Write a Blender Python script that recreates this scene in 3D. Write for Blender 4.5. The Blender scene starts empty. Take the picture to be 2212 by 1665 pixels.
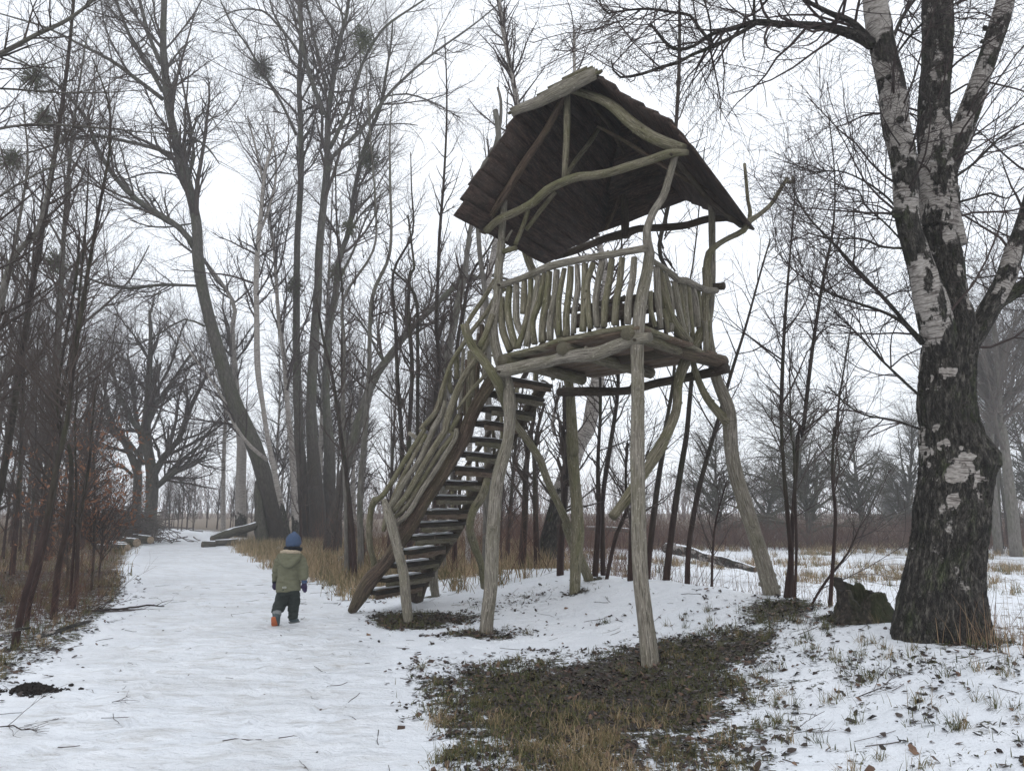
import bpy, math, random
import numpy as np
from mathutils import Vector

rng = np.random.default_rng(7)
random.seed(7)
scene = bpy.context.scene
COL = scene.collection
PI = math.pi

# ------------------------------------------------------------------ camera
F, PITCH, CAM_Z = 1671.0, math.radians(9.0), 1.5      # focal length in pixels of a 2212 px wide picture
CP, SP = math.cos(PITCH), math.sin(PITCH)
cam = bpy.data.cameras.new('camera')
cam.sensor_width = 36.0
cam.lens = 36.0 * F / 2212.0
cam.clip_start, cam.clip_end = 0.1, 2000.0
camo = bpy.data.objects.new('camera', cam)
COL.objects.link(camo)
camo.location = (0, 0, CAM_Z)
camo.rotation_euler = (PI / 2 + PITCH, 0, 0)
scene.camera = camo

# ------------------------------------------------------------------ overcast daylight
SUN_EL, SUN_ROT = math.radians(38), math.radians(200)
world = bpy.data.worlds.new('World')
scene.world = world
world.use_nodes = True
wn = world.node_tree
wn.nodes.clear()
w_out = wn.nodes.new('ShaderNodeOutputWorld')
w_bg = wn.nodes.new('ShaderNodeBackground')
w_sky = wn.nodes.new('ShaderNodeTexSky')
w_sky.sky_type = 'NISHITA'
w_sky.sun_disc = False
w_sky.sun_elevation, w_sky.sun_rotation = SUN_EL, SUN_ROT
w_sky.air_density, w_sky.dust_density, w_sky.ozone_density = 1.0, 4.0, 1.0
w_tc = wn.nodes.new('ShaderNodeTexCoord')
w_nz = wn.nodes.new('ShaderNodeTexNoise')                 # soft cloud layer of the overcast
w_nz.inputs['Scale'].default_value = 1.6
w_nz.inputs['Detail'].default_value = 4
w_rmp = wn.nodes.new('ShaderNodeValToRGB')
w_rmp.color_ramp.elements[0].position = 0.3
w_rmp.color_ramp.elements[0].color = (0.80, 0.85, 0.925, 1)
w_rmp.color_ramp.elements[1].position = 0.75
w_rmp.color_ramp.elements[1].color = (0.925, 0.955, 1.0, 1)
w_mul = wn.nodes.new('ShaderNodeVectorMath')
w_mul.operation = 'SCALE'
w_mul.inputs['Scale'].default_value = 9.0
w_mix = wn.nodes.new('ShaderNodeMix')
w_mix.data_type = 'RGBA'
w_mix.inputs[0].default_value = 0.90
wn.links.new(w_tc.outputs['Generated'], w_nz.inputs['Vector'])
wn.links.new(w_nz.outputs['Fac'], w_rmp.inputs['Fac'])
wn.links.new(w_rmp.outputs['Color'], w_mul.inputs[0])
wn.links.new(w_sky.outputs['Color'], w_mix.inputs[6])
wn.links.new(w_mul.outputs['Vector'], w_mix.inputs[7])
wn.links.new(w_mix.outputs[2], w_bg.inputs['Color'])
w_bg.inputs['Strength'].default_value = 0.13
wn.links.new(w_bg.outputs['Background'], w_out.inputs['Surface'])

sun = bpy.data.lights.new('sun', 'SUN')
sun.energy, sun.angle, sun.color = 0.5, math.radians(60), (1.0, 0.97, 0.93)
suno = bpy.data.objects.new('sun', sun)
COL.objects.link(suno)
suno.rotation_euler = (PI / 2 - SUN_EL, 0, PI - SUN_ROT + PI)

scene.view_settings.view_transform = 'Standard'
scene.view_settings.look = 'None'
scene.view_settings.exposure = 0.31
scene.view_settings.gamma = 1.0
scene.render.engine = 'CYCLES'
scene.cycles.max_bounces = 5
scene.cycles.diffuse_bounces = 3
scene.cycles.glossy_bounces = 2
scene.cycles.volume_bounces = 1
scene.cycles.volume_step_rate = 10
scene.cycles.use_denoising = True
scene.cycles.use_adaptive_sampling = False

# ------------------------------------------------------------------ photograph to place
CROPS = dict(A=(958.5, 129.0, .3166), B=(958.5, 516.1, .3166), C=(718.9, 589.9, .2333), D=(718.9, 921.7, .2658),
             E=(1152.1, 921.7, .3321), F=(1290.4, 0.0, .4167), G=(460.8, 0.0, .3875), H=(368.7, 645.2, .3321),
             I=(1659.0, 921.7, .3321), J=(1659.0, 368.7, .3876), K=(516.1, 1106.0, .1771), L=(0.0, 1106.0, .336),
             M=(0.0, 0.0, .4982), N=(0.0, 737.4, .4428), P=(0.0, 0.0, 1.0))

def pix(crop, u, v):
    ox, oy, k = CROPS[crop]
    return ox + u * k, oy + v * k

def ray(px, py):
    a, b = (px - 1106.0) / F, (832.5 - py) / F
    y, z = CP - b * SP, SP + b * CP
    return np.array((a / y, 1.0, z / y))

def at(px, py, D):
    return np.array((0, 0, CAM_Z)) + ray(px, py) * D

def on_plane(px, py, p, q, off=0.0):
    """where the line of sight meets the vertical plane through the plan points p and q (off metres towards the camera)"""
    r = ray(px, py)
    dx, dy = q[0] - p[0], q[1] - p[1]
    L = math.hypot(dx, dy)
    nx, ny = -dy / L, dx / L
    c = nx * p[0] + ny * p[1]
    if c < 0:
        nx, ny, c = -nx, -ny, -c
    return np.array((0, 0, CAM_Z)) + r * ((c - off) / (nx * r[0] + ny * r[1]))

# ------------------------------------------------------------------ noise
def _hash(ix, iy, iz):
    n = (ix * 374761393 + iy * 668265263 + iz * 1274126177) & 0xffffffff
    n = ((n ^ (n >> 13)) * 1274126177) & 0xffffffff
    return ((n ^ (n >> 16)) & 0xffff) / 65535.0

def noise3(p):
    p = np.asarray(p, float)
    i = np.floor(p).astype(np.int64)
    f = p - i
    f = f * f * (3 - 2 * f)
    x, y, z = i[..., 0], i[..., 1], i[..., 2]
    fx, fy, fz = f[..., 0], f[..., 1], f[..., 2]
    def lx(yy, zz):
        return _hash(x, yy, zz) * (1 - fx) + _hash(x + 1, yy, zz) * fx
    a = lx(y, z) * (1 - fy) + lx(y + 1, z) * fy
    b = lx(y, z + 1) * (1 - fy) + lx(y + 1, z + 1) * fy
    return (a * (1 - fz) + b * fz) * 2 - 1

def fbm(p, octv=4, gain=0.5):
    p = np.asarray(p, float)
    s, a, t = 0, 1.0, 0
    for k in range(octv):
        s = s + a * noise3(p * 2 ** k + 17.3 * k)
        t += a
        a *= gain
    return s / t

def fbm2(x, y, sc, octv=4, seed=0.0):
    return fbm(np.stack([x * sc, y * sc, np.zeros_like(x) + seed], -1), octv)

def sstep(a, b, x):
    t = np.clip((x - a) / (b - a), 0, 1)
    return t * t * (3 - 2 * t)

# ------------------------------------------------------------------ the lie of the land
RIDGE = np.array([(-1.5, 17.5), (1.0, 13.6), (2.5, 11.1), (3.45, 9.4), (3.75, 7.2), (4.1, 5.4), (4.6, 3.0), (5.0, -2.0)])
def ridge_dist(x, y):
    best = np.full(np.shape(x), 1e9)
    sd = np.zeros(np.shape(x))
    for (x1, y1), (x2, y2) in zip(RIDGE[:-1], RIDGE[1:]):
        dx, dy = x2 - x1, y2 - y1
        t = np.clip(((x - x1) * dx + (y - y1) * dy) / (dx * dx + dy * dy), 0, 1)
        ex, ey = x - (x1 + t * dx), y - (y1 + t * dy)
        d = np.hypot(ex, ey)
        s = np.sign(dx * ey - dy * ex)          # + on the far/right side
        m = d < best
        best = np.where(m, d, best)
        sd = np.where(m, s * d, sd)
    return sd

_pr = np.random.default_rng(3)
PRINTS = []
for _lane, _n in ((-.55, 30), (.35, 34), (.9, 22), (-1.0, 18)):      # trodden lines of footprints up the path
    for _k in range(_n):
        _y = 4.2 + _k * .33 + _pr.uniform(-.09, .09)
        if _y > 15: break
        _x = np.interp(_y, [-6, 2, 5, 10, 15, 20], [-1.6, -1.7, -2.0, -3.3, -5.3, -7.9]) + _lane + (.09 if _k % 2 else -.09) + _pr.uniform(-.10, .10)
        PRINTS.append((_x, _y, _pr.uniform(.012, .030), _pr.uniform(-.15, .45), _pr.uniform(.10, .14)))
for _k in range(26):
    PRINTS.append((_pr.uniform(-1.2, 1.2), _pr.uniform(5, 12.5), _pr.uniform(.006, .014), _pr.uniform(-1, 1), _pr.uniform(.09, .13)))
def prints(x, y):
    out = np.zeros(np.shape(x))
    for (px, py, dep, rot, ln) in PRINTS:
        m = (np.abs(x - px) < .4) & (np.abs(y - py) < .4)
        if not m.any(): continue
        xx, yy = x[m] - px, y[m] - py
        c, s = math.cos(rot), math.sin(rot)
        u, v = xx * c + yy * s, -xx * s + yy * c
        q = (u / .050) ** 2 + (v / ln) ** 2
        out[m] += -dep * np.exp(-q ** 2 * .8) + dep * .45 * np.exp(-((np.sqrt(q) - 1.5) / .35) ** 2)
    return out

def height(x, y, fine=True):
    x, y = np.asarray(x, float), np.asarray(y, float)
    d = ridge_dist(x, y)
    fade = 1 - sstep(13.5, 17.5, y) * sstep(2.5, -1.0, x)
    near = 0.43 * np.exp(-(np.minimum(d, 0) / 1.7) ** 2)
    far = -0.32 + 0.75 * np.exp(-(np.maximum(d, 0) / 0.8) ** 2)
    h = np.where(d < 0, near, far) * fade
    h = h * (1 - 0.5 * sstep(40, 90, np.hypot(x, y)))
    h = h - 0.06 * np.exp(-((x - 1.1) ** 2 + (y - 7.2) ** 2) / 1.6)
    h = h + 0.05 * fbm2(x, y, 0.35, 3, 3.1) * sstep(2, 9, np.hypot(x + 1, y - 5))
    if fine:
        path = path_mask(x, y)
        h = h + 0.022 * fbm2(x, y, 1.7, 3, 9.0) * (1 - .55 * path)
        h = h + 0.022 * fbm2(x * .7, y * 1.5, 5.0, 3, 5.0) + 0.022 * path * -np.abs(fbm2(x, y, 3.6, 2, 2.0))
    if fine and h.ndim:
        h = h + prints(x, y)
    return h

PATH_C = np.array([(-1.6, -6, 1.5), (-1.7, 2, 1.5), (-2.0, 5, 1.45), (-3.3, 10, 1.5), (-5.3, 15, 1.5), (-7.9, 20, 1.5), (-11.6, 28, 1.5),
                   (-15.4, 37, 1.4), (-20.5, 48.0, 1.2), (-26, 56, 1.2)])
def path_sd(x, y):
    """signed distance to the path's edge, negative inside"""
    best = np.full(np.shape(x), 1e9)
    for (x1, y1, w1), (x2, y2, w2) in zip(PATH_C[:-1], PATH_C[1:]):
        dx, dy = x2 - x1, y2 - y1
        t = np.clip(((x - x1) * dx + (y - y1) * dy) / (dx * dx + dy * dy), 0, 1)
        best = np.minimum(best, np.hypot(x - x1 - t * dx, y - y1 - t * dy) - (w1 + t * (w2 - w1)))
    return best

def path_mask(x, y):
    return sstep(0.25, -0.25, path_sd(x, y))

def blob(x, y, cx, cy, rx, ry, rot=0.0):
    c, s = math.cos(rot), math.sin(rot)
    ux, uy = (x - cx) * c + (y - cy) * s, -(x - cx) * s + (y - cy) * c
    return np.exp(-((ux / rx) ** 2 + (uy / ry) ** 2))

def bare_mask(x, y):
    """0 snow .. 1 bare earth, leaf litter and grass"""
    sd = path_sd(x, y)
    d = ridge_dist(x, y)
    left = (x < np.interp(y, PATH_C[:, 1], PATH_C[:, 0]))
    b = 0.12 + 0 * x
    verge = sstep(0.0, 0.5, sd) * left
    b = np.maximum(b, verge * (0.50 + 0.26 * sstep(9, 18, y) + .1 * sstep(2, 5, sd)))
    rv = sstep(-.1, .9, sd) * (~left) * sstep(12.8, 16.5, y) * sstep(0.5, -2.0, d) * sstep(60, 30, y)
    b = np.maximum(b, rv * 0.72)
    wx = x + .40 * fbm2(x, y, .9, 3, 21.) + .22 * fbm2(x, y, 3.1, 3, 24.)
    wy = y + .40 * fbm2(x, y, .9, 3, 31.) + .22 * fbm2(x, y, 3.1, 3, 34.)
    b = np.maximum(b, 1.02 * blob(wx, wy, 0.72, 6.9, 1.55, 1.30, -.1))
    b = np.maximum(b, .98 * blob(wx, wy, 1.6, 7.8, 1.15, .9, .3))
    b = np.maximum(b, .86 * blob(wx, wy, 0.75, 6.0, 1.3, .95, .1))
    b = np.maximum(b, .58 * blob(wx, wy, 0.5, 5.1, 1.9, .9, .0))
    b = np.maximum(b, .50 * blob(wx, wy, 0.4, 6.2, 2.3, 2.2, .0))
    b = np.maximum(b, 1.0 * blob(x, y, -1.35, 10.75, 1.0, .75, -.3))
    b = np.maximum(b, .7 * blob(x, y, -0.4, 9.6, .7, .5, 0))
    b = np.maximum(b, .75 * blob(x, y, 3.0, 9.0, .5, .9, -.4))
    b = np.maximum(b, (.36 + .12 * fbm2(x, y, .12, 3, 8.)) * sstep(.3, 1.5, d))           # the field beyond the bank
    b = np.maximum(b, .7 * sstep(.4, 1.0, d) * sstep(3.2, 1.6, d) * sstep(15, 12, y))      # the reedy ditch
    b = np.where((d < -.2) & (x > 1.8) & (y < 9.5), np.maximum(b, .24), b)
    b = np.maximum(b, .33 * blob(x, y, 0.0, 11.8, 1.6, 1.0))
    b = np.maximum(b, .78 * blob(wx, wy, 3.9, 6.75, .75, .55))
    b = np.maximum(b, .70 * blob(wx, wy, 3.55, 7.9, .50, .42))
    for cx, cy in ((1.37, 7.72), (-.33, 9.72), (.94, 11.5), (3.33, 10.05), (1.26, 12.3), (-1.45, 10.62), (-1.3, 12.95), (-2.25, 11.4)):
        b = np.maximum(b, .80 * blob(x, y, cx, cy, .19, .19))
    b = np.maximum(b, .9 * sstep(30, 42, y) * sstep(.5, 2.5, sd))
    return np.clip(b, 0, 1.15) * np.clip(.10 + sstep(-.15, .35, sd), 0, 1)

def ground_pt(px, py, Dguess=None):
    """where the line of sight through a picture point meets the land"""
    r = ray(px, py)
    Ds = np.geomspace(3.0, 160, 1500)
    P = np.array((0, 0, CAM_Z)) + Ds[:, None] * r
    h = height(P[:, 0], P[:, 1], False)
    below = np.nonzero(P[:, 2] < h)[0]
    if len(below) == 0:
        return P[-1]
    return P[below[0]]

def gz(x, y):
    return float(height(np.array([x]), np.array([y]))[0])

# ------------------------------------------------------------------ mesh helpers
def link_mesh(name, V, faces, mat, parent=None, attrs=None, smooth=True, kind=None, fmat=None):
    """faces: list of index arrays [(n,4) or (n,3) ...]"""
    me = bpy.data.meshes.new(name)
    V = np.asarray(V, np.float32)
    me.vertices.add(len(V))
    me.vertices.foreach_set('co', V.ravel())
    idx, tot = [], []
    for f in faces:
        f = np.asarray(f, np.int32)
        if len(f):
            idx.append(f.ravel())
            tot.append(np.full(len(f), f.shape[1], np.int32))
    idx, tot = np.concatenate(idx), np.concatenate(tot)
    start = np.concatenate([[0], np.cumsum(tot)[:-1]]).astype(np.int32)
    me.loops.add(len(idx))
    me.loops.foreach_set('vertex_index', idx)
    me.polygons.add(len(tot))
    me.polygons.foreach_set('loop_start', start)
    if smooth:
        me.polygons.foreach_set('use_smooth', np.ones(len(tot), bool))
    for k, a in (attrs or {}).items():
        a = np.asarray(a, np.float32)
        if a.ndim == 1:
            at_ = me.attributes.new(k, 'FLOAT', 'POINT')
            at_.data.foreach_set('value', a)
        else:
            at_ = me.attributes.new(k, 'FLOAT_VECTOR', 'POINT')
            at_.data.foreach_set('vector', a.ravel())
    me.update(calc_edges=True)
    for m in (mat if isinstance(mat, (list, tuple)) else [mat]):
        me.materials.append(m)
    if fmat is not None:
        me.polygons.foreach_set('material_index', np.asarray(fmat, np.int32))
    o = bpy.data.objects.new(name, me)
    COL.objects.link(o)
    if parent is not None:
        o.parent = parent
    if kind:
        o['kind'] = kind
    return o

def thing(name, label, cat, loc=(0, 0, 0), group=None):
    o = bpy.data.objects.new(name, None)
    o.empty_display_size = 0.2
    COL.objects.link(o)
    o.location = Vector([float(c) for c in loc])
    tag(o, label, cat, group)
    return o

def tag(o, label, cat, group=None):
    o['label'] = label
    o['category'] = cat
    if group:
        o['group'] = group
    return o

def settle(root):
    """parts are modelled in place: shift them so that they sit relative to their thing's base"""
    l = root.location.copy()
    for ch in list(root.children):
        if ch.type == 'MESH' and not ch.get('_s'):
            ch.location = -l
            ch['_s'] = 1
    for ch in root.children:
        if '_s' in ch:
            del ch['_s']

def catmull(C, step):
    C = np.asarray(C, float)
    if len(C) == 2:
        n = max(2, int(np.linalg.norm(C[1, :3] - C[0, :3]) / step) + 1)
        t = np.linspace(0, 1, n)[:, None]
        return C[0] * (1 - t) + C[1] * t
    E = np.vstack([2 * C[0] - C[1], C, 2 * C[-1] - C[-2]])
    out = []
    for i in range(len(C) - 1):
        p0, p1, p2, p3 = E[i:i + 4]
        n = max(1, int(math.ceil(np.linalg.norm((p2 - p1)[:3]) / step)))
        t = (np.arange(n) / n)[:, None]
        out.append(.5 * (2 * p1 + (p2 - p0) * t + (2 * p0 - 5 * p1 + 4 * p2 - p3) * t ** 2 + (3 * p1 - p0 - 3 * p2 + p3) * t ** 3))
    out.append(C[-1:])
    return np.vstack(out)

def tube(P, R, n=10, knots=.08, seed=None, cap=True, ell=None, relief=0.0, rfreq=6.0):
    """one round-wood pole along P with radii R -> V, quads, tris, attr"""
    P, R = np.asarray(P, float), np.asarray(R, float)
    K = len(P)
    T = np.gradient(P, axis=0)
    T /= np.linalg.norm(T, axis=1)[:, None] + 1e-12
    N = np.zeros_like(P)
    ref = np.array((0, 0, 1.0)) if abs(T[0, 2]) < .8 else np.array((0, 1.0, 0))
    n0 = np.cross(T[0], ref)
    n0 /= np.linalg.norm(n0)
    N[0] = n0
    for k in range(1, K):
        v = N[k - 1] - T[k] * np.dot(N[k - 1], T[k])
        N[k] = v / (np.linalg.norm(v) + 1e-12)
    Bn = np.cross(T, N)
    th = np.arange(n) / n * 2 * PI
    s = np.concatenate([[0], np.cumsum(np.linalg.norm(np.diff(P, axis=0), axis=1))])
    sd = rng.uniform(0, 100) if seed is None else seed
    c, si = np.cos(th), np.sin(th)
    q = np.stack(np.broadcast_arrays(c[None, :] * .8 + sd, si[None, :] * .8, s[:, None] * 2.2), -1)
    rr = R[:, None] * (1 + knots * noise3(q) + knots * .5 * noise3(q * 3.1))
    if relief:
        q2 = np.stack(np.broadcast_arrays(c[None, :] * rfreq * .5 + sd, si[None, :] * rfreq * .5, s[:, None] * rfreq * .32), -1)
        g = fbm(q2, 3)
        rr = rr + relief * (1 - 2.6 * np.abs(g)) + relief * .35 * fbm(q2 * 4, 2)
    V = P[:, None, :] + rr[:, :, None] * (c[None, :, None] * N[:, None, :] + si[None, :, None] * Bn[:, None, :])
    A = np.stack(np.broadcast_arrays(R[:, None] * c[None, :] + sd, R[:, None] * si[None, :], s[:, None] + sd * .37), -1)
    i = np.arange(K - 1)[:, None] * n
    j = np.arange(n)[None, :]
    j2 = (j + 1) % n
    quads = np.stack([i + j, i + j2, i + n + j2, i + n + j], -1).reshape(-1, 4)
    V, A = V.reshape(-1, 3), A.reshape(-1, 3)
    tris = np.zeros((0, 3), int)
    if cap:
        nv = len(V)
        V = np.vstack([V, P[:1], P[-1:]])
        A = np.vstack([A, [[sd, 0, 0]], [[sd, 0, s[-1]]]])
        j = np.arange(n)
        t1 = np.stack([np.full(n, nv), (j + 1) % n, j], -1)
        o = (K - 1) * n
        t2 = np.stack([np.full(n, nv + 1), o + j, o + (j + 1) % n], -1)
        tris = np.vstack([t1, t2])
    return V, quads, tris, A

class Bag:
    """collects geometry for ONE part"""
    def __init__(self):
        self.V, self.Q, self.T, self.A, self.X, self.n = [], [], [], [], [], 0
    def add(self, V, Q=None, T=None, A=None, x=None):
        if Q is not None and len(Q):
            self.Q.append(np.asarray(Q) + self.n)
        if T is not None and len(T):
            self.T.append(np.asarray(T) + self.n)
        self.V.append(V)
        self.A.append(A if A is not None else np.asarray(V))
        self.X.append(np.zeros(len(V)) if x is None else (np.full(len(V), x) if np.isscalar(x) else x))
        self.n += len(V)
        return self
    def tube(self, P, R, n=8, x=None, **k):
        V, Q, T, A = tube(P, R, n, **k)
        return self.add(V, Q, T, A, x)
    def twigs(self, P, R, n=3, x=None):
        V, Q = batch(P, R, n)
        return self.add(V, Q, None, None, x)
    def build(self, name, mat, parent=None, kind=None, smooth=True, extra='val'):
        f = []
        if self.Q: f.append(np.vstack(self.Q))
        if self.T: f.append(np.vstack(self.T))
        return link_mesh(name, np.vstack(self.V), f, mat, parent, {'tube': np.vstack(self.A), extra: np.concatenate(self.X)}, smooth, kind)

def batch(P, R, n=3):
    """many thin tubes at once: P (N,K,3), R (N,K)"""
    N_, K, _ = P.shape
    T = np.gradient(P, axis=1)
    T /= np.linalg.norm(T, axis=2, keepdims=True) + 1e-12
    ref = np.where(np.abs(T[:, :1, 2:3]) < .7, np.array((0, 0, 1.0)), np.array((1.0, 0, 0)))
    S = np.cross(T, np.broadcast_to(ref, T.shape))
    S /= np.linalg.norm(S, axis=2, keepdims=True) + 1e-12
    U = np.cross(S, T)
    th = np.arange(n) / n * 2 * PI
    V = P[:, :, None, :] + R[:, :, None, None] * (np.cos(th)[None, None, :, None] * S[:, :, None, :] + np.sin(th)[None, None, :, None] * U[:, :, None, :])
    base = (np.arange(N_) * K * n)[:, None, None]
    i = (np.arange(K - 1) * n)[None, :, None]
    j = np.arange(n)[None, None, :]
    j2 = (j + 1) % n
    Q = np.stack([base + i + j, base + i + j2, base + i + n + j2, base + i + n + j], -1).reshape(-1, 4)
    return V.reshape(-1, 3), Q

def resample(P, R, K):
    P, R = np.asarray(P, float), np.asarray(R, float)
    s = np.concatenate([[0], np.cumsum(np.linalg.norm(np.diff(P, axis=0), axis=1))])
    t = np.linspace(0, s[-1], K)
    return np.stack([np.interp(t, s, P[:, k]) for k in range(3)], -1), np.interp(t, s, R)

def grow(P, R, n, L, t0=.2, ang=(.5, 1.1), trop=.05, wob=.18, K=6, rr=.6, rmin=.003, rmax=1e9, t1=1.0, taper=.3, tfun=None):
    N_, KP, _ = P.shape
    if n <= 0 or N_ == 0:
        return np.zeros((0, K, 3)), np.zeros((0, K))
    lens = np.linalg.norm(np.diff(P, axis=1), axis=2).sum(1)
    idx = rng.choice(N_, n, p=lens / lens.sum())
    t = rng.uniform(t0, t1, n)
    f = t * (KP - 1)
    i = np.minimum(f.astype(int), KP - 2)
    fr = (f - i)[:, None]
    pos = P[idx, i] * (1 - fr) + P[idx, i + 1] * fr
    rad = (R[idx, i] * (1 - fr[:, 0]) + R[idx, i + 1] * fr[:, 0])
    tan = P[idx, i + 1] - P[idx, i]
    tan /= np.linalg.norm(tan, axis=1)[:, None] + 1e-12
    rv = rng.normal(size=(n, 3))
    perp = rv - tan * (rv * tan).sum(1)[:, None]
    perp /= np.linalg.norm(perp, axis=1)[:, None] + 1e-12
    a = rng.uniform(ang[0], ang[1], n)[:, None]
    d = np.cos(a) * tan + np.sin(a) * perp
    Ln = rng.uniform(L[0], L[1], n) * (1.1 - .6 * t)
    r0 = np.clip(rad * rr * rng.uniform(.75, 1.1, n), rmin, rmax)
    out, rad_o = [pos], [r0]
    step = (Ln / (K - 1))[:, None]
    for k in range(1, K):
        d = d + wob * rng.normal(size=(n, 3)) + np.array((0, 0, trop))
        d /= np.linalg.norm(d, axis=1)[:, None]
        pos = pos + d * step
        out.append(pos)
        rad_o.append(np.maximum(r0 * (1 - (1 - taper) * k / (K - 1)), rmin * .7))
    return np.stack(out, 1), np.stack(rad_o, 1)

# ------------------------------------------------------------------ materials
def nodes(name):
    m = bpy.data.materials.new(name)
    m.use_nodes = True
    nt = m.node_tree
    nt.nodes.clear()
    out = nt.nodes.new('ShaderNodeOutputMaterial')
    b = nt.nodes.new('ShaderNodeBsdfPrincipled')
    nt.links.new(b.outputs[0], out.inputs[0])
    b.inputs['Roughness'].default_value = .85
    b.inputs['Specular IOR Level'].default_value = .25
    return m, nt, b

def N(nt, t, **kw):
    n = nt.nodes.new(t)
    for k, v in kw.items():
        setattr(n, k, v)
    return n

def vec(nt, attr, scale):
    if attr == 'obj':
        a = N(nt, 'ShaderNodeTexCoord')
        src = a.outputs['Object']
    else:
        a = N(nt, 'ShaderNodeAttribute', attribute_name=attr)
        src = a.outputs['Vector']
    mp = N(nt, 'ShaderNodeMapping')
    mp.inputs['Scale'].default_value = scale
    nt.links.new(src, mp.inputs['Vector'])
    return mp.outputs[0]

def noise(nt, v, scale=1.0, detail=4, rough=.55):
    n = N(nt, 'ShaderNodeTexNoise')
    n.inputs['Scale'].default_value = scale
    n.inputs['Detail'].default_value = detail
    n.inputs['Roughness'].default_value = rough
    nt.links.new(v, n.inputs['Vector'])
    return n.outputs['Fac']

def ramp(nt, fac, stops, interp='LINEAR'):
    r = N(nt, 'ShaderNodeValToRGB')
    cr = r.color_ramp
    cr.interpolation = interp
    while len(cr.elements) < len(stops):
        cr.elements.new(.5)
    for e, (p, c) in zip(cr.elements, stops):
        e.position = p
        e.color = (*c, 1) if len(c) == 3 else c
    nt.links.new(fac, r.inputs[0])
    return r.outputs[0]

def mixc(nt, fac, a, b):
    m = N(nt, 'ShaderNodeMix', data_type='RGBA')
    if isinstance(fac, float):
        m.inputs[0].default_value = fac
    else:
        nt.links.new(fac, m.inputs[0])
    for k, s in ((6, a), (7, b)):
        if isinstance(s, tuple):
            m.inputs[k].default_value = (*s, 1)
        else:
            nt.links.new(s, m.inputs[k])
    return m.outputs[2]

def math_(nt, op, a, b=None, c=None, clamp=False):
    m = N(nt, 'ShaderNodeMath', operation=op)
    m.use_clamp = clamp
    for k, s in enumerate((a, b, c)):
        if s is None: continue
        if isinstance(s, (int, float)):
            m.inputs[k].default_value = s
        else:
            nt.links.new(s, m.inputs[k])
    return m.outputs[0]

def bump(nt, b, h, strength=.4, dist=.01):
    n = N(nt, 'ShaderNodeBump')
    n.inputs['Strength'].default_value = strength
    n.inputs['Distance'].default_value = dist
    nt.links.new(h, n.inputs['Height'])
    nt.links.new(n.outputs[0], b.inputs['Normal'])

def wood_mat(name, c0, c1, c2, algae=(.11, .12, .045), alg=.45, grain=90., crack=.72, bs=.9):
    m, nt, b = nodes(name)
    v = vec(nt, 'tube', (grain, grain, grain * .07))
    g = noise(nt, v, 1.0, 5, .65)
    big = noise(nt, vec(nt, 'tube', (7, 7, 2.2)), 1.0, 4, .6)
    col = ramp(nt, g, [(.30, c0), (.5, c1), (.72, c2)])
    fleck = noise(nt, vec(nt, 'tube', (60, 60, 25)), 1.0, 3, .6)
    a = math_(nt, 'MULTIPLY', ramp(nt, big, [(.42, (0, 0, 0)), (.62, (1, 1, 1))]), alg)
    col = mixc(nt, a, col, algae)
    li = math_(nt, 'MULTIPLY', ramp(nt, fleck, [(.60, (0, 0, 0)), (.66, (1, 1, 1))]), .35)
    col = mixc(nt, li, col, tuple(min(1, x * 1.5 + .03) for x in c2))
    dk = noise(nt, vec(nt, 'tube', (150, 150, 6)), 1.0, 2, .5)
    dkf = math_(nt, 'MULTIPLY', ramp(nt, dk, [(.33, (1, 1, 1)), (.40, (0, 0, 0))]), crack)
    col = mixc(nt, dkf, col, tuple(x * .25 for x in c0))
    nt.links.new(col, b.inputs['Base Color'])
    h = math_(nt, 'SUBTRACT', g, dkf)
    bump(nt, b, h, bs, .008)
    return m

def bark_mat(name, c0, c1, c2, green=.3, gcol=(.06, .075, .03), sc=22., stretch=.25, bs=.7, lower=None):
    m, nt, b = nodes(name)
    v = vec(nt, 'tube', (sc, sc, sc * stretch))
    g = noise(nt, v, 1.0, 6, .65)
    big = noise(nt, vec(nt, 'tube', (3, 3, 1.1)), 1.0, 3, .6)
    col = ramp(nt, g, [(.32, c0), (.52, c1), (.72, c2)])
    a = math_(nt, 'MULTIPLY', ramp(nt, big, [(.45, (0, 0, 0)), (.65, (1, 1, 1))]), green)
    col = mixc(nt, a, col, gcol)
    if lower is not None:          # the foot of an alder or poplar has its own colour of bark
        at_ = N(nt, 'ShaderNodeAttribute', attribute_name='val')
        col = mixc(nt, at_.outputs['Fac'], col, ramp(nt, g, [(.35, tuple(x * .5 for x in lower)), (.65, lower)]))
    nt.links.new(col, b.inputs['Base Color'])
    bump(nt, b, g, bs, .02)
    return m

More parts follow.
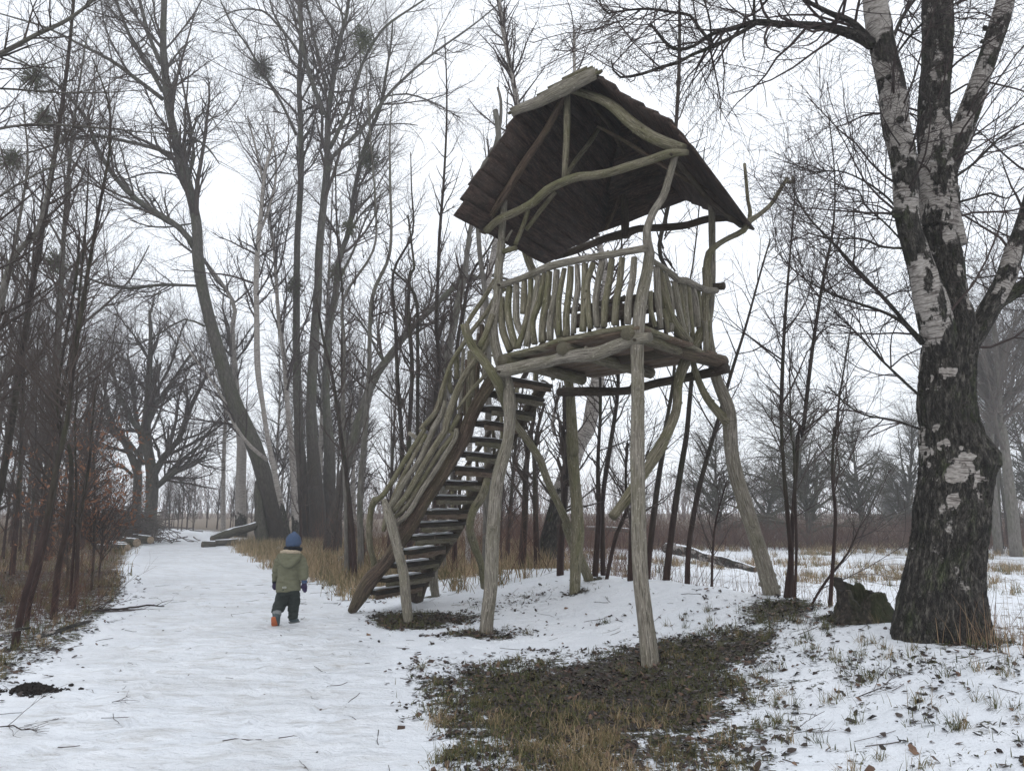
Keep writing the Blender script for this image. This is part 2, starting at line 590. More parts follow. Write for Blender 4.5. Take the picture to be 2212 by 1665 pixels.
def birch_mat(name):
    m, nt, b = nodes(name)
    dark = N(nt, 'ShaderNodeAttribute', attribute_name='val').outputs['Fac']
    big = noise(nt, vec(nt, 'tube', (5.5, 5.5, 3.4)), 1.0, 6, .62)
    lent = noise(nt, vec(nt, 'tube', (5, 5, 60)), 1.0, 3, .6)
    fine = noise(nt, vec(nt, 'tube', (26, 26, 90)), 1.0, 4, .6)
    rough = noise(nt, vec(nt, 'tube', (30, 30, 9)), 1.0, 6, .7)
    white = ramp(nt, fine, [(.3, (.17, .15, .13)), (.5, (.30, .275, .25)), (.75, (.46, .435, .40))])
    lf = ramp(nt, lent, [(.40, (1, 1, 1)), (.45, (0, 0, 0))])
    white = mixc(nt, math_(nt, 'MULTIPLY', lf, .8), white, (.07, .055, .05))
    moss = noise(nt, vec(nt, 'tube', (7, 7, 3.5)), 1.0, 6, .7)
    dk = ramp(nt, rough, [(.32, (.012, .010, .009)), (.5, (.052, .046, .039)), (.70, (.18, .165, .14))])
    dk = mixc(nt, math_(nt, 'MULTIPLY', ramp(nt, moss, [(.52, (0, 0, 0)), (.68, (1, 1, 1))]), .75), dk,
              ramp(nt, rough, [(.3, (.018, .024, .008)), (.7, (.10, .125, .05))]))
    thr = math_(nt, 'ADD', big, math_(nt, 'MULTIPLY', math_(nt, 'SUBTRACT', dark, .5), .62))
    f = ramp(nt, thr, [(.485, (0, 0, 0)), (.515, (1, 1, 1))])
    col = mixc(nt, f, white, dk)
    nt.links.new(col, b.inputs['Base Color'])
    vo = N(nt, 'ShaderNodeTexVoronoi', feature='DISTANCE_TO_EDGE')
    vo.inputs['Scale'].default_value = 1.0
    vw = vec(nt, 'tube', (30, 30, 8.5))
    wn_ = N(nt, 'ShaderNodeTexNoise'); wn_.inputs['Scale'].default_value = 1.5
    nt.links.new(vw, wn_.inputs['Vector'])
    va = N(nt, 'ShaderNodeVectorMath', operation='ADD')
    wm_ = N(nt, 'ShaderNodeVectorMath', operation='SCALE'); wm_.inputs['Scale'].default_value = 3.2
    nt.links.new(wn_.outputs['Color'], wm_.inputs[0])
    nt.links.new(vw, va.inputs[0]); nt.links.new(wm_.outputs[0], va.inputs[1])
    nt.links.new(va.outputs[0], vo.inputs['Vector'])
    plates = ramp(nt, vo.outputs['Distance'], [(0, (0, 0, 0)), (.16, (1, 1, 1))])
    col = mixc(nt, math_(nt, 'MULTIPLY', f, math_(nt, 'SUBTRACT', .6, math_(nt, 'MULTIPLY', plates, .6))), col, (.010, .008, .007))
    nt.links.new(col, b.inputs['Base Color'])
    h = math_(nt, 'ADD', math_(nt, 'MULTIPLY', math_(nt, 'ADD', rough, plates), f), math_(nt, 'MULTIPLY', fine, .25))
    bump(nt, b, h, .9, .03)
    return m

def plain(name, col, rough=.9, var=.25, sc=8., bs=0.0, attr='obj'):
    m, nt, b = nodes(name)
    n = noise(nt, vec(nt, attr, (sc, sc, sc)), 1.0, 4, .6)
    c = ramp(nt, n, [(.3, tuple(x * (1 - var) for x in col)), (.7, tuple(min(1, x * (1 + var)) for x in col))])
    nt.links.new(c, b.inputs['Base Color'])
    b.inputs['Roughness'].default_value = rough
    if bs:
        bump(nt, b, n, bs, .01)
    return m

def twig_mat(name, lo, hi):
    m, nt, b = nodes(name)
    n = noise(nt, vec(nt, 'obj', (.8, .8, .8)), 1.0, 3, .6)
    nt.links.new(ramp(nt, n, [(.35, lo), (.65, hi)]), b.inputs['Base Color'])
    return m

M = dict(
    post=wood_mat('weathered_post', (.085, .072, .056), (.22, .197, .16), (.40, .365, .31), algae=(.15, .14, .085), alg=.45),
    green=wood_mat('algae_pole', (.065, .055, .036), (.18, .16, .11), (.33, .295, .22), algae=(.12, .118, .052), alg=.65),
    brown=wood_mat('barky_brown_log', (.024, .017, .012), (.080, .055, .040), (.17, .125, .092), alg=.18, grain=45),
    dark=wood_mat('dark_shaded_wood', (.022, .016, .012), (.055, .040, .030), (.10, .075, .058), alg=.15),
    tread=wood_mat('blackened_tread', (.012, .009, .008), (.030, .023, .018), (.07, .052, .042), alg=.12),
    board=wood_mat('grey_deck_board', (.06, .05, .035), (.14, .12, .085), (.24, .21, .16), alg=.35, grain=60),
    under=wood_mat('brown_deck_board', (.06, .04, .028), (.15, .105, .075), (.24, .185, .14), alg=.12, grain=50),
    shingle=wood_mat('dark_roof_board', (.016, .011, .010), (.056, .036, .029), (.125, .084, .064), algae=(.05, .05, .045), alg=.35, grain=38, crack=.35),
    cap=wood_mat('mossy_roof_board', (.07, .06, .035), (.17, .15, .10), (.28, .25, .18), algae=(.08, .085, .03), alg=.6, grain=38),
    alder=bark_mat('alder_bark', (.014, .011, .010), (.036, .027, .024), (.072, .056, .049), lower=(.046, .022, .018)),
    poplar=bark_mat('poplar_bark', (.035, .031, .026), (.085, .078, .066), (.15, .14, .12), lower=(.040, .031, .026), green=.4),
    oak=bark_mat('oak_bark', (.03, .027, .022), (.07, .063, .052), (.12, .11, .09), green=.3),
    grey=bark_mat('grey_smooth_bark', (.07, .062, .054), (.14, .128, .112), (.21, .195, .175), green=.3),
    birch=birch_mat('birch_bark'),
    stump=bark_mat('black_stump', (.008, .007, .006), (.032, .026, .021), (.13, .105, .08), green=.6, gcol=(.045, .055, .016), bs=1.0, sc=34., stretch=.45),
    twig=twig_mat('bare_twigs', (.050, .038, .033), (.085, .066, .057)),
    twig_grey=twig_mat('grey_twigs', (.085, .072, .063), (.14, .12, .105)),
    twig_birch=twig_mat('birch_twigs', (.040, .030, .028), (.070, .052, .048)),
    twig_green=twig_mat('willow_twigs', (.052, .050, .036), (.085, .080, .056)),
    bramble=twig_mat('bramble_stems', (.055, .030, .026), (.11, .062, .050)),
    reed=twig_mat('dry_reed', (.22, .15, .085), (.38, .28, .17)),
    mistletoe=twig_mat('mistletoe_leaf', (.055, .066, .028), (.11, .12, .05)),
    rust=twig_mat('rust_leaf', (.17, .075, .042), (.29, .145, .085)),
    snow=plain('settled_snow', (.80, .82, .85), .6, .04, 20., .2),
)
# ------------------------------------------------------------------ the ground
def axis(lo, mid0, mid1, hi, fine, growth):
    a = list(np.arange(mid0, mid1, fine))
    s, x = fine, mid1
    while x < hi:
        a.append(x); s *= growth; x += s
    a.append(hi)
    s, x, b = fine, mid0, []
    while x > lo:
        s *= growth; x -= s; b.append(max(x, lo))
    return np.array(sorted(set(b)) + a)

def grid_sheet(xs, ys, name, mat, zoff=0.0, keep=None, kind='structure'):
    X, Y = np.meshgrid(xs, ys)
    Z = height(X, Y) + zoff
    bare = bare_mask(X, Y)
    V = np.stack([X, Y, Z], -1).reshape(-1, 3)
    nx, ny = len(xs), len(ys)
    i = (np.arange(ny - 1)[:, None] * nx + np.arange(nx - 1)[None, :])
    Q = np.stack([i, i + 1, i + nx + 1, i + nx], -1).reshape(-1, 4)
    if keep is not None:
        k = keep(X, Y).reshape(-1)
        Q = Q[k[Q].all(1)]
        used = np.unique(Q)
        remap = np.zeros(len(V), int); remap[used] = np.arange(len(used))
        V, Q = V[used], remap[Q]
        bare = bare.reshape(-1)[used]
    if keep is not None:                      # feather the sheet's thin edge into the snow round it
        sd_ = path_sd(V[:, 0], V[:, 1])
        icy_ = sstep(.2, -.5, sd_)
        V[:, 2] += -zoff + .001 + .004 * icy_
    else:
        icy_ = np.zeros(len(V))
    tan = np.clip(sstep(15, 24, V[:, 1]) + sstep(.3, 1.2, ridge_dist(V[:, 0], V[:, 1])), 0, 1)
    return link_mesh(name, V, [Q], mat, attrs={'bare': bare.reshape(-1), 'tan': tan, 'icy': icy_}, kind=kind)

def ground_mat(name, icy=0.0):
    m, nt, b = nodes(name)
    A_ = N(nt, 'ShaderNodeAttribute', attribute_name='bare').outputs['Fac']
    T_ = N(nt, 'ShaderNodeAttribute', attribute_name='tan').outputs['Fac']
    p = vec(nt, 'obj', (1, 1, 1))
    n1 = noise(nt, p, 1.7, 5, .62)
    n2 = noise(nt, p, 9.0, 5, .65)
    n3 = noise(nt, p, 40.0, 4, .65)
    q = math_(nt, 'ADD', math_(nt, 'MULTIPLY', n1, .40), math_(nt, 'MULTIPLY', n2, .60))
    q = math_(nt, 'ADD', q, math_(nt, 'MULTIPLY', math_(nt, 'SUBTRACT', n3, .5), .55))
    s = math_(nt, 'ADD', q, math_(nt, 'MULTIPLY', math_(nt, 'SUBTRACT', A_, .5), .50))
    f = ramp(nt, s, [(.48, (0, 0, 0)), (.53, (1, 1, 1))])
    snow = ramp(nt, n1, [(.3, (.74, .77, .81)), (.7, (.84, .86, .89))])
    if icy:
        I_ = N(nt, 'ShaderNodeAttribute', attribute_name='icy').outputs['Fac']
    if icy:                                  # trodden snow: thin grey-brown, half glazed spots
        st = noise(nt, vec(nt, 'obj', (2.2, 6.5, 4)), 1.0, 5, .65)
        snow = mixc(nt, math_(nt, 'MULTIPLY', math_(nt, 'MULTIPLY', ramp(nt, st, [(.48, (0, 0, 0)), (.70, (1, 1, 1))]), .8), I_), snow, (.52, .51, .49))
        wide = noise(nt, vec(nt, 'obj', (.45, .8, 1)), 1.0, 3, .6)
        snow = mixc(nt, math_(nt, 'MULTIPLY', math_(nt, 'MULTIPLY', ramp(nt, wide, [(.45, (0, 0, 0)), (.65, (1, 1, 1))]), .5), I_), snow, (.60, .61, .62))
    if icy:                                  # thin dark marks: shade of small dimples painted into the trodden snow
        thin = noise(nt, vec(nt, 'obj', (4.5, 13, 6)), 1.0, 4, .62)
        snow = mixc(nt, math_(nt, 'MULTIPLY', ramp(nt, thin, [(.63, (0, 0, 0)), (.74, (1, 1, 1))]), .75), snow, (.30, .27, .24))
    specks = ramp(nt, noise(nt, p, 75.0, 2, .5), [(.70, (0, 0, 0)), (.73, (1, 1, 1))])
    specks = math_(nt, 'MULTIPLY', specks, .5)
    snow = mixc(nt, specks, snow, (.16, .12, .09))
    earth = ramp(nt, n3, [(.3, (.022, .016, .011)), (.5, (.060, .044, .030)), (.72, (.14, .10, .068))])
    grass = ramp(nt, n3, [(.3, (.032, .035, .014)), (.55, (.085, .088, .036)), (.75, (.18, .16, .08))])
    tanc = ramp(nt, n3, [(.3, (.075, .050, .032)), (.55, (.16, .11, .065)), (.75, (.28, .20, .13))])
    soil = mixc(nt, ramp(nt, n2, [(.42, (0, 0, 0)), (.6, (1, 1, 1))]), earth, grass)
    soil = mixc(nt, math_(nt, 'MULTIPLY', T_, .8), soil, tanc)
    nt.links.new(mixc(nt, f, snow, soil), b.inputs['Base Color'])
    b.inputs['Roughness'].default_value = .7 - .2 * icy
    b.inputs['Subsurface Weight'].default_value = 0.0
    lump = math_(nt, 'ADD', math_(nt, 'MULTIPLY', n2, .8), math_(nt, 'MULTIPLY', n3, math_(nt, 'ADD', math_(nt, 'MULTIPLY', f, 1.0), .25)))
    if icy:
        prints = noise(nt, vec(nt, 'obj', (3.2, 7.5, 3)), 1.0, 3, .6)
        lump = math_(nt, 'ADD', lump, math_(nt, 'MULTIPLY', math_(nt, 'MULTIPLY', prints, 1.6), I_))
    bump(nt, b, lump, .9, .06)
    return m

M['ground'] = ground_mat('snowy_ground')
M['path'] = ground_mat('trodden_snow', 1.0)
gx = axis(-170, -6.6, 5.6, 170, .04, 1.05)
gy = axis(-30, 4.0, 14.0, 240, .035, 1.04)
grid_sheet(gx, gy, 'snowy_ground', M['ground'])
grid_sheet(gx[(gx > -34) & (gx < 1.2)], gy[(gy > -7) & (gy < 57)], 'snowy_path', M['path'], .005, keep=lambda x, y: path_sd(x, y) < .12 + .22 * fbm2(x, y, 1.6, 4, 4.0))

# ------------------------------------------------------------------ the watchtower
FLp, FRp, BRp, BLp = (-.035, 9.5), (1.346, 8.1), (2.58, 9.62), (.84, 11.05)
tower = thing('lookout_tower', 'grey crooked-pole lookout tower with mossy board roof and steep stairs beside the snowy path', 'lookout tower', (1.2, 9.5, gz(1.2, 9.5)))

def pole(name, crop, pts, D=None, plane=None, off=0.0, mat='post', n=10, knots=.10, relief=0.0, parent=None, label=None, into=0.0):
    """pts: (u, v, width) in crop units, or ('B', u, v, w) to switch crops; D: one depth, (start, end) or one per point"""
    m = len(pts)
    if D is None:
        Ds = None
    elif np.isscalar(D):
        Ds = [D] * m
    elif len(D) == m:
        Ds = D
    else:
        Ds = np.interp(np.linspace(0, 1, m), np.linspace(0, 1, len(D)), D)
    C = []
    for i, p in enumerate(pts):
        if isinstance(p[0], str):
            crop, p = p[0], p[1:]
        x, y = pix(crop, p[0], p[1])
        q = on_plane(x, y, plane[0], plane[1], off) if Ds is None else at(x, y, Ds[i])
        r = p[2] * CROPS[crop][2] / 2 / F * q[1]
        C.append((*q, r))
    C = np.array(C)
    if into:
        d = C[0, :3] - C[1, :3]
        C[0, :3] += d / np.linalg.norm(d) * into
    C = catmull(C, .10)
    b = Bag().tube(C[:, :3], np.maximum(C[:, 3], .004), n, knots=knots, relief=relief)
    L_ = np.linalg.norm(np.diff(C[:, :3], axis=0), axis=1).sum()
    if C[:, 3].mean() > .022 and L_ > .6:          # knots where side branches were cut
        for _ in range(int(L_ * 1.6) + 1):
            k_ = rng.integers(1, len(C) - 1)
            T_ = C[k_ + 1, :3] - C[k_ - 1, :3]
            T_ /= np.linalg.norm(T_) + 1e-9
            d_ = rng.normal(size=3); d_ -= T_ * np.dot(d_, T_); d_ /= np.linalg.norm(d_)
            d_ = d_ * .9 + T_ * .45
            r_ = C[k_, 3]
            b.tube(np.array([C[k_, :3] + d_ * r_ * .3, C[k_, :3] + d_ * r_ * .95, C[k_, :3] + d_ * r_ * rng.uniform(1.12, 1.4)]), np.array([.55, .42, .30]) * r_ * rng.uniform(.6, 1.1), 7, knots=.2)
    o = b.build(name, M[mat], parent or tower)
    if label:
        o['label'] = label
    return o

FR_ = (FLp, FRp); RS = (FRp, BRp)
# legs
pole('post', 'E', [(765, 1585, 118), (748, 1420, 112), (735, 1300, 106), (700, 1000, 100), (685, 700, 96), (680, 300, 94), (678, 0, 92),
                   ('B', 1325, 1100, 92), ('B', 1322, 740, 92), ('B', 1330, 600, 92), ('B', 1350, 420, 90), ('B', 1385, 250, 84), ('B', 1408, 100, 74),
                   ('A', 1400, 1290, 72), ('A', 1388, 1170, 56), ('A', 1430, 1040, 56), ('A', 1500, 930, 55), ('A', 1545, 780, 50), ('A', 1585, 640, 46)],
     D=[7.72, 7.75, 7.78, 7.85, 7.93, 8.0, 8.05, 8.08, 8.1, 8.1, 8.1, 8.08, 8.05, 8.03, 8.0, 8.0, 8.0, 7.98, 7.95], n=14, into=.15)
pole('post', 'D', [(1245, 1660, 112), (1262, 1500, 108), (1285, 1300, 106), (1300, 900, 108), (1320, 600, 106), (1345, 400, 104), (1400, 200, 96), (1430, 50, 92),
                   ('B', 448, 1100, 88), ('B', 430, 960, 78), ('B', 385, 850, 74), ('B', 345, 700, 74), ('B', 335, 560, 72), ('B', 368, 400, 66), ('B', 376, 200, 60), ('B', 395, 0, 54),
                   ('A', 385, 1350, 52), ('A', 400, 1150, 50), ('A', 410, 1020, 46), ('A', 415, 960, 42)],
     D=[9.72, 9.7, 9.68, 9.64, 9.6, 9.58, 9.56, 9.54, 9.52, 9.5, 9.5, 9.5, 9.5, 9.5, 9.5, 9.5, 9.5, 9.5, 9.5, 9.5], n=14, into=.15)
pole('post', 'E', [(1572, 1175, 112), (1545, 1080, 108), (1500, 900, 104), (1440, 700, 98), (1375, 500, 100), (1315, 300, 96), (1282, 110, 94),
                   ('B', 1948, 1190, 96), ('B', 1905, 1060, 84), ('B', 1865, 960, 74), ('B', 1830, 800, 66), ('B', 1805, 600, 56), ('B', 1822, 450, 48), ('B', 1832, 250, 46), ('B', 1832, 50, 46),
                   ('A', 1832, 1250, 48), ('A', 1828, 1050, 50), ('A', 1822, 960, 48)],
     D=[10.05, 10.03, 10.0, 9.95, 9.9, 9.85, 9.8, 9.78, 9.75, 9.7, 9.7, 9.68, 9.66, 9.64, 9.62, 9.6, 9.6, 9.6], mat='post', n=14, into=.15)
pole('post', 'E', [(268, 1105, 66), (275, 900, 72), (290, 700, 84), (285, 560, 82), (275, 400, 74), (262, 250, 72), (245, 60, 68),
                   ('B', 885, 1450, 74), ('B', 868, 1200, 74), ('B', 858, 1000, 62), ('B', 800, 700, 56), ('B', 745, 480, 56), ('B', 660, 300, 56), ('B', 590, 180, 58), ('B', 545, 20, 60),
                   ('A', 520, 1150, 58), ('A', 470, 1010, 48), ('A', 435, 905, 40)],
     D=[11.5, 11.45, 11.4, 11.35, 11.3, 11.28, 11.2, 11.15, 11.1, 11.05, 11.0, 10.95, 10.9, 10.9, 10.85, 10.8, 10.7, 10.6], mat='green', n=14, into=.15)
# forks and braces
pole('brace', 'B', [(1945, 1250, 84), (1880, 1190, 62), (1800, 1090, 54), (1745, 980, 48), (1705, 860, 42), (1690, 780, 42)], D=(9.78, 9.5), mat='green')
pole('brace', 'E', [(515, 585, 62), (560, 530, 64), (620, 450, 72), (700, 330, 72), (790, 200, 66), (850, 100, 66),
                    ('B', 1415, 1500, 80), ('B', 1500, 1370, 74), ('B', 1585, 1170, 66), ('B', 1600, 980, 66), ('B', 1650, 830, 76), ('B', 1715, 720, 78), ('B', 1785, 580, 64),
                    ('B', 1780, 430, 54), ('B', 1800, 320, 66), ('B', 1790, 200, 54), ('A', 1795, 1420, 52), ('A', 1812, 1320, 52), ('A', 1880, 1255, 42), ('A', 1960, 1210, 40),
                    ('A', 2045, 1165, 42), ('A', 2085, 1100, 44), ('F', 830, 1120, 26), ('F', 900, 1060, 22), ('F', 950, 980, 22), ('F', 985, 925, 22)],
     D=[8.25, 8.3, 8.32, 8.36, 8.42, 8.5, 8.7, 8.85, 9.1, 9.25, 9.32, 9.36, 9.4, 9.42, 9.42, 9.42, 9.42, 9.42, 9.42, 9.42, 9.42, 9.45, 9.5, 9.55, 9.6, 9.65], mat='green', n=12, knots=.12)
pole('brace', 'F', [(975, 938, 20), (1000, 945, 22), (1018, 940, 20), (1012, 915, 14)], D=9.65, mat='green', n=6)
pole('brace', 'A', [(2080, 1120, 36), (2092, 1040, 30), (2075, 960, 28), (2065, 840, 26), (2052, 710, 24)], D=9.5, mat='green', n=8)
pole('brace', 'C', [(1222, 470, 86), (1240, 560, 82), (1300, 690, 78), (1390, 800, 82), (1480, 930, 90), (1530, 1020, 88), (1560, 1120, 70), (1600, 1260, 50),
                    ('D', 1500, 0, 62), ('D', 1590, 120, 62), ('D', 1680, 260, 62), ('D', 1740, 430, 60), ('D', 1830, 620, 62), ('D', 1910, 800, 64),
                    ('E', 215, 640, 58), ('E', 255, 760, 56), ('E', 320, 890, 60), ('E', 375, 1020, 62)],
     D=[9.25, 9.27, 9.3, 9.32, 9.33, 9.4, 9.6, 9.9, 10.1, 10.3, 10.6, 10.9, 11.3, 11.6, 11.7, 11.9, 12.1, 12.3], mat='green', n=12, knots=.12)
pole('brace', 'D', [(1255, 430, 56), (1215, 560, 70), (1140, 680, 66), (1115, 830, 66), (1155, 980, 64), (1210, 1130, 56), (1225, 1300, 50)], D=(10.2, 10.9, 12.2), mat='green', n=10)
pole('brace', 'B', [(330, 520, 46), (290, 640, 44), (240, 740, 46)], D=(9.45, 9.35), mat='green', n=8)
pole('branch_stub', 'A', [(400, 1312, 40), (440, 1298, 44), (495, 1284, 40)], D=(9.48, 9.35), mat='green', n=8)
pole('branch_stub', 'A', [(425, 1235, 26), (440, 1205, 20), (466, 1163, 12)], D=9.5, mat='post', n=6)
# beams
pole('beam', 'B', [(372, 908, 86), (480, 885, 88), (600, 858, 86), (740, 830, 80), (815, 808, 82), (920, 796, 92), (1040, 782, 92), (1150, 742, 90), (1280, 695, 86), (1410, 668, 70)],
     D=(9.38, 7.95), mat='post', n=12, knots=.13)
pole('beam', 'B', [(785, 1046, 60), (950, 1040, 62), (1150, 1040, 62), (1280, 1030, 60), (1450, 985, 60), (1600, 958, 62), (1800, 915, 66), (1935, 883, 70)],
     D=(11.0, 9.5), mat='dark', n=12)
udir = np.array((FRp[0] - FLp[0], FRp[1] - FLp[1], 0.0)); udir /= np.linalg.norm(udir)
vdir = np.array((BRp[0] - FRp[0], BRp[1] - FRp[1], 0.0)); vdir /= np.linalg.norm(vdir)
def z_depth(px, py, z):
    r = ray(px, py)
    return (z - CAM_Z) / r[2]
for (u, v, w, L) in ((400, 828, 96, 1.75), (805, 748, 92, 2.05), (1240, 645, 76, 2.05)):
    x, y = pix('B', u, v)
    p0 = on_plane(x, y, FLp, FRp, .17)
    r = .078 * w / 92
    Pn = np.array([p0 + vdir * t + np.array((0, 0, .01 * math.sin(3 * t))) for t in np.linspace(0, L, 16)])
    Bag().tube(Pn, np.full(16, r), 12, knots=.08).build('joist', M['board'], tower)
x, y = pix('B', 1500, 745)
p0 = at(x, y, 8.75)
Bag().tube(np.array([p0 + t * (vdir * .95 + udir * .12) for t in np.linspace(-.1, 1.35, 12)]), np.linspace(.075, .085, 12), 12, knots=.12).build('joist', M['brown'], tower)
x, y = pix('B', 1560, 752)
p0 = at(x, y, 9.0)
Bag().tube(np.array([p0 + udir * t for t in np.linspace(-1.0, .10, 8)]), np.full(8, .085), 12, knots=.14).build('joist', M['dark'], tower)

# deck planks, each its own board with uneven edges
def board(name, p, q, width, thick, mat, nrm=(0, 0, 1), K=9, wob=.012, parent=None, snow=False, dx=None):
    p, q = np.asarray(p, float), np.asarray(q, float)
    d = q - p; L = np.linalg.norm(d); d /= L
    nrm = np.asarray(nrm, float)
    nrm = nrm - d * np.dot(nrm, d); nrm /= np.linalg.norm(nrm)
    s = np.cross(nrm, d)
    t = np.linspace(0, L, K)
    sd = rng.uniform(0, 50)
    e1 = -width / 2 + wob * noise3(np.stack([t * 3 + sd, t * 0, t * 0], -1)) * 1.4
    e2 = width / 2 + wob * noise3(np.stack([t * 3 + sd, t * 0 + 9, t * 0], -1)) * 1.4
    lift = wob * .6 * noise3(np.stack([t * 2 + sd, t * 0 + 4, t * 0], -1))
    sec = []
    for e, z in ((e1, 0), (e2, 0), (e2, -thick), (e1, -thick)):
        sec.append(p + d * t[:, None] + s * e[:, None] + nrm * (lift + z)[:, None])
    V = np.stack(sec, 1).reshape(-1, 3)
    i = np.arange(K - 1)[:, None] * 4; j = np.arange(4)[None, :]
    Q = np.stack([i + j, i + (j + 1) % 4, i + 4 + (j + 1) % 4, i + 4 + j], -1).reshape(-1, 4)
    Q = np.vstack([Q, [[3, 2, 1, 0]], [[(K - 1) * 4 + k for k in range(4)]]])
    A = np.stack([np.tile(np.array([-width / 2, width / 2, width / 2, -width / 2]), K) + sd, np.tile([0, 0, -thick, -thick], K), np.repeat(t, 4) + sd], -1)
    o = link_mesh(name, V, [Q], M[mat] if isinstance(mat, str) else mat, parent or tower, {'tube': A}, smooth=False)
    return o

zf = 3.405
O0 = np.array((FLp[0], FLp[1], 0)) - udir * .08
nb = 9
for k in range(nb):
    v = .05 + k * .232
    a = O0 + vdir * v + udir * rng.uniform(-.05, .05) + udir * (.03 * k / nb)
    L = 2.08 + rng.uniform(-.05, .06)
    a = a + np.array((0, 0, zf))
    board('deck_board', a, a + udir * L, .224 + rng.uniform(-.006, .004), .035, 'under', wob=.006, K=6)
for (pts, plane, off) in ((((410, 785), (640, 728), (760, 682), (900, 655), (1090, 612), (1285, 583)), FR_, .09), (((1380, 592), (1500, 640), (1680, 712), (1845, 800)), RS, .06)):
    C = catmull([on_plane(*pix('B', u, v), plane[0], plane[1], off) for u, v in pts], .12)
    b = Bag()
    t = np.linspace(0, 1, len(C))
    d = np.gradient(C, axis=0); d /= np.linalg.norm(d, axis=1)[:, None]
    s = np.cross(d, (0, 0, 1.0)); s /= np.linalg.norm(s, axis=1)[:, None]
    s *= np.sign((s * (np.array((1.2, 9.6, 3.4)) - C)).sum(1))[:, None]
    sec = [C, C + s * .16, C + s * .16 - np.array((0, 0, .045)), C - np.array((0, 0, .05))]
    V = np.stack(sec, 1).reshape(-1, 3)
    i = np.arange(len(C) - 1)[:, None] * 4; j = np.arange(4)[None, :]
    Q = np.stack([i + j, i + (j + 1) % 4, i + 4 + (j + 1) % 4, i + 4 + j], -1).reshape(-1, 4)
    Q = np.vstack([Q, [[3, 2, 1, 0]], [[(len(C) - 1) * 4 + k for k in range(4)]]])
    b.add(V, Q, None, np.stack([V[:, 2], V[:, 1] * 0, t.repeat(4) * 2], -1))
    b.build('edge_board', M['green'], tower, smooth=False)

# railings
pole('handrail', 'B', [(345, 335, 48), (420, 308, 48), (520, 272, 48), (600, 240, 50), (690, 200, 54), (760, 178, 54), (850, 158, 54), (1000, 130, 54), (1200, 97, 52), (1390, 62, 52)],
     plane=FR_, off=.10, mat='post', n=12)
pole('handrail', 'B', [(1440, 160, 40), (1520, 210, 42), (1600, 280, 50), (1650, 285, 54), (1700, 310, 48), (1780, 345, 46), (1860, 352, 44)], plane=RS, off=.08, mat='post', n=10)
pole('handrail', 'B', [(1780, 335, 50), (1840, 326, 52), (1912, 322, 56)], D=(9.7, 9.5), mat='dark', n=8)
FRONT = [[(395, 400), (398, 600), (450, 765)], [(450, 320), (440, 500), (490, 745)], [(495, 300), (495, 480), (500, 570), (535, 650)], [(550, 280), (548, 400), (545, 510)],
         [(592, 268), (590, 400), (560, 560), (505, 745)], [(655, 245), (625, 420), (600, 560), (565, 735)], [(688, 230), (655, 420), (605, 560), (622, 715)],
         [(720, 222), (705, 380), (678, 560), (672, 705)], [(770, 210), (755, 400), (722, 560), (725, 692)], [(824, 200), (798, 340), (785, 450), (790, 662)],
         [(866, 188), (858, 340), (838, 520), (836, 665)], [(910, 178), (915, 340), (895, 470), (885, 645)], [(965, 168), (962, 400), (950, 632)],
         [(1022, 160), (980, 300), (985, 450), (1002, 612)], [(1082, 150), (1055, 290), (1038, 440), (1048, 602)], [(1150, 138), (1128, 300), (1100, 440), (1092, 600)],
         [(1218, 128), (1200, 300), (1180, 420), (1165, 588)], [(1302, 125), (1290, 280), (1262, 420), (1256, 580)]]
for k, L in enumerate(FRONT):
    w = rng.uniform(41, 52) + (6 if k > 14 else 0)
    pole('baluster', 'B', [(u, v, w * (1 if i else .9)) for i, (u, v) in enumerate(L)], plane=FR_, off=.07, mat=('green', 'green', 'post')[k % 3], n=8, knots=.14)
SIDE = [[(1412, 360, 26), (1410, 480, 30), (1440, 600, 26)], [(1448, 190, 34), (1462, 400, 38), (1482, 612, 32)], [(1475, 205, 34), (1508, 380, 46), (1545, 530, 50), (1600, 620, 54), (1672, 705, 60)],
        [(1505, 230, 34), (1540, 380, 44), (1556, 540, 34), (1552, 630, 26)], [(1500, 480, 26), (1520, 560, 28), (1530, 640, 22)], [(1572, 285, 34), (1600, 460, 36), (1640, 660, 32)],
        [(1608, 310, 26), (1628, 480, 30), (1662, 670, 28)], [(1640, 305, 28), (1650, 450, 26), (1672, 640, 24)], [(1665, 315, 28), (1682, 460, 28), (1700, 680, 30)],
        [(1695, 325, 36), (1720, 460, 36), (1735, 600, 30)], [(1740, 345, 24), (1742, 430, 26), (1752, 560, 24)], [(1782, 560, 30), (1788, 640, 30), (1790, 770, 28)], [(1806, 560, 20), (1810, 650, 20), (1800, 780, 20)]]
for k, L in enumerate(SIDE):
    L = [(u, v, w * 1.32) for u, v, w in L]
    pole('baluster', 'B', L, plane=RS, off=.05, mat=('green', 'post')[k % 2], n=8, knots=.14)
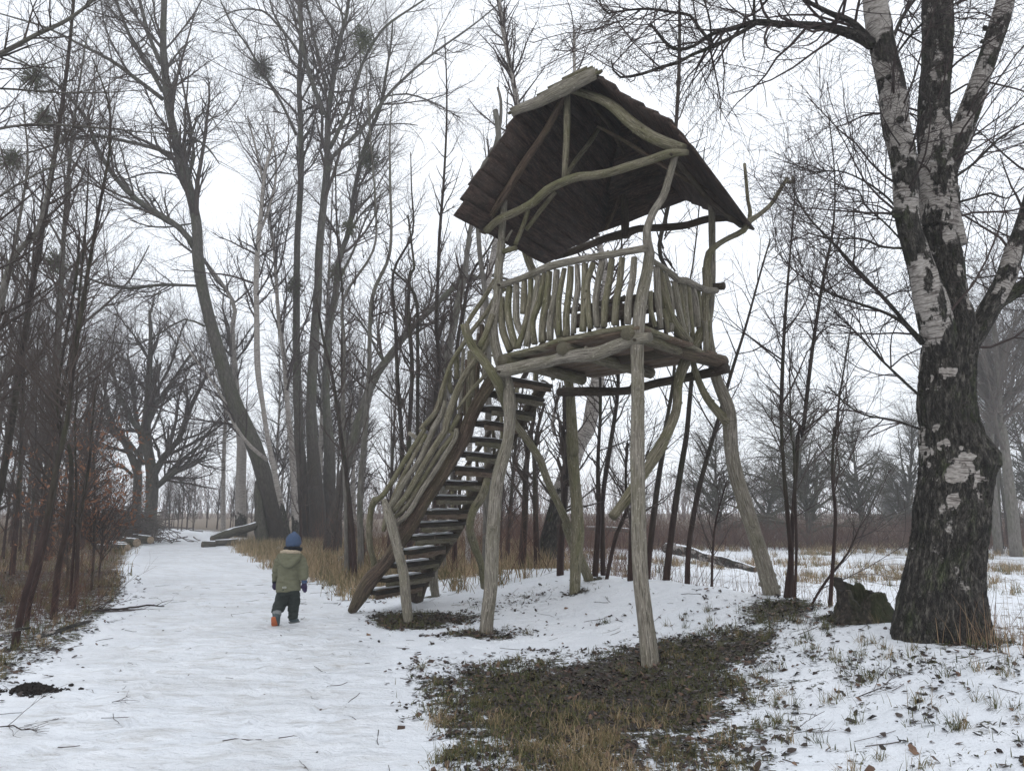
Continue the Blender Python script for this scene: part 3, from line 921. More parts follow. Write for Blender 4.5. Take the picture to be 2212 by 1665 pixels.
# back rail, back balusters and the bench inside
back_d = np.array((BRp[0] - BLp[0], BRp[1] - BLp[1], 0.0))
bl = np.array((BLp[0], BLp[1], 0.0))
zs = lambda z: np.array((0, 0, z))
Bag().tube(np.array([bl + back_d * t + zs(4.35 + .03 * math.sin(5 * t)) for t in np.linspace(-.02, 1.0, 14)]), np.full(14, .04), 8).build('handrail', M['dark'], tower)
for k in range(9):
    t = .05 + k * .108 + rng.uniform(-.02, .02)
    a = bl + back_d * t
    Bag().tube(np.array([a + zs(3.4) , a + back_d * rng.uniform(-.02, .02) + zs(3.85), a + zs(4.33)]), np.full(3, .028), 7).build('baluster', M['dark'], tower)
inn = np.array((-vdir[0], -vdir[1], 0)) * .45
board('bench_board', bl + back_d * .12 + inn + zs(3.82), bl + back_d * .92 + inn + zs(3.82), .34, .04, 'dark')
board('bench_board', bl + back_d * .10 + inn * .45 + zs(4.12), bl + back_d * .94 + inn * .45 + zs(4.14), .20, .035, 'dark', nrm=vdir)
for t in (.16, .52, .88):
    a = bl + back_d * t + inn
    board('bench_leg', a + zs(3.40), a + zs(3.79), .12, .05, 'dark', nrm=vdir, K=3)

# ---- roof frame
GL, GR = (-.354, 9.6), (1.869, 7.9)
G_ = (GL, GR)
pole('rafter', 'A', [(262, 1185, 56), (300, 1095, 54), (440, 880, 56), (560, 690, 56), (700, 480, 54), (832, 235, 50)], plane=G_, off=.05, mat='brown', n=10, label='reddish-brown left rafter of the front truss')
pole('tie_beam', 'A', [(285, 1170, 54), (370, 1095, 58), (450, 1058, 62), (540, 1015, 60), (620, 968, 62), (700, 895, 64), (820, 832, 66), (920, 800, 64), (1010, 792, 68), (1120, 772, 64), (1230, 738, 66), (1400, 688, 64), (1540, 640, 66), (1665, 633, 40)],
     plane=G_, off=.10, mat='green', n=12, knots=.12)
pole('king_post', 'A', [(845, 240, 48), (842, 380, 50), (838, 560, 46), (822, 805, 38)], plane=G_, off=.04, mat='green', n=8)
pole('rafter', 'A', [(850, 205, 50), (940, 225, 58), (1050, 262, 66), (1150, 318, 74), (1270, 425, 86), (1380, 505, 88), (1500, 565, 84), (1640, 612, 76)], plane=G_, off=0, mat='green', n=12, knots=.12)
BT = ((1.25, 11.3), (2.75, 9.75))
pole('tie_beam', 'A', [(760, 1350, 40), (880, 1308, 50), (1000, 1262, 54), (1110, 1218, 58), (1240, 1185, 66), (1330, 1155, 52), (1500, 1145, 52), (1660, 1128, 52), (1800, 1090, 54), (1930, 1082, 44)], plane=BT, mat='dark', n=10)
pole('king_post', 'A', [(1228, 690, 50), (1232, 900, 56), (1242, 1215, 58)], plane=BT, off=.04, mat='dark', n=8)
pole('rafter', 'A', [(1060, 462, 34), (1000, 560, 36), (900, 690, 36), (835, 790, 30)], D=(9.7, 9.2), mat='green', n=8)
pole('rafter', 'A', [(1190, 795, 40), (1060, 950, 44), (920, 1140, 46), (780, 1345, 44)], plane=BT, off=.1, mat='dark', n=8)
pole('rafter', 'A', [(1205, 935, 26), (1150, 1060, 28), (1105, 1160, 26)], D=10.8, mat='brown', n=8)
pole('rafter', 'A', [(765, 765, 24), (722, 865, 26), (690, 980, 32), (650, 1100, 26), (598, 1240, 24)], D=(10.2, 10.6), mat='green', n=8)
pole('rafter', 'A', [(575, 1030, 30), (545, 1120, 32), (490, 1262, 34)], D=(9.6, 9.4), mat='green', n=8)
pole('rafter', 'A', [(760, 905, 34), (690, 990, 36), (562, 1160, 32)], D=(9.9, 9.9), mat='green', n=8)
pole('purlin', 'A', [(1050, 455, 22), (1240, 560, 30), (1400, 660, 34), (1560, 760, 36), (1750, 870, 40), (1925, 960, 34)], D=(9.0, 8.6, 9.3), mat='brown', n=8)
pole('purlin', 'A', [(985, 280, 26), (1060, 370, 30), (1130, 450, 28), (1230, 640, 28)], D=(9.2, 9.6), mat='dark', n=8)
pole('rafter', 'A', [(1560, 665, 40), (1680, 800, 40), (1840, 985, 40), (2030, 1135, 36)], D=(8.1, 9.5), mat='dark', n=8)

# ---- roof boards in overlapping courses
def A_(u, v, D): return at(*pix('A', u, v), D)
E1, E2, PK, RB = A_(60, 1060, 9.0), A_(690, 1395, 10.68), A_(940, 75, 9.3), np.array((1.55, 10.25, 7.0))
HL, BHL = A_(480, 370, 8.87), A_(1090, 1165, 11.25)
F1, F2, HR, BHR = A_(1690, 610, 7.9), A_(2112, 1172, 9.5), A_(1050, 112, 8.3), A_(1640, 955, 10.3)
def edge(pts):
    pts = np.array(pts)
    s = np.concatenate([[0], np.cumsum(np.linalg.norm(np.diff(pts, axis=0), axis=1))])
    return lambda t: np.array([np.interp(t * s[-1], s, pts[:, k]) for k in range(3)])
def courses(front, back, n, mat, inward, thick=.028, lap=.035, jag=.04, split=(1, 2), label=None):
    fe, be = edge(front), edge(back)
    cen = np.mean(np.vstack([front, back]), 0)
    for k in range(n):
        t0, t1 = k / n, min(1.0, (k + 1.12) / n)
        a0, a1, b0, b1 = fe(t0), fe(t1), be(t0), be(t1)
        along = (b0 - a0 + b1 - a1); L = np.linalg.norm(along)
        up = (a1 - a0 + b1 - b0)
        nrm = np.cross(along, up)
        ln = np.linalg.norm(nrm)
        if ln < 1e-6: continue
        nrm /= ln
        if np.dot(nrm, inward) > 0: nrm = -nrm
        along /= max(L, 1e-6)
        j0, j1 = rng.uniform(-jag, jag, 2)
        ns = rng.integers(split[0], split[1] + 1) if np.linalg.norm(b0 - a0) > .8 else 1
        cuts = np.concatenate([[0], np.sort(rng.uniform(.25, .75, ns - 1)), [1]])
        for c0, c1 in zip(cuts[:-1], cuts[1:]):
            K = 7
            tt = np.linspace(c0 + .002, c1 - .002, K)
            ja = j0 if c0 == 0 else 0
            jb = j1 if c1 == 1 else 0
            sd = rng.uniform(0, 50)
            w = .012 * noise3(np.stack([tt * 9 + sd, tt * 0, tt * 0], -1))
            up_n = up / np.linalg.norm(up)
            ext = np.linspace(ja, jb, K)[:, None] * along
            lo = a0 + (b0 - a0) * tt[:, None] + ext + up_n * w[:, None]
            hi = a1 + (b1 - a1) * tt[:, None] + ext
            lo_out, hi_out = lo + nrm * (lap), hi + nrm * .004
            sec = [lo_out, hi_out, hi_out - nrm * thick, lo_out - nrm * thick]
            V = np.stack(sec, 1).reshape(-1, 3)
            i = np.arange(K - 1)[:, None] * 4; j = np.arange(4)[None, :]
            Q = np.stack([i + j, i + (j + 1) % 4, i + 4 + (j + 1) % 4, i + 4 + j], -1).reshape(-1, 4)
            Q = np.vstack([Q, [[3, 2, 1, 0]], [[(K - 1) * 4 + q for q in range(4)]]])
            wd = np.linalg.norm(a1 - a0)
            At = np.stack([np.tile([0, wd, wd, 0], K) + sd, np.tile([0, 0, thick, thick], K), np.repeat(tt * L, 4) + sd], -1)
            o = link_mesh('roof_board', V, [Q], M[mat], tower, {'tube': At}, smooth=False)
            if label: o['label'] = label
courses([E1, HL, HL * .45 + PK * .55, PK], [E2, BHL, BHL * .4 + RB * .6, RB], 13, 'shingle', np.array((.3, -.3, -1)), split=(1, 2))
courses([F1, A_(1535, 412, 8.0), A_(1300, 288, 8.15), HR, PK], [F2, F2 * .5 + BHR * .5, BHR, RB], 13, 'shingle', np.array((-.3, .3, -1)), split=(1, 2))
courses([HL - udir * .08, PK - udir * .1], [HR + udir * .08, PK + udir * .1], 5, 'cap', np.array((.2, .5, -1)), split=(1, 1), thick=.035, lap=.05, label='pale mossy board of the half-hip at the roof peak')
courses([BHL - udir * .16 - zs(.02), RB - udir * .25 + zs(.02)], [BHR + udir * .16 - zs(.02), RB + udir * .25 + zs(.02)], 6, 'shingle', np.array((-.2, -.5, -1)), split=(1, 1))
cap = catmull([PK + zs(.0) + vdir * .06, (PK + RB) / 2 + zs(.05), RB + zs(.03)], .15)
Bag().tube(cap, np.full(len(cap), .04), 8, knots=.2).build('ridge_cap', M['cap'], tower)
fascia = catmull([HL * 1.0 + zs(-.02), HL * .6 + HR * .4 + zs(.015), HL * .3 + HR * .7 + zs(-.01), HR + zs(-.01)], .12)
board('fascia_board', HL - vdir * .05 - zs(.0), HR - vdir * .05, .13, .04, 'post', nrm=np.array((-vdir[0], -vdir[1], -.45)), K=12, wob=.02)['label'] = 'pale weathered board along the half-hip edge'

# ---- stairs
n0a, n0b, n1a, n1b = np.array((-2.2, 11.35, .05)), np.array((-.30, 10.15, 3.25)), np.array((-1.52, 12.3, .10)), np.array((.52, 11.05, 3.3))
pole('stringer', 'D', [(150, 1500, 60), (190, 1440, 90), (250, 1330, 112), (310, 1235, 116), (440, 1090, 108), (560, 905, 118), (650, 770, 112), (760, 585, 100), (900, 385, 100), (1060, 100, 106),
                       ('C', 1270, 1350, 120), ('C', 1375, 1150, 116), ('C', 1480, 990, 110), ('C', 1540, 900, 90)],
     plane=((-2.24, 11.5), (-.26, 10.2)), off=0, mat='brown', n=14, relief=.006, knots=.1)
pole('stringer', 'D', [(665, 1405, 130), (690, 1330, 120), (740, 1210, 116), (860, 1060, 96), (960, 900, 92), (1080, 690, 92), (1180, 500, 92), (1290, 330, 92), (1400, 170, 92),
                       ('C', 1760, 1350, 108), ('C', 1870, 1170, 108), ('C', 1975, 1010, 90)],
     plane=((-1.56, 12.6), (.47, 11.2)), off=0, mat='dark', n=12, relief=.004, knots=.1)
NEARP, FARP = ((-2.24, 11.5), (-.26, 10.2)), ((-1.56, 12.6), (.47, 11.2))
TR = [('D', 300, 1335, 690, 1262), ('D', 385, 1232, 765, 1182), ('D', 480, 1118, 815, 1068), ('D', 560, 1008, 870, 962), ('D', 620, 895, 960, 862), ('D', 665, 785, 1010, 765), ('D', 715, 682, 1065, 670),
      ('D', 790, 565, 1120, 562), ('D', 865, 445, 1190, 450), ('D', 945, 330, 1275, 342), ('D', 1025, 210, 1345, 232), ('D', 1105, 92, 1420, 118),
      ('C', 1340, 1382, 1730, 1410), ('C', 1410, 1245, 1800, 1290), ('C', 1465, 1105, 1890, 1150), ('C', 1560, 985, 1965, 1018)]
for k, (cr, u0, v0, u1, v1) in enumerate(TR):
    a = on_plane(*pix(cr, u0, v0), *NEARP, off=-.06)
    b = on_plane(*pix(cr, u1, v1), *FARP, off=.06)
    zz = (a[2] + b[2]) / 2
    a[2], b[2] = zz + (a[2] - zz) * .5, zz + (b[2] - zz) * .5
    d = (b - a) / np.linalg.norm(b - a)
    w = np.cross((0, 0, 1.0), d); w /= np.linalg.norm(w)
    if np.dot(w, (-1.0, 0.3, 0)) < 0: w = -w          # towards the foot of the stairs
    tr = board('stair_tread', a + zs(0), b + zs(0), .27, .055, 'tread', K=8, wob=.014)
    board('riser_board', a - w * .08 - zs(.066) + d * .03, b - w * .08 - zs(.066) - d * .03, .115, .04, 'board' if k % 3 else 'under', nrm=w, K=7, wob=.012)
    for ch in tower.children[-1:]:
        ch.location = (0, 0, -.055)
    # thin snow left on the tread
    K = 16
    t = np.linspace(.03, rng.uniform(.72, .97), K)
    ce = a + (b - a) * t[:, None] + zs(.003)
    wv = .105 * (1 - .5 * np.abs(noise3(np.stack([t * 7 + k * 3, t * 0, t * 0], -1))))
    wi = -.09 * (1 - .7 * np.abs(noise3(np.stack([t * 6 + k * 5 + 9, t * 0, t * 0], -1))))
    hgt = .016 + .012 * np.abs(noise3(np.stack([t * 9 + k, t * 0, t * 0], -1)))
    V = np.stack([ce + w * wv[:, None] + zs(.001), ce + w * wv[:, None] * .8 + zs(1) * hgt[:, None], ce + w * wi[:, None] * .8 + zs(1) * hgt[:, None], ce + w * wi[:, None]], 1).reshape(-1, 3)
    i = np.arange(K - 1)[:, None] * 4; j = np.arange(4)[None, :]
    Q = np.stack([i + j, i + (j + 1) % 4, i + 4 + (j + 1) % 4, i + 4 + j], -1).reshape(-1, 4)
    Q = np.vstack([Q, [[3, 2, 1, 0]], [[(K - 1) * 4 + q for q in range(4)]]])
    link_mesh('snow', V, [Q], M['snow'], tr)
pole('newel_post', 'D', [(614, 1590, 76), (600, 1450, 78), (575, 1200, 84), (530, 1010, 82), (490, 850, 84), (450, 700, 78), (415, 590, 40)], D=(10.62, 10.75), mat='post', n=12, into=.12)
pole('newel_post', 'D', [(345, 590, 60), (310, 680, 52), (298, 850, 54), (305, 980, 50), (335, 1100, 50), (338, 1170, 48)], D=(11.2, 11.9), mat='green', n=10)
pole('newel_post', 'D', [(836, 1385, 66), (818, 1260, 74), (815, 1170, 78), (850, 1060, 50)], D=(12.95, 12.6), mat='post', n=10, into=.12)
RAILS = [
    [('D', 345, 600, 50), ('D', 395, 565, 46), ('D', 460, 480, 42), ('D', 600, 250, 42), ('D', 745, 20, 44), ('C', 820, 1440, 52), ('C', 960, 1275, 52), ('C', 1010, 1100, 50), ('C', 1090, 850, 42), ('C', 1180, 700, 44), ('C', 1300, 520, 44), ('C', 1420, 370, 46), ('C', 1520, 205, 50), ('C', 1600, 145, 34)],
    [('D', 410, 850, 30), ('D', 430, 760, 44), ('D', 470, 640, 40), ('D', 560, 420, 36), ('D', 680, 200, 34), ('D', 760, 60, 34)],
    [('D', 440, 720, 40), ('D', 510, 590, 50), ('D', 600, 420, 48), ('D', 700, 280, 46), ('D', 800, 60, 46), ('C', 930, 1440, 56), ('C', 1010, 1300, 50), ('C', 1040, 1180, 30)],
    [('D', 492, 690, 44), ('D', 600, 555, 50), ('D', 700, 380, 52), ('D', 810, 190, 52), ('D', 920, 20, 56), ('C', 1050, 1400, 68), ('C', 1130, 1150, 68), ('C', 1215, 960, 62), ('C', 1330, 790, 56), ('C', 1440, 620, 50), ('C', 1470, 480, 56)],
    [('D', 505, 735, 40), ('D', 600, 640, 42), ('D', 700, 480, 44), ('D', 790, 330, 42), ('D', 890, 180, 44), ('D', 990, 55, 42), ('C', 1090, 1470, 52), ('C', 1172, 1310, 50)],
    [('D', 515, 790, 40), ('D', 620, 690, 42), ('D', 720, 520, 42), ('D', 830, 360, 40), ('D', 930, 200, 40), ('D', 1000, 80, 40), ('C', 1140, 1440, 44)],
    [('C', 1150, 1262, 26), ('C', 1240, 1140, 32), ('C', 1330, 1030, 34), ('C', 1430, 925, 36)],
    [('C', 1240, 480, 40), ('C', 1290, 390, 44), ('C', 1400, 230, 46), ('C', 1500, 60, 44)],
]
for k, L in enumerate(RAILS):
    pole('handrail', 'D', L, plane=NEARP, off=.14 + .025 * (k % 4), mat=('green', 'green', 'post')[k % 3], n=9, knots=.08)
SPIN = [[(900, 1460), (935, 1330), (990, 1180)], [(1040, 1340), (1030, 1200), (1045, 1070)], [(1100, 1110), (1075, 1000), (1090, 900)], [(1140, 1510), (1175, 1380), (1190, 1290)], [(1165, 1420), (1195, 1150), (1200, 900), (1212, 700)],
        [(1255, 1300), (1262, 1050), (1270, 720)], [(1330, 1160), (1340, 900), (1350, 560)], [(1400, 960), (1410, 700), (1425, 470)], [(1150, 980), (1150, 860), (1150, 770)], [(1390, 680), (1385, 560), (1378, 480)],
        [(820, 1600), (780, 1530), (705, 1480)], [(1290, 1150), (1300, 900), (1310, 620)], [(1225, 1320), (1235, 1100), (1240, 800)]]
for k, L in enumerate(SPIN):
    w = rng.uniform(38, 54)
    pole('baluster', 'C', [(u, v, w * (1, 1.05, .9, .85)[i]) for i, (u, v) in enumerate(L)], plane=NEARP, off=.05, mat=('brown', 'post', 'green')[k % 3], n=8, knots=.15)
# far handrail of the stairs
for k in range(17):
    t = k / 16
    a = n1a * (1 - t) + n1b * t + np.array((.08, .12, 0))
    if k % 2 == 0 or k < 12:
        Bag().tube(np.array([a + zs(.05), a + np.array((rng.uniform(-.04, .04), 0, .45)), a + zs(.86)]), np.array((.032, .03, .026)), 7, knots=.15).build('baluster', M['dark' if k % 2 else 'green'], tower)
Bag().tube(np.array([n1a * (1 - t) + n1b * t + np.array((.1, .14, .88 + .05 * math.sin(7 * t))) for t in np.linspace(-.03, 1.02, 20)]), np.full(20, .035), 8).build('handrail', M['dark'], tower)
# bolt heads
for (cr, u, v, D) in (('B', 375, 905, 9.30), ('B', 1300, 688, 7.94), ('B', 1382, 66, 7.93), ('A', 1550, 645, 7.85), ('B', 373, 313, 9.38), ('B', 1835, 908, 9.5), ('B', 1720, 737, 9.28)):
    c = at(*pix(cr, u, v), D - .055)
    Bag().tube(np.array([c + vdir * .02, c - vdir * .012]), np.array((.016, .014)), 8, knots=0).build('bolt', M['dark'], tower)
settle(tower)
# ------------------------------------------------------------------ bare trees
def path3(pts, D, crop='P'):
    m = len(pts)
    Ds = [D] * m if np.isscalar(D) else (D if len(D) == m else np.interp(np.linspace(0, 1, m), np.linspace(0, 1, len(D)), D))
    C = []
    for i, p in enumerate(pts):
        if isinstance(p[0], str):
            crop, p = p[0], p[1:]
        q = at(*pix(crop, p[0], p[1]), Ds[i])
        w = p[2] if len(p) > 2 else np.nan
        C.append((*q, w * CROPS[crop][2] / 2 / F * q[1]))
    C = np.array(C)
    ok = ~np.isnan(C[:, 3])
    C[:, 3] = np.interp(np.arange(m), np.arange(m)[ok], C[ok, 3])
    return C

def root_at(px, py, D=None):
    """the foot of a tree seen at this picture point: (x, y, ground height)"""
    if D is None:
        g = ground_pt(px, py)
        return g
    p = at(px, py, D)
    return np.array((p[0], p[1], gz(p[0], p[1])))

def stem_bag(C, n, knots=.06, relief=0.0, step=.25, low=None, rfreq=6.0, dark=None, seed=None):
    C = catmull(C, step)
    V, Q, T, A = tube(C[:, :3], np.maximum(C[:, 3], .003), n, knots=knots, relief=relief, rfreq=rfreq, seed=seed)
    zz = V[:, 2]
    if dark is not None:
        x = dark(V)
    elif low:
        x = sstep(low[1], low[0], zz)
    else:
        x = np.zeros(len(V))
    return V, Q, T, A, x, C

def hero(name, label, cat, trunk, limbs, bark, twig, levels, D, low=None, n=10, group=None, crown_from=.3, knots=.07, wild=1.0, tmax=None, ws=1.0):
    """trunk / limbs: lists of control points; levels: [(count, (lo, hi) length, angles, trop, wob, K, rmin)]"""
    Ct = path3(trunk, D)
    Ct[:, 3] *= ws
    # plant the trunk: push its foot 0.15 m into the land
    base = Ct[0].copy()
    g = gz(base[0], base[1])
    if Ct[0, 2] > g - .1:
        Ct = np.vstack([[base[0], base[1], g - .2, base[3] * 1.15], Ct]) if Ct[0, 2] - g > .15 else np.vstack([[base[0], base[1], g - .2, base[3] * 1.05], Ct[0:1] + [0, 0, .02, 0], Ct[1:]])
    t = thing(name, label, cat, (base[0], base[1], g), group)
    V, Q, T, A, x, Cs = stem_bag(Ct, n, knots, 0, max(.15, .02 * base[1]), low)
    Bag().add(V, Q, T, A, x).build('trunk', M[bark], t)
    par = [Cs[int(len(Cs) * crown_from):]]
    for L in limbs:
        Dl = L[0]
        C = path3(L[1:], Dl)
        C[:, 3] *= ws
        V, Q, T, A, x, Cl = stem_bag(C, max(6, n - 3), knots * 1.3, 0, max(.15, .02 * base[1]), low)
        Bag().add(V, Q, T, A, x).build('limb', M[bark], t)
        par.append(Cl)
    PP, RR = zip(*[resample(c[:, :3], c[:, 3], 14) for c in par])
    PP, RR = np.array(PP), np.array(RR)
    b = Bag()
    pools = [(PP, RR)]
    for (cnt, L, ang, trop, wob, K, rmin) in levels:
        P0 = np.concatenate([resample_n(p, 8) for p, r in pools[-2:]])
        R0 = np.concatenate([resample_n(r, 8) for p, r in pools[-2:]])
        P, R = grow(P0, R0, int(cnt * wild), L, .12, ang, trop, wob, K, rmin=rmin, rr=.55, rmax=.5 * base[3])
        b.twigs(P, R, 4 if rmin > .012 else 3)
        pools.append((P, R))
    b.build('crown', M[twig], t)
    settle(t)
    return t

def resample_n(a, K):
    """a (N,k,3) or (N,k) -> K samples along"""
    k = a.shape[1]
    t = np.linspace(0, k - 1, K)
    i = np.minimum(t.astype(int), k - 2)
    f = t - i
    if a.ndim == 3:
        return a[:, i] * (1 - f)[None, :, None] + a[:, i + 1] * f[None, :, None]
    return a[:, i] * (1 - f) + a[:, i + 1] * f

LV_BIG = lambda a, r=.0048, s=1.0: [(int(46 * a), (2.6 * s, 6.5 * s), (.4, 1.0), .07, .11, 8, r * 2.6), (int(260 * a), (1.5 * s, 3.8 * s), (.35, 1.0), .05, .14, 7, r * 1.2), (int(1500 * a), (.9 * s, 2.2 * s), (.35, 1.0), .03, .16, 6, r * .7), (int(4600 * a), (.5 * s, 1.4 * s), (.4, 1.0), .03, .18, 4, r * .55)]
LV_SAP = lambda a, r=.003: [(int(26 * a), (.5, 1.9), (.5, 1.1), .10, .12, 6, r * 1.8), (int(120 * a), (.3, 1.0), (.4, 1.0), .06, .16, 5, r), (int(260 * a), (.2, .5), (.4, 1.0), .03, .2, 4, r * .8)]

# the great trees along the path, left of the tower
hero('leaning_poplar', 'thick dark trunk leaning left beside the fallen log, arching over the path', 'tree',
     [('P', 606, 1172, 66), ('P', 588, 1090, 56), ('P', 548, 960, 50), ('P', 500, 850, 46), ('M', 900, 1350, 78), ('M', 862, 1150, 74), ('M', 850, 950, 66), ('M', 800, 750, 62), ('M', 750, 550, 56), ('M', 722, 400, 48), ('M', 708, 200, 44), ('M', 712, 0, 40), ('M', 715, -250, 32)],
     [[(33, 31, 29), ('M', 842, 1075, 44), ('M', 780, 990, 42), ('M', 600, 872, 36), ('M', 500, 770, 32), ('M', 420, 640, 28), ('M', 380, 530, 24), ('M', 290, 410, 20), ('M', 200, 330, 16), ('M', 90, 265, 13), ('M', -40, 210, 8)],
      [(33, 30), ('M', 762, 672, 24), ('M', 600, 625, 22), ('M', 480, 600, 20), ('M', 370, 590, 16), ('M', 200, 640, 12), ('M', 0, 700, 8)],
      [(33, 31), ('M', 708, 432, 30), ('M', 600, 350, 28), ('M', 480, 262, 24), ('M', 330, 185, 18), ('M', 200, 120, 14), ('M', 0, 60, 10)],
      [(33, 35), ('M', 705, 395, 28), ('M', 640, 280, 26), ('M', 570, 170, 24), ('M', 520, 50, 20), ('M', 480, -60, 16)],
      [(33, 34), ('M', 695, 275, 30), ('M', 645, 150, 28), ('M', 605, 0, 24), ('M', 590, -100, 20)],
      [(33, 32), ('M', 857, 1240, 18), ('M', 700, 1235, 20), ('M', 560, 1250, 20), ('M', 430, 1225, 16), ('M', 320, 1180, 12), ('M', 180, 1120, 8)],
      [(33, 32), ('M', 782, 762, 12), ('M', 680, 748, 12), ('M', 600, 760, 10), ('M', 530, 785, 7)],
      [(33, 32), ('M', 790, 660, 16), ('M', 830, 590, 16), ('M', 855, 510, 14), ('M', 905, 490, 10), ('M', 950, 570, 7)],
      [(33, 32), ('M', 822, 755, 20), ('M', 842, 680, 20), ('M', 838, 605, 18), ('M', 900, 640, 14), ('M', 950, 710, 8)],
      [(33, 34), ('M', 888, 1415, 12), ('M', 800, 1385, 12), ('M', 700, 1440, 12), ('M', 600, 1490, 10), ('M', 470, 1480, 8), ('M', 330, 1450, 6)],
      [(33, 34), ('M', 830, 970, 12), ('M', 720, 985, 12), ('M', 640, 980, 10), ('M', 565, 955, 7)]],
     'poplar', 'twig', LV_BIG(1.3), 33.0, low=(.5, 5.0), n=14, crown_from=.45, ws=.66)
hero('tall_poplar', 'tall grey trunk with mistletoe rising just left of the forked grey tree', 'tree',
     [('P', 662, 1166, 44), ('P', 652, 1040, 40), ('H', 828, 800, 70), ('H', 818, 400, 66), ('G', 465, 1520, 50), ('G', 470, 1300, 48), ('G', 488, 1000, 46), ('G', 486, 700, 42), ('G', 478, 450, 38), ('G', 490, 250, 34), ('G', 487, 0, 28), ('G', 490, -200, 20)],
     [[(34, 36), ('G', 462, 752, 24), ('G', 380, 575, 22), ('G', 300, 450, 20), ('G', 200, 272, 18), ('G', 100, 130, 14), ('G', 30, -20, 10)],
      [(34, 33), ('G', 490, 325, 24), ('G', 440, 240, 22), ('G', 350, 130, 20), ('G', 270, 60, 16), ('G', 120, 60, 10), ('G', 0, 130, 7)],
      [(34, 35), ('G', 470, 380, 16), ('G', 430, 330, 16), ('G', 400, 200, 14), ('G', 330, 60, 12), ('G', 300, -60, 8)],
      [(34, 33), ('G', 492, 560, 16), ('G', 560, 440, 16), ('G', 640, 360, 14), ('G', 730, 330, 12)]],
     'poplar', 'twig', LV_BIG(.8), 34.0, low=(.5, 7.0), n=12, crown_from=.5, ws=.76)
hero('forked_poplar', 'biggest grey trunk in the row, forking into steep limbs above head height', 'tree',
     [('P', 688, 1168, 56), ('P', 682, 1060, 46), ('H', 915, 800, 96), ('H', 925, 400, 90), ('H', 955, 0, 78), ('G', 590, 1400, 62), ('G', 618, 1100, 58), ('G', 635, 900, 54), ('G', 640, 650, 48), ('G', 668, 450, 42), ('G', 700, 250, 36), ('G', 740, 100, 30), ('G', 765, -80, 22)],
     [[(33, 35), ('G', 645, 895, 36), ('G', 720, 820, 32), ('G', 800, 750, 30), ('G', 920, 600, 28), ('G', 1000, 500, 24), ('G', 1200, 320, 20), ('G', 1450, 140, 14), ('G', 1620, 0, 9)],
      [(33, 31), ('G', 650, 830, 36), ('G', 720, 680, 30), ('G', 790, 500, 26), ('G', 830, 360, 24), ('G', 940, 170, 22), ('G', 1100, 50, 16), ('G', 1240, -40, 12)],
      [(33, 32), ('G', 612, 640, 40), ('G', 560, 480, 38), ('G', 505, 300, 34), ('G', 482, 100, 28), ('G', 470, -80, 22)],
      [(33, 35), ('G', 628, 480, 28), ('G', 590, 350, 26), ('G', 560, 200, 22), ('G', 530, 50, 18), ('G', 500, -60, 14)],
      [(33, 34), ('G', 665, 385, 20), ('G', 740, 375, 18), ('G', 800, 300, 14), ('G', 870, 230, 10)],
      [(33, 34), ('G', 690, 330, 20), ('G', 715, 200, 22), ('G', 720, 90, 18), ('G', 680, 0, 14)],
      [(33, 32), ('G', 655, 990, 14), ('G', 760, 950, 12), ('G', 830, 880, 9)]],
     'poplar', 'twig', LV_BIG(1.2), 33.5, low=(.5, 9.0), n=14, crown_from=.5, ws=.72)
hero('mistletoe_poplar', 'slimmer pale trunk bending right, hung with three mistletoe clumps', 'tree',
     [('P', 706, 1166, 40), ('P', 712, 1000, 34), ('H', 1010, 600, 64), ('H', 1030, 200, 58), ('G', 680, 1660, 46), ('G', 700, 1450, 44), ('G', 758, 1280, 40), ('G', 790, 1050, 36), ('G', 850, 800, 32), ('G', 930, 600, 28), ('G', 960, 430, 22), ('G', 990, 250, 16), ('G', 1000, 120, 12)],
     [[(35, 36), ('G', 955, 540, 14), ('G', 1080, 525, 14), ('G', 1220, 570, 11), ('G', 1380, 660, 8)],
      [(35, 34), ('G', 740, 1330, 18), ('G', 820, 1200, 14), ('G', 900, 1120, 12), ('G', 990, 1040, 8)],
      [(35, 36), ('G', 700, 1560, 20), ('G', 780, 1400, 18), ('G', 850, 1220, 14), ('G', 900, 1130, 10)],
      [(35, 34), ('G', 900, 700, 12), ('G', 1050, 690, 10), ('G', 1140, 700, 7)]],
     'poplar', 'twig', LV_BIG(.6), 35.0, low=(.5, 6.0), n=10, crown_from=.45, ws=.76)
hero('arching_willow', 'dark trunk arching far to the right until it passes behind the stairs', 'tree',
     [('H', 1060, 1500, 130), ('H', 1085, 1330, 84), ('H', 1165, 1000, 76), ('C', 350, 1050, 100), ('C', 480, 830, 86), ('C', 700, 545, 70), ('C', 950, 300, 64), ('C', 1150, 115, 60), ('C', 1300, 55, 50), ('C', 1450, 20, 40), ('C', 1620, 60, 28), ('C', 1750, 150, 18)],
     [[(26, 25), ('C', 480, 830, 36), ('C', 400, 700, 30), ('C', 330, 560, 26), ('C', 230, 420, 22), ('C', 130, 330, 14)],
      [(26, 27), ('C', 940, 300, 28), ('C', 1060, 240, 24), ('C', 1180, 300, 18), ('C', 1300, 420, 10)],
      [(26, 25), ('C', 1150, 115, 26), ('C', 1180, 60, 22), ('C', 1300, 20, 18), ('C', 1430, 90, 12)],
      [(26, 26), ('C', 700, 545, 24), ('C', 640, 400, 20), ('C', 560, 260, 16), ('C', 540, 100, 10)]],
     'poplar', 'twig', LV_BIG(.45, .004), 26.0, low=(.3, 4.5), n=12, crown_from=.4, ws=.85)
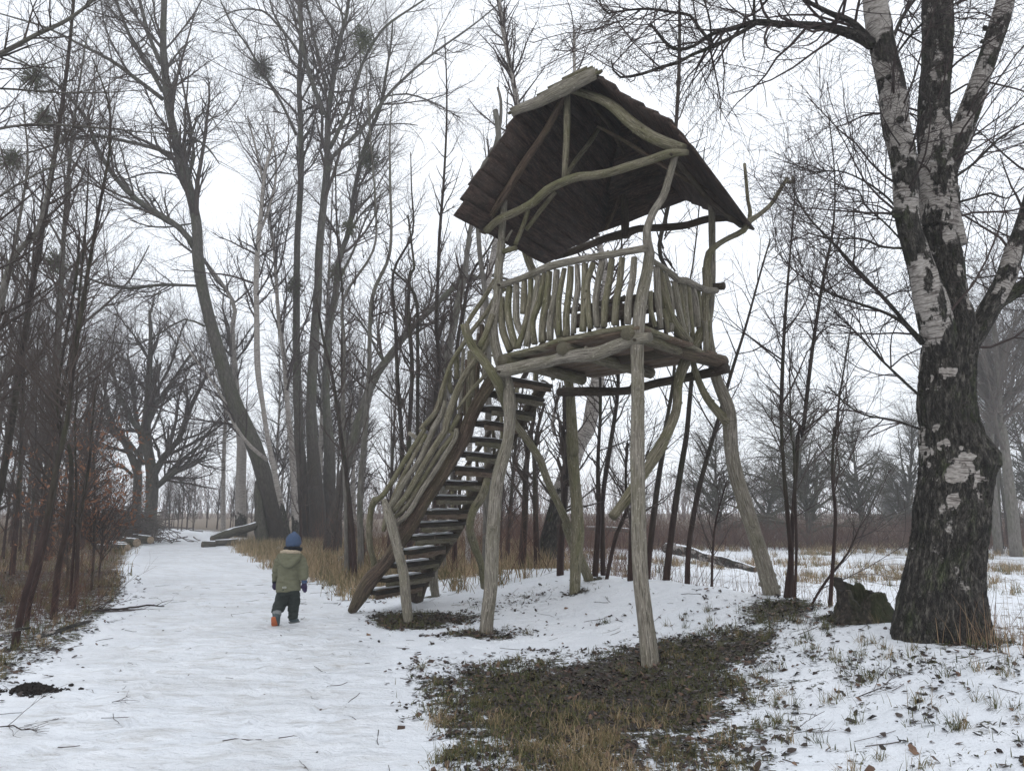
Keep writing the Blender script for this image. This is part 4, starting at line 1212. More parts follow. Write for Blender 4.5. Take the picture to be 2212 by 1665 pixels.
# birches of the same row
hero('bent_birch', 'white-flecked birch leaning left across the foot of the great leaning trunk', 'birch',
     [('H', 765, 1530, 34), ('H', 705, 1280, 34), ('H', 662, 1060, 34), ('H', 635, 930, 32), ('H', 600, 700, 30), ('H', 565, 450, 40), ('H', 560, 150, 36), ('G', 240, 1500, 30), ('G', 265, 1200, 26), ('G', 290, 950, 20), ('G', 335, 800, 12), ('G', 355, 740, 8)],
     [[(30, 29), ('H', 630, 1050, 28), ('H', 520, 960, 26), ('H', 420, 830, 24), ('H', 340, 650, 20), ('H', 230, 480, 16), ('H', 110, 330, 14), ('H', 0, 190, 8)],
      [(30, 31), ('G', 275, 1000, 16), ('G', 230, 800, 12), ('G', 190, 650, 8)],
      [(30, 31), ('G', 258, 1300, 18), ('G', 330, 1100, 16), ('G', 350, 900, 12), ('G', 300, 700, 8)]],
     'birch', 'twig_birch', LV_BIG(.5, .005), 30.0, low=(.2, 3.0), n=9, crown_from=.45)
hero('roadside_birch', 'straight pale birch standing behind the snow-topped fallen log', 'birch',
     [('P', 520, 1140, 26), ('H', 455, 1200, 66), ('H', 462, 950, 62), ('H', 440, 800, 50), ('H', 420, 500, 40), ('H', 400, 200, 32), ('H', 395, 0, 26), ('G', -170, 1300, 18)],
     [[(40, 42), ('H', 440, 850, 20), ('H', 390, 700, 18), ('H', 300, 500, 12), ('H', 240, 300, 8)]],
     'birch', 'twig_birch', LV_BIG(.4, .006), 41.0, low=(.2, 2.0), n=9, crown_from=.4)
hero('thin_birch', 'thin pale birch by itself at the far bend of the path', 'birch',
     [('P', 482, 1146, 11), ('H', 342, 1200, 26), ('H', 348, 950, 24), ('H', 358, 750, 20), ('H', 362, 550, 14), ('H', 350, 350, 9)],
     [[(44, 45), ('H', 345, 1080, 10), ('H', 310, 1000, 9), ('H', 302, 900, 6)]],
     'birch', 'twig_birch', LV_BIG(.18, .006), 44.0, n=7, crown_from=.4)
hero('knotted_birch', 'knotty birch trunk between the leaning dark trunk and the tall grey one', 'birch',
     [('P', 640, 1168, 20), ('H', 805, 1300, 44), ('H', 790, 1000, 40), ('H', 760, 700, 34), ('H', 740, 400, 32), ('H', 700, 100, 26), ('G', 340, 1400, 20), ('G', 300, 1150, 14)],
     [], 'birch', 'twig_birch', LV_BIG(.3, .005), 32.5, low=(.2, 2.0), n=8, crown_from=.3)
hero('broken_trunk', 'splintered dead trunk at the end of the fallen log', 'tree stump',
     [('P', 568, 1168, 40), ('P', 562, 1120, 30), ('P', 560, 1070, 22), ('P', 556, 1040, 10)], [[(33, 33), ('P', 575, 1150, 20), ('P', 580, 1120, 12), ('P', 583, 1095, 4)]],
     'oak', 'twig', [(14, (.3, .9), (.4, 1.0), .1, .2, 5, .006)], 33.0, n=9, knots=.35)
# the two oaks at the bend
hero('old_oak', 'big spreading oak at the bend of the path, right one of the pair', 'oak',
     [('N', 728, 925, 88), ('N', 738, 800, 66), ('N', 742, 690, 74), ('N', 735, 600, 60), ('N', 712, 450, 54), ('N', 722, 300, 44), ('N', 728, 150, 34), ('N', 735, 0, 26), ('N', 730, -150, 16)],
     [[(45, 44), ('N', 745, 665, 44), ('N', 800, 560, 40), ('N', 870, 480, 34), ('N', 930, 320, 26), ('N', 1010, 160, 16)],
      [(45, 43), ('N', 765, 705, 36), ('N', 860, 632, 34), ('N', 940, 600, 28), ('N', 1000, 560, 18)],
      [(45, 44), ('N', 780, 690, 22), ('N', 860, 600, 22), ('N', 920, 550, 18), ('N', 985, 500, 12)],
      [(45, 46), ('N', 720, 480, 36), ('N', 640, 380, 28), ('N', 580, 250, 22), ('N', 540, 100, 14)],
      [(45, 46), ('N', 715, 420, 30), ('N', 770, 300, 26), ('N', 850, 180, 20), ('N', 930, 60, 12)],
      [(45, 44), ('N', 705, 600, 26), ('N', 650, 520, 24), ('N', 600, 460, 20), ('N', 520, 400, 14), ('N', 440, 380, 8)]],
     'oak', 'twig', LV_BIG(.95, .0055), 45.0, n=12, crown_from=.35, knots=.12, ws=.82)
hero('old_oak', 'second spreading oak at the bend, left and a little behind', 'oak',
     [('N', 660, 890, 60), ('N', 668, 760, 50), ('N', 672, 640, 52), ('N', 640, 560, 40), ('N', 600, 480, 34), ('N', 545, 400, 28), ('N', 520, 280, 20), ('N', 500, 150, 14)],
     [[(48, 49), ('N', 676, 620, 34), ('N', 690, 500, 30), ('N', 660, 350, 26), ('N', 650, 200, 18), ('N', 620, 60, 12)],
      [(48, 47), ('N', 655, 660, 20), ('N', 600, 610, 18), ('N', 555, 610, 12), ('N', 500, 560, 8)]],
     'oak', 'twig', LV_BIG(.6, .0055), 48.0, n=10, crown_from=.35, knots=.12, ws=.82)

# young alders at the left edge, close to the camera
def sapling(label, pts, D, lv=1.0, extra=(), bark='alder', r=.003, low=(.1, 2.2), group=None, name='alder_sapling', cf=.25, twig='twig', cat='young tree'):
    return hero(name, label, cat, pts, [list(e) for e in extra], bark, twig, LV_SAP(lv, r), D, low=low, n=8, crown_from=cf, group=group)
sapling('reddish young alder nearest the camera at the left edge of the path, leaning right', [('N', 70, 1500, 38), ('N', 110, 1290, 30), ('N', 160, 1110, 28), ('N', 215, 930, 28), ('N', 275, 620, 26), ('N', 325, 400, 24), ('N', 352, 180, 20), ('M', 345, 1400, 20), ('M', 395, 1100, 16), ('M', 430, 900, 14), ('M', 475, 650, 11), ('M', 470, 450, 8), ('M', 400, 250, 6)], 8.7, 1.0)
sapling('thin alder stem growing close behind the nearest one', [('N', 140, 1300, 24), ('N', 190, 1110, 24), ('N', 235, 900, 22), ('N', 270, 700, 20), ('N', 285, 560, 18), ('N', 300, 400, 14), ('N', 280, 250, 12), ('M', 330, 1200, 12), ('M', 345, 1000, 8)], 10.0, 1.0)
sapling('straight dark alder right of the nearest pair, at the snow edge', [('N', 262, 1340, 34), ('N', 285, 1100, 28), ('N', 325, 900, 26), ('N', 348, 700, 24), ('N', 340, 520, 20), ('N', 285, 420, 16), ('N', 300, 280, 16), ('N', 340, 80, 14), ('M', 330, 1400, 12), ('M', 370, 1000, 9), ('M', 385, 700, 6)], 11.0, 1.3)
sapling('black thin alder with a kink, last of the close group toward the path', [('N', 355, 1310, 22), ('N', 372, 1180, 22), ('N', 382, 950, 18), ('N', 400, 800, 18), ('N', 440, 560, 14), ('N', 450, 400, 10), ('N', 470, 200, 6)], 12.0, 1.0,
        extra=[[12, ('N', 340, 1290, 14), ('N', 360, 1000, 14), ('N', 372, 700, 12), ('N', 365, 450, 10), ('N', 380, 150, 8)]])
sapling('tall black trunk crossing the whole left edge of the view', [('N', -70, 1010, 40), ('N', -10, 760, 36), ('N', 15, 650, 34), ('N', 60, 380, 32), ('N', 100, 100, 30), ('M', 80, 1640, 28), ('M', 130, 1300, 26), ('M', 190, 950, 24), ('M', 240, 650, 20), ('M', 290, 300, 16), ('M', 320, 0, 13), ('M', 335, -200, 9)], 14.0, 1.5, r=.003)
sapling('grey tree at the left edge bending into two upright branches', [('M', -60, 1700, 40), ('M', -20, 1400, 38), ('M', 0, 1320, 34), ('M', 60, 1110, 26), ('M', 150, 1020, 20), ('M', 195, 880, 16), ('M', 240, 650, 11), ('M', 300, 560, 8)], 13.0, 1.2, bark='grey',
        extra=[[13, ('M', 45, 1150, 16), ('M', 80, 980, 14), ('M', 120, 700, 10), ('M', 100, 450, 7)]])
hero('overhanging_tree', 'pale grey tree outside the left edge, long bare branches reaching into view', 'tree',
     [('M', -260, 2900, 60), ('M', -240, 1500, 46), ('M', -220, 600, 40), ('M', -230, 100, 34), ('M', -200, -300, 24)],
     [[(9, 8.6), ('M', -230, 340, 26), ('M', -60, 262, 24), ('M', 60, 205, 22), ('M', 150, 155, 20), ('M', 250, 110, 18), ('M', 320, 70, 16), ('M', 400, 5, 13), ('M', 470, -60, 9)],
      [(9, 8.4), ('M', -232, 960, 16), ('M', -60, 890, 12), ('M', 60, 810, 10), ('M', 190, 740, 9), ('M', 300, 690, 7), ('M', 420, 610, 5), ('M', 640, 560, 3)],
      [(9, 9.4), ('M', -230, 500, 16), ('M', -60, 560, 13), ('M', 130, 540, 11), ('M', 400, 552, 9), ('M', 700, 580, 5), ('M', 850, 575, 3)],
      [(9, 9.8), ('M', -230, 400, 14), ('M', 0, 385, 10), ('M', 250, 402, 8), ('M', 480, 400, 5), ('M', 620, 390, 3)]],
     'grey', 'twig', LV_SAP(4.5, .0022), 9.0, n=8, crown_from=.3)

# slender stems of the thicket behind the stairs and the tower
def stem_line(label, pts, D, lv=.8, **k):
    sapling(label, pts, D, lv * .55, low=(.1, 2.6), **k)
GRP = 'slender saplings in the thicket behind the tower'
LBL = 'slender bare sapling standing in the thicket behind the stairs'
stem_line('slender sapling behind the child\'s right, dark and straight', [('C', 190, 3010, 40), ('C', 100, 1500, 30), ('C', 85, 800, 26), ('C', 90, 200, 22), ('G', 690, 1300, 10), ('G', 680, 900, 8)], 17, group=GRP)
stem_line('slender grey sapling rising midway between the child and the stair foot', [('H', 1145, 1660, 30), ('H', 1130, 1000, 30), ('H', 1120, 700, 26), ('H', 1130, 300, 22), ('H', 1125, 0, 20), ('G', 890, 1400, 14), ('G', 905, 1150, 12), ('G', 870, 700, 8), ('G', 850, 350, 6)], 17, group=GRP, bark='grey')
stem_line('slender grey sapling, widest of those behind the lowest stair post', [('H', 1235, 1660, 40), ('H', 1230, 1300, 36), ('H', 1260, 900, 34), ('H', 1290, 500, 30), ('H', 1310, 0, 26), ('G', 985, 1400, 18), ('G', 985, 1000, 14), ('G', 985, 750, 10), ('G', 1000, 500, 6)], 18, group=GRP, bark='grey')
stem_line('slender sapling slanting left behind the dry grass by the stair foot', [('H', 1195, 1665, 30), ('H', 1150, 1200, 28), ('H', 1110, 900, 24), ('H', 1050, 500, 22), ('H', 990, 250, 18), ('H', 950, 0, 14)], 16, group=GRP)
stem_line('dark straight sapling rising beside the left end of the tower roof', [('C', 955, 2900, 60), ('C', 955, 1900, 52), ('C', 950, 1200, 48), ('C', 985, 850, 44), ('C', 960, 500, 40), ('C', 965, 200, 36), ('G', 1250, 1600, 18), ('G', 1262, 1300, 18), ('G', 1285, 1000, 15), ('G', 1300, 700, 12), ('G', 1300, 450, 9), ('G', 1290, 200, 6)], 15.5, 1.4)
stem_line('straight sapling crossing the arching dark trunk', [('C', 620, 2700, 46), ('C', 640, 1650, 40), ('C', 600, 1000, 36), ('C', 580, 500, 30), ('C', 560, 0, 26), ('G', 1110, 1300, 12), ('G', 1105, 1050, 8), ('G', 1100, 850, 6)], 15, group=GRP)
stem_line('kinked sapling just right of the one crossing the arching trunk', [('C', 710, 2700, 52), ('C', 700, 1700, 44), ('C', 735, 900, 40), ('C', 700, 400, 34), ('C', 715, 0, 28), ('G', 1120, 1500, 14), ('G', 1085, 1200, 10)], 14.5, group=GRP)
stem_line('fine upright sapling close beside the kinked one', [('C', 780, 2600, 44), ('C', 785, 1500, 38), ('C', 785, 700, 32), ('C', 760, 200, 28), ('G', 990, 1500, 12)], 14.8, group=GRP)
stem_line('pale grey sapling left of the tower, forking behind the stair rail', [('C', 1010, 2700, 76), ('C', 1040, 1500, 74), ('C', 1050, 900, 72), ('C', 1120, 480, 70), ('C', 1190, 150, 66), ('P', 1005, 590, 13), ('P', 1015, 500, 10), ('P', 1040, 400, 8), ('P', 1062, 320, 6)], 16.5, 1.2, bark='grey')
stem_line('dark sapling slanting right behind the upper stair rail', [('C', 1130, 2600, 46), ('C', 1130, 1500, 40), ('C', 1150, 700, 36), ('C', 1210, 350, 32), ('C', 1290, 0, 26), ('A', 380, 1100, 12), ('A', 440, 200, 8)], 15, group=GRP)
stem_line('pollarded snag showing above the left side of the tower roof', [('C', 1420, 2500, 70), ('C', 1440, 600, 54), ('A', 240, 1250, 34), ('A', 240, 800, 38), ('A', 330, 650, 42), ('A', 375, 520, 44), ('A', 352, 345, 40)], 13.2, .4, bark='grey',
          extra=[[13.2, ('A', 370, 520, 26), ('A', 388, 420, 24), ('A', 390, 280, 22), ('A', 368, 190, 18)]])
hero('slim_birch', 'slim pale birch passing behind the left edge of the tower roof', 'birch',
     [('C', 1250, 2600, 50), ('C', 1300, 1000, 46), ('A', 360, 1200, 40), ('A', 480, 600, 40), ('A', 505, 340, 40), ('A', 480, 180, 38), ('A', 445, 0, 34), ('P', 1090, 80, 11), ('P', 1078, 0, 10), ('P', 1070, -90, 8)],
     [], 'birch', 'twig_birch', LV_SAP(1.5, .004), 18.0, n=8, crown_from=.6)
hero('mossy_birch', 'broad dark-footed birch leaning right behind the tower legs', 'birch',
     [('E', 60, 960, 140), ('E', 90, 800, 130), ('E', 150, 550, 128), ('E', 215, 330, 118), ('E', 300, 100, 100), ('B', 985, 1300, 100), ('B', 1040, 1020, 96), ('B', 1060, 800, 84), ('B', 1080, 500, 60), ('B', 1100, 200, 44), ('A', 1000, 1000, 30), ('A', 900, 200, 26), ('A', 890, -200, 22)],
     [[(15, 15.3), ('B', 760, 1340, 22), ('B', 740, 1260, 24), ('B', 770, 1130, 22), ('B', 795, 980, 16)]], 'birch', 'twig_birch', LV_SAP(1.4, .004), 15.0, low=(.8, 2.6), n=14, crown_from=.4, knots=.12)
GR2 = 'dark saplings on the bank behind the tower'
LB2 = 'dark reddish sapling standing on the bank behind the tower legs'
LBS = ['second thin dark sapling left of the dangling brace end', 'twin-trunked dark sapling right beside the dangling brace end', 'slanting thin sapling just below the dangling brace end', 'dark sapling almost hidden behind the front tower post', 'dark sapling first to the right of the front tower post', 'thickest dark sapling between the front post and the leaning right leg', 'dark sapling slanting up toward the fork of the right leg', 'wispy knee-high shoot between the saplings and the leaning right leg', 'dark sapling directly behind the rear tower post', 'reddish trunk in the thicket right of the stairs, nearer the front left post', 'reddish trunk in the thicket right of the stairs, farther from the front left post']
for kk, (pts, D) in enumerate((([('E', 400, 990, 40), ('E', 425, 600, 34), ('E', 420, 250, 26), ('E', 432, 0, 22), ('B', 1070, 1100, 22), ('B', 1060, 700, 16)], 12.6),
               ([('E', 455, 990, 34), ('E', 450, 500, 30), ('E', 488, 200, 32), ('E', 520, 0, 28), ('B', 1190, 1000, 26), ('B', 1190, 500, 18), ('B', 1215, 0, 12), ('A', 1215, 800, 10)], 12.8),
               ([('E', 478, 1000, 24), ('E', 540, 700, 26), ('E', 610, 540, 26), ('E', 600, 350, 18), ('E', 610, 100, 14)], 12.2),
               ([('E', 630, 1040, 40), ('E', 640, 700, 34), ('E', 655, 300, 26), ('E', 670, 0, 22)], 11.8),
               ([('E', 745, 950, 34), ('E', 775, 650, 38), ('E', 820, 300, 34), ('E', 855, 100, 30), ('B', 1500, 1350, 30), ('B', 1560, 1020, 24), ('B', 1600, 600, 16), ('A', 1700, 1400, 12), ('A', 1780, 600, 8)], 12.4),
               ([('E', 858, 1080, 52), ('E', 880, 850, 44), ('E', 925, 500, 40), ('E', 965, 250, 38), ('E', 1000, 20, 34), ('B', 1690, 970, 30), ('B', 1740, 500, 26), ('A', 1480, 1350, 30), ('A', 1530, 1000, 30), ('A', 1585, 450, 26), ('F', 425, 300, 20), ('F', 425, 0, 14)], 11.6),
               ([('E', 1000, 1100, 40), ('E', 1010, 800, 34), ('E', 1060, 480, 34), ('E', 1120, 240, 30), ('E', 1190, 0, 26), ('B', 1960, 920, 24), ('B', 2060, 600, 18), ('B', 2170, 200, 14), ('B', 2230, 0, 10)], 11.3),
               ([('E', 1160, 1150, 16), ('E', 1165, 850, 16), ('E', 1190, 600, 12), ('E', 1260, 350, 8)], 11.0),
               ([('E', 175, 900, 44), ('E', 190, 600, 40), ('E', 212, 300, 38), ('E', 190, 0, 34), ('B', 825, 1300, 30), ('B', 820, 1000, 24)], 13.0),
               ([('D', 1540, 1080, 60), ('D', 1560, 700, 54), ('D', 1575, 300, 44), ('D', 1620, 0, 34), ('B', 620, 1200, 22), ('B', 640, 900, 14)], 14.5),
               ([('D', 1660, 1120, 56), ('D', 1650, 800, 44), ('D', 1640, 400, 34), ('D', 1650, 100, 30), ('C', 1960, 1200, 26)], 14.2))):
    stem_line(LBS[kk], pts, D, .9, group=GR2, bark='alder')
stem_line('clump stem nearest the leaning tower leg, thick and black below', [('I', 118, 1170, 52), ('I', 135, 1000, 46), ('I', 150, 850, 36), ('I', 130, 600, 30), ('I', 105, 300, 26), ('I', 88, 0, 24), ('J', 75, 1280, 24), ('J', 90, 900, 18), ('J', 115, 560, 14), ('J', 145, 200, 9), ('J', 150, 0, 6)], 9.6, 1.2)
stem_line('clump stem curving up and right through the gap beside the birch', [('I', 150, 1165, 40), ('I', 155, 700, 30), ('I', 178, 350, 28), ('I', 200, 0, 26), ('J', 190, 1480, 24), ('J', 240, 1050, 22), ('J', 300, 650, 18), ('J', 365, 300, 12), ('J', 370, 0, 8), ('P', 1790, 250, 3)], 9.8, 1.5)
stem_line('thin clump stem standing slightly apart on the right of the clump', [('I', 172, 1180, 20), ('I', 185, 800, 18), ('I', 175, 400, 18), ('I', 165, 100, 14), ('J', 130, 1500, 10), ('J', 120, 1100, 9)], 9.5, .6)
stem_line('slim black sapling rising beside the black stump', [('I', 402, 1200, 28), ('I', 428, 800, 24), ('I', 438, 560, 22), ('I', 418, 300, 20), ('I', 430, 0, 16), ('J', 372, 1500, 16), ('J', 400, 1250, 12), ('J', 445, 980, 8), ('J', 470, 800, 6)], 8.9, 1.0)
stem_line('leaning thin stem crossing in front of the bushy trees', [('I', 280, 1180, 16), ('I', 380, 1000, 18), ('I', 520, 820, 14), ('I', 600, 640, 10)], 9.0, .5)

# pale pair of trunks at the right edge, across the field
hero('field_tree', 'left one of two upright grey trees at the right edge across the field', 'tree',
     [('I', 1470, 500, 50), ('I', 1450, 150, 46), ('I', 1435, -40, 42), ('J', 1240, 1350, 36), ('J', 1190, 1150, 26), ('J', 1150, 950, 16)],
     [[(32, 31), ('J', 1250, 1500, 22), ('J', 1255, 1300, 22), ('J', 1265, 1150, 20), ('J', 1300, 950, 14)]], 'grey', 'twig_grey', LV_BIG(.5, .006), 32.0, n=9, crown_from=.3)
hero('field_tree', 'right one of two upright grey trees at the right edge across the field', 'tree',
     [('I', 1585, 520, 66), ('I', 1560, 300, 60), ('I', 1520, 0, 52), ('J', 1285, 1400, 40), ('J', 1280, 1150, 36), ('J', 1262, 900, 28), ('J', 1240, 700, 18)],
     [[(30, 31), ('J', 1275, 1100, 22), ('J', 1330, 950, 20), ('J', 1400, 820, 14), ('J', 1460, 740, 8)], [(30, 31), ('J', 1290, 1330, 20), ('J', 1400, 1180, 16), ('J', 1480, 1050, 10)]],
     'grey', 'twig_grey', LV_BIG(.6, .006), 30.0, n=10, crown_from=.3)

# ------------------------------------------------------------------ the great birch on the right
def birch_dark(V):
    z = V[:, 2]
    return .30 + .75 * sstep(3.3, 1.6, z)
tb = at(2040, 1360, 6.95)
bz = gz(tb[0], tb[1])
birch = thing('great_birch', 'massive old birch with black furrowed foot and white upper stems on the snowy bank', 'birch', (tb[0], tb[1], bz))
Cm = path3([('P', 2035, 1372, 176), ('P', 2036, 1330, 172), ('P', 2039, 1254, 160), ('P', 2048, 1180, 152), ('P', 2053, 1121, 150), ('P', 2060, 1021, 140), ('P', 2052, 940, 128), ('P', 2045, 872, 122), ('P', 2047, 800, 114), ('P', 2052, 740, 108), ('P', 2050, 690, 104), ('P', 2040, 630, 86), ('P', 2028, 540, 80)], 6.95)
Cm[0, 2] = bz - .25
C = catmull(Cm, .022)
Vs, Q, T, A = tube(C[:, :3], C[:, 3] * .92, 170, knots=.06, relief=.020, rfreq=15.0, seed=4.2, cap=True)
# buttress roots: flare near the ground towards left and right
dz = Vs[:, 2] - bz
ang = np.arctan2(Vs[:, 1] - tb[1], Vs[:, 0] - tb[0])
fl = .30 * np.exp(-np.maximum(dz, 0) / .20) * (.10 + .45 * np.maximum(0, np.cos(ang - PI)) ** 4 + .12 * np.maximum(0, np.cos(ang + .4)) ** 4 + .15 * np.cos(5 * ang) ** 2)
rad = Vs[:, :2] - np.array((tb[0], tb[1]))
Vs[:, :2] += rad * fl[:, None]
# the burl on the right of the trunk
bc = at(2148, 985, 6.8)
d = np.linalg.norm(Vs - bc, axis=1)
Vs += (Vs - np.array([np.interp(Vs[:, 2], C[:, 2], C[:, k]) for k in range(3)]).T) * (.34 * np.exp(-(d / .20) ** 2) * (1 + .5 * fbm(Vs * 9, 2)))[:, None]
dk = .42 + .38 * sstep(3.35, 2.3, Vs[:, 2]) + .30 * fbm(Vs * np.array((3.0, 3.0, 1.6)), 3) + .25 * np.cos(np.arctan2(Vs[:, 1] - C[0, 1], Vs[:, 0] - C[0, 0]) + .3) * sstep(2.4, 3.0, Vs[:, 2])
wv = Vs + .30 * np.stack([fbm(Vs * 9, 3), fbm(Vs * 9 + 30, 3), fbm(Vs * 9 + 60, 3)], -1)
for (u_, v_, r_, a_) in ((2085, 1030, .10, .50), (2112, 1010, .08, .5), (2060, 1045, .06, .4), (2010, 940, .08, .48), (2030, 960, .09, .48), (1995, 975, .05, .5), (2052, 800, .07, .5), (2035, 760, .07, .5), (2085, 800, .05, .5), (2120, 1060, .05, .5)):
    dk = dk - a_ * np.exp(-((wv - at(u_, v_, 6.68)) ** 2 / np.array((1, 4, 1.6))).sum(1) / r_ ** 2)
Bag().add(Vs, Q, T, A, np.clip(dk, 0, 1.2)).build('trunk', M['birch'], birch)
def bstem(name, pts, D, n=40, dark=.3, relief=.004, knots=.10, flex=.25):
    C = catmull(path3(pts, D), .04)
    V, Q, T, A = tube(C[:, :3], C[:, 3], n, knots=knots, relief=relief, rfreq=22)
    Bag().add(V, Q, T, A, dark + flex * fbm(V * 2.0, 3) + (.9 - dark) * sstep(3.25, 2.75, V[:, 2]) * (.75 + .5 * fbm(V * 3.0, 2))).build(name, M['birch'], birch)
    return C
par = []
par.append(bstem('stem', [('J', 1010, 1330, 150), ('J', 985, 1120, 170), ('J', 948, 900, 176), ('J', 895, 680, 164), ('J', 825, 450, 136), ('J', 775, 260, 132), ('J', 770, 80, 134), ('F', 1600, 930, 124), ('F', 1585, 800, 134), ('F', 1545, 640, 140), ('F', 1525, 450, 142), ('F', 1490, 300, 134), ('F', 1465, 150, 136), ('F', 1440, 0, 130), ('F', 1420, -150, 120)], (6.98, 6.95, 6.82, 6.74, 6.7, 6.68, 6.67, 6.66, 6.65, 6.64, 6.63, 6.62, 6.61, 6.6, 6.6), 64, .47, flex=.36))
par.append(bstem('stem', [('J', 1010, 760, 190), ('J', 985, 560, 200), ('J', 950, 350, 196), ('J', 950, 100, 200), ('F', 1765, 1200, 196), ('F', 1762, 950, 190), ('F', 1750, 760, 176), ('F', 1742, 560, 150), ('F', 1755, 400, 146), ('F', 1760, 200, 150), ('F', 1760, 0, 148), ('F', 1765, -160, 136)], (7.0, 7.0, 7.05), 64, .60, .010, flex=.4))
par.append(bstem('stem', [('J', 1060, 420, 100), ('F', 1790, 960, 130), ('F', 1840, 790, 124), ('F', 1905, 640, 108), ('F', 1955, 500, 104), ('F', 1995, 380, 98), ('F', 2050, 220, 96), ('F', 2095, 80, 98), ('F', 2125, -60, 88), ('F', 2140, -200, 78)], (6.95, 6.9, 6.8), 44, .46))
par.append(bstem('stem', [('J', 1040, 1150, 120), ('J', 1090, 1010, 120), ('J', 1175, 870, 112), ('J', 1250, 740, 110), ('J', 1325, 600, 104), ('J', 1370, 460, 96), ('J', 1420, 320, 88), ('J', 1480, 100, 80), ('J', 1500, -120, 70)], (6.95, 6.9, 7.1), 44, .60))
par.append(bstem('stem', [('J', 1230, 760, 70), ('J', 1330, 700, 78), ('J', 1440, 630, 72), ('J', 1560, 520, 64)], (6.9, 6.9, 6.7), 30, .85, .006))
limbs_b = [
    [(6.6, 6.3, 6.2), ('F', 1425, 232, 62), ('F', 1340, 185, 56), ('F', 1200, 145, 44), ('F', 1050, 130, 36), ('F', 940, 128, 36), ('F', 820, 118, 32), ('F', 700, 150, 26), ('F', 590, 180, 22), ('F', 500, 240, 20), ('F', 430, 258, 20), ('F', 370, 240, 18), ('F', 310, 170, 16), ('F', 275, 125, 12)],
    [(6.25, 6.0), ('F', 820, 125, 26), ('F', 740, 172, 22), ('F', 600, 240, 22), ('F', 490, 285, 18), ('F', 420, 325, 18), ('F', 330, 350, 16), ('F', 230, 385, 16), ('F', 120, 402, 12), ('F', 82, 365, 10), ('F', 72, 310, 7)],
    [(6.2, 6.3), ('F', 600, 232, 18), ('F', 530, 150, 18), ('F', 480, 82, 16), ('F', 400, 66, 14), ('F', 270, 48, 14), ('F', 150, 55, 12), ('F', 60, 70, 11), ('F', 30, 50, 9), ('F', 0, -40, 7)],
    [(6.6, 6.2), ('F', 1400, 195, 40), ('F', 1310, 110, 34), ('F', 1225, 80, 30), ('F', 1130, 30, 24), ('F', 1040, -20, 18)],
    [(6.7, 7.2), ('F', 1535, 190, 18), ('F', 1580, 90, 20), ('F', 1650, -10, 16)],
    [(6.2, 6.1), ('F', 815, 110, 18), ('F', 812, 40, 16), ('F', 815, -30, 12)],
    [(6.3, 6.0), ('F', 590, 215, 14), ('F', 585, 120, 12), ('F', 560, 20, 10), ('F', 540, -40, 8)],
    [(6.8, 7.4, 7.8), ('J', 860, 960, 30), ('J', 780, 870, 28), ('J', 690, 760, 24), ('J', 590, 650, 20), ('J', 480, 530, 17), ('J', 360, 400, 14), ('J', 210, 240, 10), ('J', 130, 80, 6)],
    [(6.8, 7.6, 8.2), ('J', 850, 930, 20), ('J', 700, 815, 18), ('J', 550, 755, 16), ('J', 400, 705, 13), ('J', 280, 650, 10), ('J', 150, 560, 8), ('J', 40, 440, 5)],
    [(6.8, 7.8), ('J', 840, 1250, 18), ('J', 700, 1120, 16), ('J', 600, 1020, 13), ('J', 450, 860, 9), ('J', 330, 760, 6)],
    [(6.8, 7.4), ('J', 850, 1440, 14), ('J', 700, 1390, 14), ('J', 500, 1345, 11), ('J', 330, 1200, 7)],
    [(6.7, 7.0), ('J', 760, 432, 14), ('J', 640, 425, 14), ('J', 520, 380, 11), ('J', 370, 378, 9), ('J', 180, 340, 5)],
    [(6.9, 6.4), ('J', 1030, 185, 14), ('J', 1140, 155, 14), ('J', 1240, 125, 13), ('J', 1330, 155, 10), ('J', 1427, 90, 8)],
    [(6.6, 7.0), ('F', 1855, 920, 12), ('F', 1960, 840, 14), ('F', 2080, 720, 12), ('F', 2210, 640, 8)],
    [(7.0, 6.6), ('F', 1560, 270, 12), ('F', 1620, 190, 13), ('F', 1700, 110, 12), ('F', 1840, 10, 8)],
    [(6.8, 7.5), ('J', 710, 200, 12), ('J', 640, 130, 12), ('J', 520, 50, 10), ('J', 380, 0, 8), ('F', 1080, 910, 5)],
    [(6.8, 7.4), ('J', 735, 380, 11), ('J', 650, 290, 12), ('J', 540, 190, 10), ('J', 500, 110, 8), ('J', 380, 90, 5)],
]
for L in limbs_b:
    C = catmull(path3(L[1:], L[0]), .10)
    V, Q, T, A = tube(C[:, :3], C[:, 3], 9, knots=.28)
    Bag().add(V, Q, T, A, np.full(len(V), 1.05)).build('limb', M['birch'], birch)
    par.append(C)
# gnarled swellings where branches broke off
for (cr, u, v, w, D) in (('F', 1510, 400, 34, 6.5), ('F', 1475, 410, 30, 6.5), ('J', 715, 235, 60, 6.6), ('F', 1240, 92, 26, 6.4), ('F', 945, 140, 26, 6.2), ('F', 1300, 190, 30, 6.45), ('J', 905, 505, 16, 6.4), ('F', 1570, 620, 40, 6.5), ('F', 1630, 850, 34, 6.55), ('F', 2010, 150, 30, 6.7), ('F', 1995, 215, 24, 6.7)):
    c = at(*pix(cr, u, v), D)
    r = w * CROPS[cr][2] / 2 / F * D
    k = np.linspace(-1, 1, 7)
    Pn = np.array([c + np.array((t * r, 0, .2 * t * r)) for t in k])
    Bag().tube(Pn, r * np.sqrt(np.maximum(1 - k ** 2, .04)), 10, knots=.35, x=1.1).build('burl', M['birch'], birch)
P0, R0 = zip(*[resample(c[:, :3], np.minimum(c[:, 3], .05), 14) for c in par])
P0, R0 = np.array(P0), np.array(R0)
b = Bag()
P1, R1 = grow(P0[5:], R0[5:], 170, (.5, 1.6), .15, (.5, 1.2), .03, .15, 7, rmin=.006, rmax=.014)
